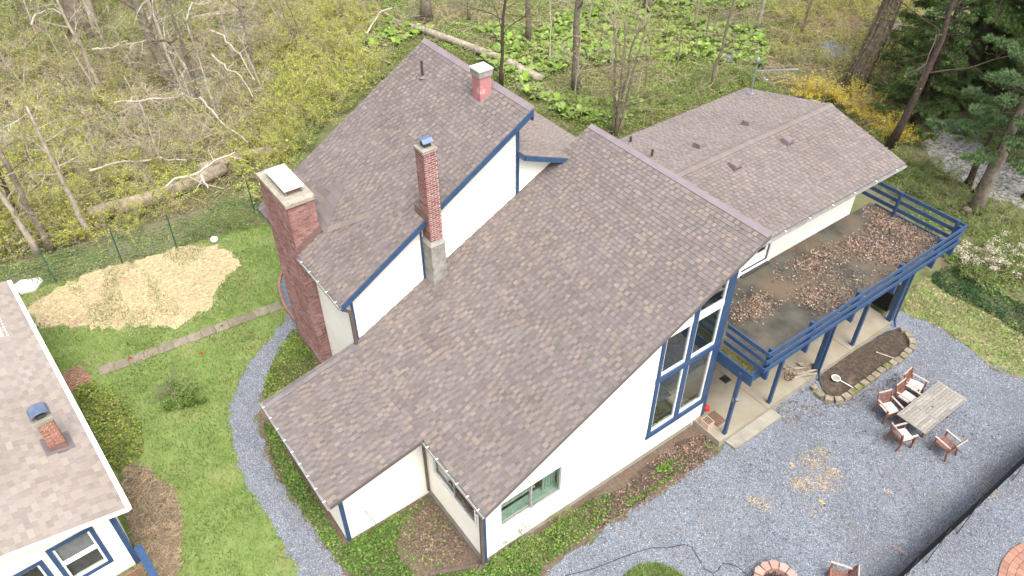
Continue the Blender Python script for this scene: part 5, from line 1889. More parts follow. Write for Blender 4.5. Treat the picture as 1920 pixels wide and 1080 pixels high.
sw = wall('side_wall', FSW, [(0.14, 0), (11.6, 0), (11.6, 2.6), (0.14, 2.6)], parent=cot)
clapboards(FSW, [(0.05, .1), (11.6, .1), (11.6, 2.55), (0.05, 2.55)], .1, 2.55, sw, expo=.16)
trim(FSW, -.045, .06, 0, 2.55, M['blue'], sw, 'corner_board', .028, .05)
FSW2 = Frame(CP(-11.9, 7.7, 0), e1, Z)
wall('far_wall', FSW2, [(0, 0), (11.6, 0), (11.6, 2.6), (0, 2.6)], parent=cot)
FGB = Frame(CP(-11.9, .42, 0), e2, Z)
wall('rear_gable_wall', FGB, [(0, 0), (7.3, 0), (7.3, gz(0)), (RIDGE - .42, gz(RIDGE - .42)), (0, gz(0))], parent=cot)
# chimney of the cottage
BRICKS.clear()
cc = MB()
cc.hexa([CP(-3.5, 1.04, 2.75), CP(-2.96, 1.04, 2.75), CP(-2.96, .56, 2.75), CP(-3.5, .56, 2.75)], [CP(-3.47, 1.01, 3.1), CP(-2.99, 1.01, 3.1), CP(-2.99, .59, 3.1), CP(-3.47, .59, 3.1)])
c_ch = cc.build('chimney', M['flash'], c_roof, label='small orange brick chimney with a blue grey hood')
OB = [(0.31, 0.155, 0.105), (0.28, 0.14, 0.10), (0.33, 0.175, 0.12), (0.26, 0.12, 0.085)]
zb, zt = 2.84, 4.02
rows = int((zt - zb) / .069)
core = MB()
core.hexa([CP(-3.44, .98, zb), CP(-3.0, .98, zb), CP(-3.0, .58, zb), CP(-3.44, .58, zb)], [CP(-3.44, .98, zt), CP(-3.0, .98, zt), CP(-3.0, .58, zt), CP(-3.44, .58, zt)])
core.build('mortar', M['mortar_pale'], c_ch)
for (o_, ud, L) in [((-3.0, .98), -e2, .40), ((-3.44, .98), e1, .44), ((-3.0, .58), -e1, .44), ((-3.44, .58), e2, .40)]:
    Fr = Frame(CP(*o_, zb), ud, Z)
    outw = CP(*o_, zb) + ud * (L / 2) - CP(-3.22, .78, zb)
    if Fr.n.dot(outw) < 0:
        Fr.n = -Fr.n
    for r in range(rows):
        u = -(.108 if r % 2 else 0)
        while u < L:
            a, b = max(u, 0), min(u + .205, L)
            u += .216
            if b - a > .03:
                BRICKS.append((Fr, a, b, r * .069, r * .069 + .058, .01 + random.uniform(-.002, .003), random.choice(OB), c_ch, 'brick', 0))
flush_bricks(230)
cbox('crown', -3.49, -2.95, .53, 1.03, 4.02, 4.13, M['concrete'], c_ch)
cbox('flue', -3.36, -3.08, .66, .9, 4.13, 4.26, M['dark_metal'], c_ch)
mb = MB()
prof = [(-.26, 4.24), (-.2, 4.34), (-.1, 4.385), (0, 4.4), (.1, 4.385), (.2, 4.34), (.26, 4.24)]
for (b0, z0), (b1, z1) in zip(prof, prof[1:]):
    mb.hexa([CP(-3.45, .78 + b0, z0), CP(-2.99, .78 + b0, z0), CP(-2.99, .78 + b1, z1), CP(-3.45, .78 + b1, z1)], [CP(-3.45, .78 + b0, z0 + .015), CP(-2.99, .78 + b0, z0 + .015), CP(-2.99, .78 + b1, z1 + .015), CP(-3.45, .78 + b1, z1 + .015)])
mb.build('hood', M['blue_metal'], c_ch)
mb = MB()
mb.hexa([CP(-3.6, 1.14, czr(1.14) + .01), CP(-2.86, 1.14, czr(1.14) + .01), CP(-2.86, .42, czr(.42) + .01), CP(-3.6, .42, czr(.42) + .01)], [CP(-3.6, 1.14, czr(1.14) + .02), CP(-2.86, 1.14, czr(1.14) + .02), CP(-2.86, .42, czr(.42) + .02), CP(-3.6, .42, czr(.42) + .02)])
mb.build('flashing', M['cap_grey'], c_ch)
# skylight with bright fixings
mb = MB()
mb.hexa([CP(-10.0, 1.9, czr(1.9)), CP(-8.95, 1.9, czr(1.9)), CP(-8.95, .82, czr(.82)), CP(-10.0, .82, czr(.82))], [CP(-9.95, 1.85, czr(1.85) + .12), CP(-9.0, 1.85, czr(1.85) + .12), CP(-9.0, .87, czr(.87) + .12), CP(-9.95, .87, czr(.87) + .12)])
sk = mb.build('skylight', M['white'], c_roof)
mb = MB()
mb.hexa([CP(-9.9, 1.8, czr(1.8) + .121), CP(-9.05, 1.8, czr(1.8) + .121), CP(-9.05, .92, czr(.92) + .121), CP(-9.9, .92, czr(.92) + .121)], [CP(-9.85, 1.75, czr(1.75) + .16), CP(-9.1, 1.75, czr(1.75) + .16), CP(-9.1, .97, czr(.97) + .16), CP(-9.85, .97, czr(.97) + .16)])
mb.build('dome', M['pale_stone'], sk)
mb = MB()
for k in range(7):
    x = -9.95 + k * .17
    mb.lathe([(.03, czr(.72) + .01), (.03, czr(.72) + .03), (.01, czr(.72) + .035)], CP(x, .72).x, CP(x, .72).y, 8)
mb.build('fixings', M['white'], sk)
# porch rail and seat of the cottage
pr = thing('porch_rail', 'blue wooden rail beside the cottage corner', 'railing', loc=CP(.6, .2))
mb = MB()
mb.bar(at(258, 1024, 1.0), at(300, 1100, 1.0), .2, .06)
mb.build('top_board', M['blue'], pr)
for uv in [(259, 1026), (292, 1086)]:
    p = at(*uv, 1.0)
    mb = MB()
    mb.box(p.x - .05, p.x + .05, p.y - .05, p.y + .05, 0, .97)
    mb.build('post', M['blue'], pr)
p = at(245, 1085, .8)
sb = thing('slatted_bench', 'brown slatted bench back by the blue rail of the cottage', 'bench', loc=(p.x, p.y, 0))
for k in range(9):
    q = p + e2 * (.12 - k * .055) + e1 * (.0)
    mb = MB()
    mb.bar(Vector((q.x, q.y, .42)), Vector((q.x - .08, q.y, .92)), .03, .015, up=(1, 0, 0))
    mb.build('slat', M['teak'], sb)
for z, dx in [(.42, 0), (.92, -.08)]:
    mb = MB()
    mb.bar(Vector((p.x + dx, p.y, z)) + e2 * .16, Vector((p.x + dx, p.y, z)) - e2 * .36, .04, .06)
    mb.build('rail', M['teak'], sb)
mb = MB()
a, b = p + e2 * .16, p - e2 * .36
mb.hexa([Vector((a.x, a.y, .38)), Vector((a.x, a.y, .38)) + e1 * .42, Vector((b.x, b.y, .38)) + e1 * .42, Vector((b.x, b.y, .38))], [Vector((a.x, a.y, .42)), Vector((a.x, a.y, .42)) + e1 * .42, Vector((b.x, b.y, .42)) + e1 * .42, Vector((b.x, b.y, .42))])
mb.build('seat', M['teak'], sb)
for q in (a, a + e1 * .4, b, b + e1 * .4):
    mb = MB()
    mb.box(q.x - .025, q.x + .025, q.y - .025, q.y + .025, 0, .38)
    mb.build('leg', M['teak'], sb)


# ================================================================== vegetation
HOUSE_FP = [[(-7.2, -3.0), (-2.9, -3.0), (-2.9, 0.0), (0.05, 0.0), (0.05, 8.6), (1.2, 8.6), (1.2, 18.3), (-2.0, 18.7), (-8.1, 18.7), (-8.1, 10.1), (-12.9, 10.1), (-12.9, 0.0), (-12.1, 0.0), (-12.1, -0.35), (-9.8, -0.35), (-9.8, 0.05), (-7.2, 0.05)]]
COT_FP = [[tuple((CP(a, b)).xy) for a, b in [(-12, .4), (-.25, .4), (-.25, 7.8), (-12, 7.8)]]]
FPOLY = HOUSE_FP + COT_FP

GRASS = [(0.125, 0.205, 0.042), (0.155, 0.24, 0.055), (0.19, 0.26, 0.075), (0.105, 0.18, 0.033), (0.235, 0.265, 0.105)]


def clump(P, scale, seed):
    """smooth 0..1 density field from a few waves"""
    r = np.random.default_rng(seed)
    f = np.zeros(len(P))
    for _ in range(7):
        k = r.normal(0, scale, 2)
        f += np.sin(P[:, 0] * k[0] + P[:, 1] * k[1] + r.uniform(0, 6.3))
    return 1 / (1 + np.exp(-f * 0.9))


P = sample(LAWN, 60000, [STRAW, PATH] + FPOLY)
P = P[rng.random(len(P)) < 0.35 + 0.65 * clump(P, 1.6, 5)]
c = vary(GRASS, len(P), .25) * (0.85 + 0.3 * clump(P, 0.9, 8))[:, None]
c[rng.random(len(P)) < .05] = (0.3, 0.27, 0.13)
blade_obj('lawn_grass', up3(P, 0.0), 0.085, 0.013, c, M['blade'], .5)
P = sample(VERGE, 9000)
P = P[rng.random(len(P)) < 0.15 + 0.8 * clump(P, 1.5, 6)]
blade_obj('verge_grass', up3(P, 0.0), 0.08, 0.014, vary(GRASS, len(P)), M['blade'], .5)
P = sample(VERGE, 2600)
leaf_obj('verge_dry_leaves', up3(P, 0.01, .03), .1, vary([(.24, .175, .12), (.19, .14, .1), (.3, .24, .17)], len(P)), M['dry'], .35, .6, kind='stuff')
P = sample(GPATCH, 7000)
blade_obj('island_grass', up3(P, 0.01), 0.1, 0.013, vary(GRASS, len(P)), M['blade'], .5)
# straw lying over the patch and grass growing through its edges
P = sample(STRAW, 16000)
P += rng.normal(0, .09, P.shape) * (1 + 3.5 * (rng.random((len(P), 1)) < .3))
stick_obj('straw', up3(P, .012, .03), 0.1, .005, vary([(.52, .44, .27), (.44, .36, .21), (.6, .52, .34), (.33, .25, .16)], len(P)), M['dry'], .06)
P = sample(STRAW, 14000) + rng.normal(0, .2, (14000, 2))
P = P[clump(P, 1.9, 9) > .62 + .3 * rng.random(len(P))]
blade_obj('sprouting_grass', up3(P, 0.005), 0.08, 0.013, vary(GRASS, len(P)), M['blade'], .5)

# dry stalks, leaves and straw spilt about
DRYG = smooth_poly(xy([(225, 885), (262, 868), (290, 900), (330, 920), (340, 1000), (338, 1085), (290, 1100), (255, 1030), (235, 950)]), 2)
P = sample(DRYG, 2200)
P = P[clump(P, 2.5, 61) > .35]
blade_obj('dead_patch_grass', up3(P, 0.01), 0.09, 0.013, vary(GRASS, len(P)), M['blade'], .5)
P = sample(DRYG, 2600, COT_FP)
stick_obj('dry_stalks', up3(P, .02, .1), .32, .008, vary([(.38, .3, .2), (.46, .37, .25), (.27, .2, .14), (.33, .25, .18)], len(P)), M['dry'], .3)
BLANK = [(.34, .22, .15), (.28, .18, .12), (.42, .3, .21), (.24, .15, .1)]
P = np.vstack([sample(smooth_poly(xy(pg), 1), n_) for pg, n_ in [
    ([(1140, 985), (1210, 935), (1280, 880), (1345, 840), (1352, 850), (1280, 900), (1200, 955), (1150, 988)], 260),
    ([(1190, 880), (1280, 830), (1335, 805), (1330, 840), (1240, 870)], 420),
    ([(1440, 770), (1500, 715), (1540, 690), (1545, 745), (1600, 745), (1520, 790), (1470, 800)], 200),
    ([(1540, 755), (1620, 735), (1700, 690), (1705, 700), (1630, 748), (1560, 768)], 130),
    ([(1250, 900), (1900, 700), (1900, 1000), (1500, 1060), (1050, 1075)], 330),
    ([(1100, 1000), (1120, 950), (1200, 890), (1330, 805), (1350, 845), (1270, 898), (1190, 950), (1130, 995)], 800),
    ([(500, 760), (520, 860), (600, 980), (640, 1060), (620, 1060), (560, 960), (500, 870)], 350),
    ([(760, 960), (800, 925), (890, 1050), (800, 1070), (740, 1010)], 1100)]])
leaf_obj('fallen_leaves', up3(P, .02, .05), .075, vary([(.18, .125, .095), (.14, .10, .075), (.235, .17, .13), (.11, .075, .058)], len(P)), M['dry'], .4, .65, kind='stuff')
# pale straw spilt on the gravel
def blob(u, v, r, n):
    p = at(u, v)
    return np.column_stack([p.x + rng.normal(0, r, n), p.y + rng.normal(0, r * .8, n)])
P = np.vstack([blob(1520, 865, .22, 130), blob(1540, 850, .18, 90), blob(1500, 908, .2, 160), blob(1535, 905, .28, 230), blob(1560, 888, .18, 110), blob(1486, 873, .05, 40), blob(1430, 945, .2, 70), blob(1412, 940, .12, 40), blob(1540, 941, .06, 36), blob(1665, 922, .07, 24), blob(1855, 918, .18, 60), blob(1300, 880, .3, 40), blob(1525, 960, .2, 20)])
stick_obj('spilt_straw', up3(P, .018, .03), .07, .006, vary([(.62, .46, .24), (.55, .4, .2), (.7, .55, .34)], len(P)), M['dry'], .06)

# loose stone chips over the gravel, a few strayed past its edges
for nm, pl, n_ in [('gravel_chips', PATH, 26000), ('gravel_chips', xy([(1025, 1072), (1090, 1025), (1152, 982), (1197, 950), (1274, 897), (1350, 846), (1420, 760), (1500, 745), (1590, 755), (1720, 660), (1700, 600), (1760, 612), (1838, 672), (1930, 712), (1990, 800), (2000, 1110), (1020, 1110)]), 90000)]:
    P = sample(pl, n_, FPOLY)
    P = P + rng.normal(0, .05, P.shape)
    leaf_obj(nm, up3(P, .012, .022), .034, vary([(.07, .08, .105), (.13, .148, .18), (.17, .19, .225), (.21, .23, .265), (.33, .345, .37), (.19, .175, .15)], len(P), .25), M['dry'], .35, .75, kind='stuff')

# dead leaves on the balcony deck: drifts with bare membrane between them
def drift(pgs, n):
    out = []
    for pg, k in pgs:
        out.append(sample(smooth_poly(xy(pg, DZ), 1), k))
    return np.vstack(out)
P = drift([([(1372, 600), (1365, 570), (1390, 550), (1450, 555), (1452, 585), (1400, 600)], 1900),
           ([(1440, 525), (1490, 490), (1545, 465), (1600, 455), (1640, 480), (1600, 500), (1540, 505), (1480, 530)], 3400),
           ([(1590, 480), (1600, 440), (1650, 410), (1700, 420), (1760, 450), (1740, 480), (1690, 500), (1640, 495)], 8000),
           ([(1480, 560), (1540, 535), (1580, 560), (1620, 545), (1600, 575), (1560, 590), (1500, 575)], 1000),
           ([(1630, 430), (1610, 380), (1640, 385), (1700, 415), (1690, 430)], 1000),
           ([(1480, 560), (1500, 515), (1580, 500), (1680, 500), (1700, 495), (1640, 540), (1560, 550)], 1300)], 0)
P = P + rng.normal(0, .16, P.shape)
P = P[rng.random(len(P)) < .08 + .8 * clump(P, 2.2, 41)]
P = P[(P[:, 0] > WXW + .1) & (P[:, 0] < DX1 - .05) & (P[:, 1] > DY0 + .1) & (P[:, 1] < DY1 - .05)]
leaf_obj('deck_leaves', up3(P, DZ + .008, DZ + .05), .085, vary([(.19, .135, .105), (.145, .10, .078), (.235, .175, .138), (.10, .072, .058), (.28, .22, .175)], len(P), .3), M['dry'], .5, .6, kind='stuff')

# ground cover round the house (ivy and periwinkle)
IVY = [(0.10, 0.185, 0.038), (0.14, 0.23, 0.05), (0.07, 0.135, 0.03), (0.19, 0.25, 0.07)]
IV2 = [(0.22, 0.285, 0.05), (0.17, 0.24, 0.04), (0.29, 0.32, 0.075), (0.12, 0.18, 0.035)]
for nm, pg, n_, pal, h in [
    ('ground_ivy', [(558, 608), (520, 655), (492, 730), (500, 770), (560, 720), (600, 690), (580, 640)], 6500, IVY + IV2, .16),
    ('ground_ivy', [(490, 790), (512, 800), (560, 880), (615, 960), (650, 1020), (660, 1085), (620, 1040), (560, 950), (515, 880)], 5200, IVY, .14),
    ('ground_ivy', [(650, 1012), (700, 985), (785, 930), (800, 945), (745, 1000), (745, 1050), (790, 1090), (670, 1100), (640, 1050)], 6500, IVY, .14),
    ('ground_ivy', [(790, 1085), (900, 1062), (960, 1050), (1020, 1060), (1010, 1090), (880, 1100)], 3800, IVY, .14),
    ('bed_plants', [(915, 1055), (960, 1030), (1040, 985), (1110, 935), (1150, 925), (1140, 975), (1085, 1020), (1020, 1065), (930, 1085)], 6500, IVY + [(0.2, 0.26, 0.07)], .3),
    ('bed_plants', [(1160, 950), (1240, 905), (1270, 880), (1262, 895), (1190, 945)], 500, IVY, .15),
    ('bed_plants', [(1225, 880), (1262, 862), (1262, 880), (1235, 892)], 260, IVY, .2),
    ('cottage_hedge', [(140, 735), (175, 720), (220, 745), (262, 790), (272, 840), (255, 868), (215, 890), (180, 820)], 11000, [(.23, .30, .055), (.19, .26, .045), (.29, .32, .08), (.14, .2, .04), (.2, .17, .1)], .26),
    ('back_ivy', [(-40, 590), (-40, 520), (90, 478), (220, 445), (330, 415), (470, 360), (520, 380), (540, 420), (420, 440), (330, 466), (230, 494), (106, 530), (20, 560)], 16000, [(0.13, 0.19, 0.05), (0.17, 0.22, 0.06), (0.10, 0.16, 0.05), (0.21, 0.25, 0.09)], .22),
    ('bed_seedlings', [(1110, 990), (1200, 900), (1330, 812), (1345, 842), (1270, 895), (1150, 980)], 420, IVY + [(.2, .24, .06)], .12),
    ('mulch_seedlings', [(745, 1010), (765, 955), (805, 925), (895, 1050), (800, 1075), (745, 1060)], 900, IVY + [(.2, .16, .1)], .06),
    ('verge_ivy', [(1735, 520), (1790, 500), (1870, 545), (1960, 600), (2050, 720), (1960, 660), (1860, 590), (1780, 555)], 9000, [(0.03, 0.075, 0.03), (0.05, 0.1, 0.035), (0.025, 0.06, 0.025)], .2),
]:
    pl = smooth_poly(xy(pg), 1)
    P = sample(pl, n_, FPOLY)
    P = P[rng.random(len(P)) < .25 + .75 * clump(P, 2.2, n_)]
    hh = h * (0.3 + 0.9 * clump(P, 2.8, n_ + 1))
    z = rng.uniform(0.02, 1, len(P)) * hh
    cc_ = vary(pal, len(P), .3) * (0.85 + .35 * clump(P, 1.4, n_ + 2))[:, None]
    leaf_obj(nm, np.column_stack([P, z]), .075, cc_, M['leaf'], .7, .65, kind='stuff')


# ------------------------------------------------------------------ shrubs
def rdir(base, spread):
    d = Vector(base) + Vector((random.gauss(0, spread), random.gauss(0, spread), random.gauss(0, spread)))
    return d.normalized()


def shrub_meshes(stems, L, spread, sub, subsub, nleaf, leaf_size, cols, r=.014, droop=.35, m_twig='twig', upw=0.7):
    tw = MB()
    lp = []
    for _ in range(stems):
        a = random.uniform(0, 6.283)
        d = Vector((math.cos(a) * spread, math.sin(a) * spread, random.uniform(.6, 1.2))).normalized()
        l = L * random.uniform(.55, 1.1)
        p = Vector((random.gauss(0, .12), random.gauss(0, .12), -.02))
        path = [p]
        n = 5
        for i in range(n):
            d = (d + Vector((random.gauss(0, .16), random.gauss(0, .16), -droop * i / n * .6 + random.gauss(0, .1)))).normalized()
            path.append(path[-1] + d * (l / n))
        tw.tube(path, [r * (1 - .75 * i / n) for i in range(n + 1)], 3, cap=False)
        for _ in range(sub):
            i = random.randint(1, n - 1)
            q = path[i].lerp(path[i + 1], random.random())
            dd = rdir(((path[i + 1] - path[i]).normalized() + Vector((0, 0, .25 * upw))), .55)
            l2 = l * random.uniform(.2, .5)
            pp = [q, q + dd * l2 * .5, q + rdir(dd, .25) * l2]
            tw.tube(pp, [r * .5, r * .38, r * .22], 3, cap=False)
            for _ in range(subsub):
                t = random.random()
                q2 = pp[0].lerp(pp[2], t)
                d3 = rdir(dd, .6)
                l3 = l2 * random.uniform(.25, .6)
                tw.tube([q2, q2 + d3 * l3], [r * .3, r * .18], 3, cap=False)
                lp += [q2 + d3 * l3 * random.random() for _ in range(2)]
            lp += [pp[0].lerp(pp[2], random.random()) for _ in range(4)]
    me = tw.mesh('twigs', M[m_twig])
    lm = None
    if nleaf:
        idx = rng.integers(0, len(lp), nleaf)
        Pl = np.array([tuple(lp[i]) for i in idx]) + rng.normal(0, leaf_size * .7, (nleaf, 3))
        V, F, Cc = leaf_arrays(Pl, leaf_size, vary(cols, nleaf, .3), .9, .6)
        lm = fast_mesh('leaves', V, F, 4, Cc, M['leaf'])
    return me, lm


def plant(name, meshes, p, s, label, cat, group=None, rz=None, tilt=0):
    o = bpy.data.objects.new(name, meshes[0])
    COL.objects.link(o)
    o.location = p
    o.scale = (s, s, s * random.uniform(.85, 1.15))
    o.rotation_euler = (random.uniform(-tilt, tilt), random.uniform(-tilt, tilt), random.uniform(0, 6.283) if rz is None else rz)
    tag(o, label, cat, group)
    if meshes[1]:
        l = bpy.data.objects.new('leaves', meshes[1])
        COL.objects.link(l)
        l.parent = o
    return o


YG = [(0.40, 0.42, 0.05), (0.33, 0.40, 0.045), (0.46, 0.44, 0.07), (0.27, 0.36, 0.045)]
GR = [(0.15, 0.25, 0.04), (0.19, 0.28, 0.055), (0.11, 0.19, 0.033)]
BUD = [shrub_meshes(8, 1.8, .75, 6, 3, 700, .075, YG, r=.014) for _ in range(5)]
BARE = [shrub_meshes(8, 2.1, .95, 6, 3, 300, .07, YG, r=.017, droop=.75) for _ in range(3)] + [shrub_meshes(9, 2.1, .95, 7, 3, 110, .07, YG, r=.017, droop=.75, m_twig='bark_pale') for _ in range(3)]
GREEN = [shrub_meshes(10, 1.5, .7, 6, 3, 1000, .065, GR, r=.011) for _ in range(4)]
FORS = [shrub_meshes(14, 1.9, .7, 6, 3, 1300, .075, [(.62, .46, .015), (.7, .53, .02), (.52, .41, .02), (.32, .33, .04)], r=.011, droop=.6) for _ in range(3)]
ROSE = [shrub_meshes(10, 1.0, .8, 6, 3, 900, .06, GR + [(.15, .2, .04)], r=.009) for _ in range(2)]


WET = [at(*p) for p in [(165, 72), (185, 80), (340, 150), (380, 185), (350, 190), (320, 175), (128, 168), (10, 250), (450, 55), (1565, 92), (1368, 104)]]


def spread(region, n, mind):
    """ground points inside a picture-traced region, no two closer than mind"""
    pl = xy(region)
    pts = []
    for q in sample(pl, n * 12, FPOLY):
        if any((q[0] - w.x) ** 2 + (q[1] - w.y) ** 2 < 4.0 for w in WET) and random.random() < .85:
            continue
        if all((q[0] - a) ** 2 + (q[1] - b) ** 2 > mind * mind for a, b in pts):
            pts.append((q[0], q[1]))
        if len(pts) >= n:
            break
    return pts


LEFTW = [(-160, -30), (660, -30), (700, 60), (640, 120), (560, 260), (490, 355), (330, 408), (200, 448), (90, 476), (-60, 520), (-120, 300)]
MIDW = [(600, 40), (690, -30), (1480, -30), (1480, 80), (1400, 160), (1160, 256), (1060, 225), (1000, 190), (840, 95), (780, 70), (690, 190)]
RIGHTW = [(1460, -30), (1720, -30), (1740, 120), (1690, 250), (1640, 265), (1560, 190), (1420, 155)]
LEFTC = [(-160, 60), (60, 40), (200, 70), (420, 10), (560, 10), (520, 120), (470, 230), (500, 300), (330, 345), (120, 330), (-160, 250)]
for q in spread(LEFTC, 190, .75) + spread(LEFTW, 60, 1.6):
    plant('bare_shrub', random.choice(BARE), (q[0], q[1], 0), random.uniform(.75, 1.25), 'tangled tan shrub with hardly any leaves in the woods beyond the wire fence', 'shrub', 'bare tan shrubs in the woods', tilt=.2)
for q in spread(LEFTW, 70, 1.5) + spread([(-120, 230), (120, 260), (200, 330), (330, 350), (330, 405), (200, 446), (90, 474), (-60, 518)], 70, .7) + spread([(480, -20), (660, -20), (700, 60), (640, 120), (560, 260), (490, 355), (470, 300), (520, 150)], 90, .7):
    plant('budding_shrub', random.choice(BUD), (q[0], q[1], 0), random.uniform(.7, 1.15), 'thin shrub dotted with yellow green buds in the woods beyond the lawn', 'shrub', 'budding yellow green shrubs in the woods', tilt=.15)
for q in spread([(560, 130), (680, 90), (720, 130), (640, 230), (560, 290), (500, 350), (480, 330)], 34, .7):
    plant('budding_shrub', random.choice(BUD), (q[0], q[1], 0), random.uniform(.8, 1.2), 'thin shrub dotted with yellow green buds in the woods beyond the lawn', 'shrub', 'budding yellow green shrubs in the woods', tilt=.15)
for q in spread(MIDW, 30, 1.6):
    plant('bare_shrub', random.choice(BARE), (q[0], q[1], 0), random.uniform(.55, .9), 'sparse bare shrub standing among the broad green leaves behind the house', 'shrub', 'bare shrubs among the broad green leaves', tilt=.15)
for q in spread([(1460, -30), (1720, -30), (1740, 120), (1690, 230), (1600, 190), (1480, 145), (1440, 120)], 56, .9):
    plant('budding_shrub', random.choice(BUD), (q[0], q[1], 0), random.uniform(.7, 1.1), 'yellow green shrub in the woods beyond the low wing roof', 'shrub', 'yellow green shrubs beyond the wing', tilt=.15)
for q in spread([(1000, 215), (1090, 215), (1160, 245), (1300, 195), (1420, 155), (1400, 130), (1280, 160), (1150, 200), (1060, 190)], 34, .8):
    plant('green_shrub', random.choice(GREEN), (q[0], q[1], 0), random.uniform(.5, .85), 'low fresh green shrub close behind the house roofs', 'shrub', 'green shrubs close behind the house')
for q in spread([(1640, 330), (1700, 300), (1760, 320), (1830, 370), (1900, 400), (1960, 430), (1960, 560), (1900, 520), (1820, 430), (1700, 370)], 46, .75):
    plant('green_shrub', random.choice(GREEN), (q[0], q[1], 0), random.uniform(.5, .95), 'green shrub in the rough bank beyond the balcony deck', 'shrub', 'green shrubs beyond the balcony deck')
for q in spread([(-100, 90), (-60, -30), (330, -30), (420, -20), (330, 95), (190, 110), (60, 110)], 70, .9):
    plant('green_shrub', random.choice(GREEN), (q[0], q[1], 0), random.uniform(.9, 1.5), 'leafy green shrub deep in the woods at the far upper left', 'shrub', 'leafy green shrubs deep in the woods')
for q in spread([(1500, 185), (1560, 190), (1610, 215), (1690, 275), (1670, 265), (1590, 205), (1530, 178)], 12, .55):
    plant('forsythia', random.choice(FORS), (q[0], q[1], 0), random.uniform(.7, .95), 'forsythia bush in yellow flower behind the end of the wing roof', 'bush', 'flowering forsythia behind the wing')
for q in spread([(500, 400), (560, 310), (650, 205), (730, 140), (700, 105), (620, 175), (540, 265), (485, 350)], 30, .6):
    plant('green_shrub', random.choice(GREEN + BUD), (q[0], q[1], 0), random.uniform(.5, .85), 'green shrub crowding the far side of the tall roof', 'shrub', 'green shrubs along the tall roof')
# named single bushes
LB = shrub_meshes(12, .95, .85, 6, 3, 1500, .09, [(.085, .155, .03), (.13, .21, .04), (.17, .24, .05), (.065, .12, .025)], r=.009)
plant('rose_bush', LB, at(340, 762), 1.0, 'lone half bare bush in the middle of the lawn', 'bush')
tw = shrub_meshes(16, 1.0, .9, 8, 4, 160, .05, GR + [(.22, .16, .12)], r=.009, m_twig='bark')
plant('dry_bush', tw, at(318, 738), .95, 'tangle of dead stems leaning against the lone lawn bush', 'bush')
plant('garden_shrub', GREEN[0], at(985, 1030), .62, 'light green leafy shrub at the foot of the front wall', 'shrub')
plant('garden_shrub', GREEN[1], at(952, 1052), .5, 'small leafy shrub by the front corner of the house', 'shrub')
plant('garden_sapling', shrub_meshes(3, 1.1, .2, 5, 2, 160, .06, [(.17, .22, .05)], r=.008), at(1050, 975), .8, 'small upright sapling in front of the low window', 'sapling')
# white flowering bush
wb = at(1845, 500)
ph = np.zeros((0, 3))
for k, (u, v) in enumerate([(1805, 490), (1838, 478), (1870, 500), (1893, 470), (1830, 510), (1905, 500)]):
    q = at(u, v + 14)
    o = plant('flowering_bush', random.choice(ROSE), (q.x, q.y, 0), random.uniform(.9, 1.2), 'bush with cream white flower heads beyond the deck corner', 'bush', 'cream flowered bushes beyond the deck corner')
    for j in range(9):
        c0 = np.array([random.gauss(0, .38), random.gauss(0, .38), random.uniform(.5, .95)])
        if j < 9:
            Pf = c0 + rng.normal(0, 1, (42, 3)) * np.array([.075, .075, .05])
            f = leaf_obj('flower_head', Pf, .06, vary([(.45, .40, .31), (.5, .46, .37), (.38, .32, .25)], 42, .15), M['petal'], .8, .8)
            f.parent = o

# skunk cabbage: rosettes of broad leaves on the wet ground
def rosette(n, L):
    V, F, Cc = [], [], []
    for k in range(n):
        a = 6.283 * k / n + random.uniform(-.3, .3)
        l = L * random.uniform(.7, 1.15)
        el = random.uniform(.35, 1.1)
        d = np.array([math.cos(a), math.sin(a), 0])
        s = np.array([-math.sin(a), math.cos(a), 0])
        c = np.array(random.choice([(.2, .31, .055), (.16, .27, .05), (.25, .35, .08), (.29, .37, .11)])) * random.uniform(.8, 1.2)
        prof = [(0, .02, .0), (.3, .34, .45), (.62, .42, .75), (.88, .25, .82), (1.05, .02, .74)]
        b = len(V)
        for t, w, h in prof:
            for sg in (-1, 0, 1):
                p = d * (l * t * math.cos(el)) + np.array([0, 0, 1]) * (l * h * math.sin(el) + (.05 * l * abs(sg) * w * 2)) + s * (sg * w * l * .5)
                V.append(p)
                Cc.append(c * (1.0 if sg else 1.12))
        for i in range(len(prof) - 1):
            for j in range(2):
                q = b + i * 3 + j
                F.append((q, q + 1, q + 4, q + 3))
    return np.array(V), np.array(F), np.array(Cc)


ROS = [rosette(random.randint(6, 9), .55) for _ in range(5)]
ROSM = [fast_mesh('leaves', V, F, 4, C_, M['leaf']) for V, F, C_ in ROS]
CABB = [(640, 70), (720, 40), (760, 60), (860, 60), (930, 50), (1010, 60), (1090, 10), (1260, -20), (1400, 10), (1440, 100), (1400, 150), (1250, 180), (1150, 240), (1060, 225), (990, 180), (880, 95), (800, 75), (760, 75), (680, 170), (640, 140)]
pts = spread(CABB, 780, .5)
pts = [p for p in pts if clump(np.array([p]), .45, 77)[0] > .3]
pts.sort(key=lambda p: (p[0] - CAM.x) ** 2 + (p[1] - CAM.y) ** 2)
for p in pts[:285]:
    o = bpy.data.objects.new('skunk_cabbage', random.choice(ROSM))
    COL.objects.link(o)
    s = random.uniform(.9, 1.6)
    o.location = (p[0], p[1], 0)
    o.scale = (s, s, s)
    o.rotation_euler = (0, 0, random.uniform(0, 6.28))
    tag(o, 'broad leaved green skunk cabbage on the wet woodland floor', 'plant', 'skunk cabbages on the woodland floor')
VV, FF_, CC_, off = [], [], [], 0
for p in pts[285:]:
    V, F, C_ = random.choice(ROS)
    a, s = random.uniform(0, 6.28), random.uniform(.9, 1.6)
    Rm = np.array([[math.cos(a), -math.sin(a), 0], [math.sin(a), math.cos(a), 0], [0, 0, 1]])
    VV.append(V @ Rm.T * s + np.array([p[0], p[1], 0]))
    FF_.append(F + off)
    CC_.append(C_)
    off += len(V)
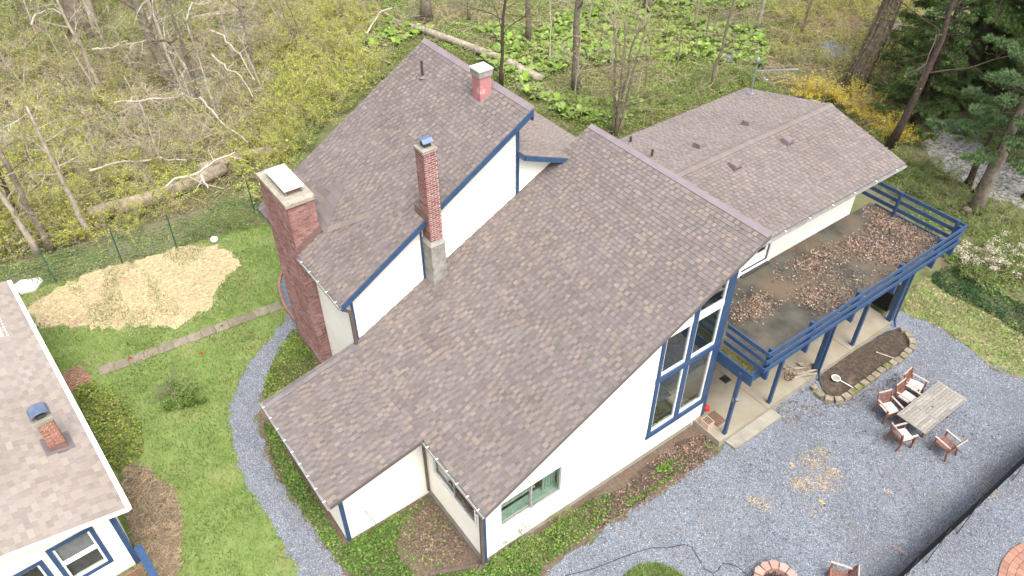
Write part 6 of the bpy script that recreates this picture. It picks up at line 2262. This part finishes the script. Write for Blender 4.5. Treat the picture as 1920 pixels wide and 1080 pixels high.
if VV:
    o = bpy.data.objects.new('skunk_cabbages', fast_mesh('leaves', np.vstack(VV), np.vstack(FF_), 4, np.vstack(CC_), M['leaf']))
    COL.objects.link(o)
    o['kind'] = 'stuff'

# undergrowth: low leaves and fallen twigs over the whole woodland floor
for nm, rg, n_, pal, dens in [('undergrowth', LEFTW, 110000, [(.22, .30, .045), (.3, .34, .055), (.15, .25, .04), (.33, .32, .10)], .8),
                              ('undergrowth', MIDW, 100000, [(.17, .28, .045), (.22, .32, .055), (.13, .22, .035), (.26, .29, .07)], .85),
                              ('undergrowth', RIGHTW, 45000, [(.24, .27, .045), (.32, .31, .06), (.17, .22, .045)], .8),
                              ('undergrowth', [(1600, 330), (1680, 270), (1760, 220), (1960, 300), (2010, 620), (1860, 560), (1780, 500), (1700, 400), (1640, 360)], 22000, [(.10, .16, .035), (.13, .19, .045), (.08, .13, .03)], .8)]:
    P = sample(xy(rg), n_, FPOLY + [ROAD])
    P = P[rng.random(len(P)) < .12 + dens * clump(P, .7, n_)]
    for w in WET:
        P = P[(P[:, 0] - w.x) ** 2 + (P[:, 1] - w.y) ** 2 > rng.uniform(.3, 2.6, len(P))]
    z = rng.uniform(.0, .3, len(P)) * (0.2 + 1.2 * clump(P, 1.1, n_ + 3))
    g = clump(P, .5, n_ + 9)[:, None] ** (.4 if rg is MIDW else .7)
    cu = vary(pal[:3], len(P), .35) * (.35 + .9 * g) + vary([(.2, .155, .1), (.14, .11, .07)], len(P), .3) * (1 - g) * .8
    leaf_obj(nm, np.column_stack([P, z]), .12, np.clip(cu, .01, 1), M['leaf'], .8, .55, kind='stuff')
RIM_ = [(470, 395), (478, 350), (540, 262), (640, 150), (800, 55), (990, 170), (1060, 210), (1150, 225), (1400, 140), (1560, 180), (1650, 265), (1720, 310), (1640, 345), (1560, 200), (1400, 170), (1160, 262), (1080, 268), (1000, 215), (800, 85), (660, 190), (560, 285), (500, 420)]
P = sample(xy(RIM_), 26000, FPOLY)
P = P[rng.random(len(P)) < .35 + .65 * clump(P, 1.2, 91)]
leaf_obj('house_side_weeds', np.column_stack([P, rng.uniform(.01, .3, len(P)) * (.2 + clump(P, 1.1, 93))]), .1, vary([(.17, .25, .05), (.21, .28, .06), (.12, .19, .04), (.26, .25, .1)], len(P), .35), M['leaf'], .8, .55, kind='stuff')
P = np.vstack([sample(xy(LEFTW), 9000), sample(xy(MIDW), 4500, FPOLY), sample(xy(RIGHTW), 2500)])
stick_obj('fallen_twigs', up3(P, .02, .7), 1.0, .011, vary([(.31, .25, .17), (.24, .19, .13), (.4, .33, .24), (.34, .27, .19)], len(P)), M['dry'], .35)
P = np.vstack([sample(xy(LEFTW), 12000), sample(xy(MIDW), 6000, FPOLY), sample(xy(RIGHTW), 4000)])
leaf_obj('woodland_dead_leaves', up3(P, .0, .06), .14, vary([(.3, .21, .14), (.24, .16, .1), (.36, .27, .19)], len(P)), M['dry'], .4, .6, kind='stuff')


# ------------------------------------------------------------------ trees
def branchy(mb, p, d, l, r, depth, buds, gravity=-.02):
    n = 4
    path = [p]
    dd = d
    for i in range(n):
        dd = (dd + Vector((random.gauss(0, .17), random.gauss(0, .17), random.gauss(0, .12) + gravity))).normalized()
        path.append(path[-1] + dd * (l / n))
    sides = 6 if r > .06 else (4 if r > .025 else 3)
    mb.tube(path, [r * (1 - .6 * i / n) for i in range(n + 1)], sides, cap=False)
    if depth <= 0:
        buds += [path[-1], path[-2].lerp(path[-1], .5), path[2]]
        return
    for k in range(random.randint(3, 5)):
        i = random.randint(1, n - 1)
        q = path[i].lerp(path[i + 1], random.random())
        e = (path[i + 1] - path[i]).normalized()
        nd = rdir(e, .6)
        branchy(mb, q, nd, l * random.uniform(.35, .6), r * .42, depth - 1, buds, gravity)


def tree(base, h, r, label, lean=(0, 0), m='bark', first=.25, nb=12, blen=.32, buds_n=500, crook=.05, col=YG, name='tree', flare=1.4, ivy=0):
    t = thing(name, label, 'tree', loc=base)
    n = 9
    path, rad = [], []
    x = Vector((0, 0, 0))
    for i in range(n + 1):
        f = i / n
        path.append(base + Vector((lean[0] * h * f, lean[1] * h * f, h * f - .05)) + x)
        x = x + Vector((random.gauss(0, crook), random.gauss(0, crook), 0)) * h * .1
        rad.append(r * ((1 - .72 * f) * (1 + (flare - 1) * max(0, 1 - f * 9))))
    mb = MB()
    mb.tube(path, rad, 11 if r > .15 else 8, wob=.07)
    mb.build('trunk', M[m], t, smooth=True)
    br, buds = MB(), []
    for k in range(nb):
        f = first + (1 - first) * (k + random.random() * .8) / nb
        f = min(f, .98)
        i = min(int(f * n), n - 1)
        p = path[i].lerp(path[i + 1], f * n - i)
        a = k * 2.4 + random.uniform(-.5, .5)
        d = Vector((math.cos(a), math.sin(a), random.uniform(.25, .8))).normalized()
        branchy(br, p, d, h * blen * (1.1 - .6 * f), max(r * .34 * (1 - .6 * f), .016), 2, buds)
    br.build('branches', M[m], t)
    if buds_n and buds:
        idx = rng.integers(0, len(buds), buds_n)
        P = np.array([tuple(buds[i]) for i in idx]) + rng.normal(0, .14, (buds_n, 3))
        leaf_obj('leaf_buds', P, .06, vary(col, buds_n, .3), M['leaf'], .9, .6, parent=t)
    if ivy:
        P = []
        for k in range(ivy):
            f = random.random() ** 1.5 * .75
            i = min(int(f * n), n - 1)
            p = path[i].lerp(path[i + 1], f * n - i)
            a = random.uniform(0, 6.28)
            rr = rad[i] * random.uniform(1.0, 1.25)
            P.append((p.x + rr * math.cos(a), p.y + rr * math.sin(a), p.z))
        leaf_obj('ivy', np.array(P), .13, vary([(.2, .22, .05), (.14, .17, .05), (.28, .2, .1)], len(P)), M['leaf'], .9, .6, parent=t)
        vn = MB()
        for k in range(13):
            a = random.uniform(0, 6.28)
            pp = []
            for i in range(0, 7):
                rr = rad[i] * 1.05 + .01
                a += random.uniform(-.35, .35)
                pp.append(path[i] + Vector((rr * math.cos(a), rr * math.sin(a), 0)))
            vn.tube(pp, .02, 4, cap=False)
        vn.build('vines', M['bark'], t)
    return t


tree(at(158, 66), 13, .68, 'massive grey trunk standing farthest back at the upper left', (-.03, -.02), first=.3, nb=9, name='old_tree')
tree(at(176, 62), 13, .55, 'second stout trunk pressed against the massive one at the upper left', (-.05, .02), 'bark_pale', first=.3, nb=8, name='old_tree')
tree(at(60, 44), 12, .24, 'plain mid sized trunk left of the massive pair', (-.05, 0), first=.25, nb=9)
tree(at(322, 166), 13, .33, 'tall forked trunk leaning over the large puddle', (-.05, -.03), 'bark', first=.18, nb=13, blen=.36)
tree(at(332, 158), 8, .13, 'bleached dead trunk twined against the forked trunk by the puddle', (-.08, -.02), 'dead_white', first=.2, nb=10, buds_n=0, name='dead_tree')
tree(at(374, 190), 8, .13, 'slim brown tree between the large puddle and the white dead limbs', (-.03, -.05), first=.3, nb=11)
tree(at(192, 172), 7, .14, 'slim leaning tree in the brush below the massive trunks', (-.10, -.04), 'bark_pale', first=.35, nb=9)
tree(at(70, 478), 6.5, .15, 'crooked leaning tree nearest the first green fence post', (-.22, -.1), 'bark_pale', first=.3, nb=9, crook=.12)
tree(at(96, 470), 7, .16, 'second leaning tree with spreading crown behind the fence corner', (-.2, -.05), first=.28, nb=12, blen=.4, crook=.1)
tree(at(170, 446), 6.5, .14, 'straight pale young tree behind the second fence post', (-.01, -.02), 'bark_pale', first=.4, nb=11)
tree(at(45, 425), 6, .12, 'dark forked sapling at the left edge of the woods', (-.03, .02), 'bark_dark', first=.35, nb=9)
tree(at(480, 150), 7, .10, 'thin twiggy tree left of the tall roof', (-.02, .03), first=.3, nb=12, blen=.38)
tree(at(440, 120), 8, .11, 'thin pale tree beside the white dead limbs', (-.04, .02), 'bark_pale', first=.3, nb=12, blen=.38)
tree(at(800, 40), 12, .37, 'thick trunk above the peak of the tall roof', (0, 0), first=.35, nb=8, name='old_tree')
tree(at(940, 162), 9, .12, 'dark twisted slim tree right of the long pale log', (-.01, .01), 'bark_dark', first=.3, nb=12, crook=.09)
tree(at(990, 80), 11, .20, 'grey straight trunk beyond the end of the long pale log', (0, 0), first=.4, nb=8)
tree(at(1080, 172), 12, .23, 'tall straight trunk rising behind the front roof ridge', (.005, 0), 'bark', first=.4, nb=9)
for k, (lx, ly, lab) in enumerate([(-.04, -.08, 'left leaning stem of the clump behind the front roof peak'), (.02, .0, 'upright middle stem of the clump behind the front roof peak'), (.1, .12, 'right leaning stem of the clump behind the front roof peak'), (.04, .2, 'lowest spreading stem of the clump behind the front roof peak')]):
    tree(at(1148, 250) + Vector((.1 * k, .09 * (k % 2), 0)), 6.5, .10, lab, (lx, ly), 'bark', first=.25, nb=10, blen=.36, crook=.08, buds_n=350)
tree(at(1214, 24), 11, .28, 'broad trunk at the top edge above the skunk cabbages', (0, .02), first=.45, nb=7)
tree(at(1334, 165), 7, .12, 'broken grey snag with splintered pale wood', (.03, .08), 'bark', first=.3, nb=10, buds_n=120, crook=.1, name='dead_tree')
tree(at(1418, 60), 8, .12, 'slim grey tree at the edge of the leaf litter patch', (.03, .05), 'bark_pale', first=.35, nb=11)
tree(at(1500, 70), 7, .09, 'thin sapling in front of the leaf litter patch', (.03, .06), first=.3, nb=11)
tree(at(1300, 60), 8, .10, 'thin pale sapling among the far skunk cabbages', (0, .02), 'bark_pale', first=.3, nb=11)
tree(at(880, 40), 8, .10, 'thin grey sapling between the two trunks above the tall roof', (0, 0), first=.3, nb=11)
tree(at(1030, 120), 6, .05, 'pale dead pole standing left of the tall straight trunk', (0, 0), 'dead_white', first=.6, nb=4, buds_n=0, name='dead_tree')
tree(at(1598, 168), 14, .62, 'huge leaning trunk wrapped in vines beyond the wing roof', (.085, .10), 'bark_vine', first=.45, nb=7, name='old_tree', ivy=1300, flare=1.25)
tree(at(1668, 276), 13, .20, 'dark leaning trunk between the forsythia and the evergreens', (.03, .07), 'bark_dark', first=.3, nb=9, crook=.06, buds_n=200)
tree(at(1925, 372), 9, .2, 'dark trunk at the right edge beside the stone road', (.02, .02), 'bark_dark', first=.55, nb=6, buds_n=0)


# conifers
NEED = [(.085, .145, .046), (.105, .175, .055), (.135, .2, .07), (.065, .115, .037)]
NEEDB = [(.11, .18, .075), (.14, .21, .092), (.09, .15, .06)]
HEM = [(.08, .14, .036), (.105, .17, .043), (.14, .19, .055), (.062, .115, .032)]


def conifer(base, h, r, label, z0, reach, pal, tuft=.2, nt=26, lean=(0, 0), per=5, step=.8, droop=.05, name='pine_tree', dens=1.0, wid=.015, top=None):
    t = thing(name, label, 'tree', loc=base)
    n = 8
    path = [base + Vector((lean[0] * h * i / n + random.gauss(0, .05), lean[1] * h * i / n + random.gauss(0, .05), h * i / n - .05)) for i in range(n + 1)]
    mb = MB()
    mb.tube(path, [r * (1 - .8 * i / n) * (1.25 if i == 0 else 1) for i in range(n + 1)], 10, wob=.06)
    mb.build('trunk', M['bark_dark' if name != 'white_pine' else 'bark'], t, smooth=True)
    br = MB()
    TP, TD = [], []
    z = z0
    while z < h * .98:
        f = (z - z0) / (h - z0)
        L = reach * (1 - f) ** .7 * random.uniform(.8, 1.15) + .25
        i = min(int(z / h * n), n - 1)
        p = path[i].lerp(path[i + 1], z / h * n - i)
        a0 = random.uniform(0, 6.28)
        for k in range(per):
            a = a0 + 6.283 * k / per + random.uniform(-.35, .35)
            l = L * random.uniform(.65, 1.15)
            d = Vector((math.cos(a), math.sin(a), random.uniform(-.05, .3) - droop))
            q = [p, p + d * l * .4, p + d * l * .75 + Vector((0, 0, -.1 * l * droop * 4)), p + d * l + Vector((0, 0, .04 * l - droop * l * .8))]
            br.tube(q, [.035, .028, .02, .01], 4, cap=False)
            nsub = int(15 * l * dens) + 6
            for _ in range(nsub):
                s = random.uniform(.25, 1.0)
                j = min(int(s * 3), 2)
                c = q[j].lerp(q[j + 1], s * 3 - j)
                side = Vector((-d.y, d.x, 0)).normalized() * random.choice((-1, 1))
                e = (d * .7 + side * random.uniform(.2, 1.0) + Vector((0, 0, random.uniform(-.1, .3) - droop * 2.5))).normalized()
                m_ = random.uniform(.15, .42) * (1.2 - .5 * s) * l * .5 + .1
                br.tube([c, c + e * m_], [.012, .006], 3, cap=False)
                for _ in range(max(1, int(m_ / .12))):
                    TP.append(tuple(c + e * m_ * random.uniform(.3, 1.05)))
                    TD.append(tuple((e + Vector((0, 0, .35 - droop * 4))).normalized()))
        z += step * random.uniform(.8, 1.2)
    br.build('branches', M['bark_dark'], t)
    TP, TD = np.array(TP), np.array(TD)
    m = len(TP)
    P = np.repeat(TP, nt, 0)
    D = np.repeat(TD, nt, 0) + rng.normal(0, .75, (m * nt, 3))
    D /= np.linalg.norm(D, axis=1)[:, None]
    S = np.cross(D, rng.normal(0, 1, D.shape))
    S /= np.linalg.norm(S, axis=1)[:, None]
    ln = (tuft * rng.uniform(.6, 1.2, m * nt))[:, None]
    V = np.stack([P - S * wid, P + S * wid, P + D * ln], 1).reshape(-1, 3)
    cc = np.repeat(vary(pal, m, .3), nt, 0) * rng.uniform(.8, 1.2, (m * nt, 1))
    o = bpy.data.objects.new('needles', fast_mesh('needles', V, np.arange(len(V)).reshape(-1, 3), 3, np.repeat(cc, 3, 0), M['needle']))
    COL.objects.link(o)
    attach(o, t)
    return t


pa = at(1826, 396)
conifer(pa, 8.2, .30, 'blue green pine with a pale leaning trunk by the stone road', 3.4, 2.6, NEEDB, .2, 22, (.0, .0), 5, .75, .0, 'white_pine')
tree(at(1812, 350), 5, .17, 'dark bare trunk just left of the pale pine trunk', (.01, .01), 'bark_dark', first=.8, nb=4, buds_n=0, blen=.15)
tree(at(1830, 366), 5, .17, 'dark bare trunk close behind the pale pine trunk', (.01, .01), 'bark_dark', first=.8, nb=4, buds_n=0, blen=.15)
conifer(at(1905, 262), 13, .26, 'tall blue green pine filling the upper right corner', 4.2, 3.6, NEEDB + NEED, .2, 20, (0, 0), 5, .8, .0)
conifer(at(1790, 205), 14, .28, 'dark drooping hemlock behind the pines at the upper right', 1.5, 4.0, HEM, .14, 20, (0, 0), 6, .75, .1, 'hemlock_tree')
conifer(at(1712, 232), 7.5, .14, 'small feathery hemlock left of the stone road', .8, 2.0, NEED, .13, 20, (.02, .02), 6, .6, .08, 'hemlock_tree')
conifer(at(1850, 120), 14, .26, 'dark hemlock deepest in the upper right woods', 1.5, 3.6, HEM, .15, 18, (0, 0), 6, .8, .1, 'hemlock_tree')
conifer(at(1935, 170), 14, .26, 'dark hemlock half outside the right edge', 1.5, 3.6, HEM, .15, 18, (0, 0), 6, .8, .1, 'hemlock_tree')


conifer(at(1760, 120), 13, .24, 'dark hemlock standing between the huge vine wrapped trunk and the corner pine', 1.2, 3.6, HEM, .15, 18, (0, 0), 6, .8, .1, 'hemlock_tree')
conifer(at(1870, 200), 9, .2, 'bushy hemlock low behind the corner pine', .6, 3.2, NEED, .15, 18, (0, 0), 6, .7, .08, 'hemlock_tree')
conifer(at(1935, 330), 7.5, .2, 'pine at the right edge beyond the stone road', 2.2, 2.6, NEEDB, .2, 22, (0, 0), 5, .75, .0)
SAP = [('wispy grey sapling among the skunk cabbages behind the house', q) for q in spread([(1000, 20), (1440, 10), (1420, 130), (1160, 225), (1040, 200)], 16, 1.6)]
for lab, q in SAP:
    tree(Vector((q[0], q[1], 0)), random.uniform(4, 6.5), random.uniform(.035, .06), lab, (random.uniform(-.04, .06), random.uniform(-.02, .08)), random.choice(['bark_pale', 'bark']), first=.18, nb=9, blen=.34, buds_n=260, name='sapling')['group'] = 'wispy grey saplings behind the house'
SAP2 = [('pale leaning sapling in the brush beyond the wire fence', q) for q in spread([(20, 60), (600, 20), (560, 200), (420, 320), (60, 430)], 22, 2.2)]
for lab, q in SAP2:
    tree(Vector((q[0], q[1], 0)), random.uniform(3.5, 6), random.uniform(.04, .08), lab, (random.uniform(-.2, .1), random.uniform(-.15, .1)), random.choice(['bark_pale', 'bark_pale', 'bark']), first=.15, nb=11, blen=.4, buds_n=300, crook=.1, name='sapling')['group'] = 'pale saplings in the brush'


# ------------------------------------------------------------------ logs and dead wood
def log(name, pts, r, label, m='bark_log', group=None, taper=.75, sides=9):
    mb = MB()
    k = len(pts)
    mb.tube(pts, [r * (1 - (1 - taper) * i / (k - 1)) for i in range(k)], sides, wob=.1)
    return tag(mb.build(name, M[m], smooth=True), label, 'log', group)


def alongpx(px, z, sag=0):
    return [at(u, v, z) for u, v in px]


log('fallen_log', alongpx([(168, 402), (240, 385), (310, 362), (370, 338), (420, 315)], .36), .36, 'huge rotting brown log lying beyond the wire fence', taper=.9, sides=11)
log('fallen_log', alongpx([(372, 318), (430, 298), (490, 285), (545, 272)], .5), .26, 'grey log continuing behind the huge rotting log', taper=.8)
log('fallen_log', alongpx([(738, 40), (800, 58), (870, 83), (945, 112), (1014, 148)], .3), .20, 'long pale fallen trunk running behind the tall roof', 'bark_pale', taper=1.25)
log('fallen_log', alongpx([(664, 68), (692, 68), (722, 71)], .15), .12, 'short pale log left of the long fallen trunk', 'bark_pale')
log('fallen_log', alongpx([(345, 40), (400, 28), (450, 18)], .5), .24, 'pale weathered log at the far upper left', 'bark_pale')
log('fallen_log', alongpx([(700, 12), (730, 30), (752, 46)], .25), .12, 'brown branch lying at the upper end of the long fallen trunk', 'bark_log')
log('fallen_log', alongpx([(735, 42), (748, 52), (760, 62)], .3), .09, 'short broken limb beside the long fallen trunk', 'bark_log')
log('fallen_log', alongpx([(215, 330), (240, 318), (268, 303)], .3), .16, 'short pale log above the huge rotting log', 'bark_pale')
log('fallen_log', alongpx([(680, 88), (700, 100), (730, 118)], .2), .08, 'thin rotting branch in the brush left of the roof peak', 'bark_log')
for px, z, lab in [([(215, 192), (262, 188), (310, 184), (340, 182), (376, 184)], 1.0, 'white dead limb lying level over the large puddle'),
                   ([(376, 184), (395, 205), (425, 235), (465, 268)], .9, 'white dead limb slanting down from the puddle to the right'),
                   ([(396, 102), (420, 122), (450, 142), (474, 182)], 1.2, 'white dead limb slanting above the puddle'),
                   ([(392, 58), (425, 75), (448, 100), (478, 150)], 1.6, 'long white dead limb reaching down toward the tall roof'),
                   ([(348, 35), (360, 8), (395, 2)], 1.8, 'pale dead limb arching near the far log'),
                   ([(270, 40), (290, 28), (272, 46), (274, 58), (300, 75), (318, 85)], 2.2, 'curled white dead limb hanging by the forked trunk'),
                   ([(60, 45), (64, 30), (90, 15), (118, 28)], 2.0, 'pale crooked dead limb by the left trunk'),
                   ([(172, 92), (200, 90), (222, 85), (240, 76)], 1.6, 'pale dead limb crossing the green gap'),
                   ([(310, 345), (372, 322), (400, 300), (440, 285)], 1.3, 'thin white dead limb over the huge rotting log'),
                   ([(372, 322), (385, 345), (390, 352)], 1.1, 'short white dead fork over the huge rotting log'),
                   ([(690, 60), (710, 22), (735, 15)], .8, 'thin pale branch propped near the short log'),
                   ([(170, 320), (230, 302), (300, 297), (350, 300)], 1.0, 'thin grey dead limb above the pale short log')]:
    pp = [at(u, v, z + random.uniform(-.15, .15)) for u, v in px]
    mb = MB()
    fine = []
    for a, b in zip(pp, pp[1:]):
        for i in range(3):
            fine.append(a.lerp(b, i / 3) + Vector((random.gauss(0, .05), random.gauss(0, .05), random.gauss(0, .05))))
    fine.append(pp[-1])
    k = len(fine)
    mb.tube(fine, [.055 * (1 - .65 * i / k) for i in range(k)], 5)
    for i in range(2, k - 1, 2):
        dd = rdir((fine[i + 1] - fine[i]).normalized(), .7)
        mb.tube([fine[i], fine[i] + dd * random.uniform(.4, 1.0)], [.02, .008], 4, cap=False)
    tag(mb.build('dead_branch', M['dead_white']), lab, 'branch')

# overturned pale hull beyond the vine-wrapped trunk
a, b = at(1640, 108), at(1682, 42)
t = (b - a).normalized()
L = (b - a).length
s = Vector((-t.y, t.x, 0))
hull = thing('upturned_boat', 'long pale upturned boat hull on the bank beside the huge vine wrapped trunk', 'boat', loc=a)
mb = MB()
rings = []
for i in range(9):
    f = i / 8
    w = .55 * math.sin(math.pi * min(.06 + f * .8, 1)) ** .6 + .02
    hgt = .42 * math.sin(math.pi * min(.08 + f * .75, 1)) ** .5
    c = a + t * (L * f)
    rings.append([c + s * w, c + s * w * .8 + NO * hgt * .6, c + s * w * .3 + NO * hgt * .95, c + NO * hgt, c - s * w * .3 + NO * hgt * .95, c - s * w * .8 + NO * hgt * .6, c - s * w])
for r0_, r1_ in zip(rings, rings[1:]):
    for j in range(6):
        mb.poly([r0_[j], r0_[j + 1], r1_[j + 1], r1_[j]])
mb.poly(rings[-1])
mb.build('hull', M['pale_stone'], hull)
mb = MB()
for r0_, r1_ in zip(rings[:-1], rings[1:]):
    mb.bar(r0_[3] + NO * .01, r1_[3] + NO * .01, .09, .07)
mb.build('keel', M['white'], hull)
p = at(1818, 398, .15)
mb = MB()
mb.lathe([(.2, 0), (.2, .25), (.16, .28), (.01, .28)], p.x - .15, p.y, 10)
tag(mb.build('tree_stump', M['bark']), 'short cut stump at the foot of the pale pine trunk', 'stump')
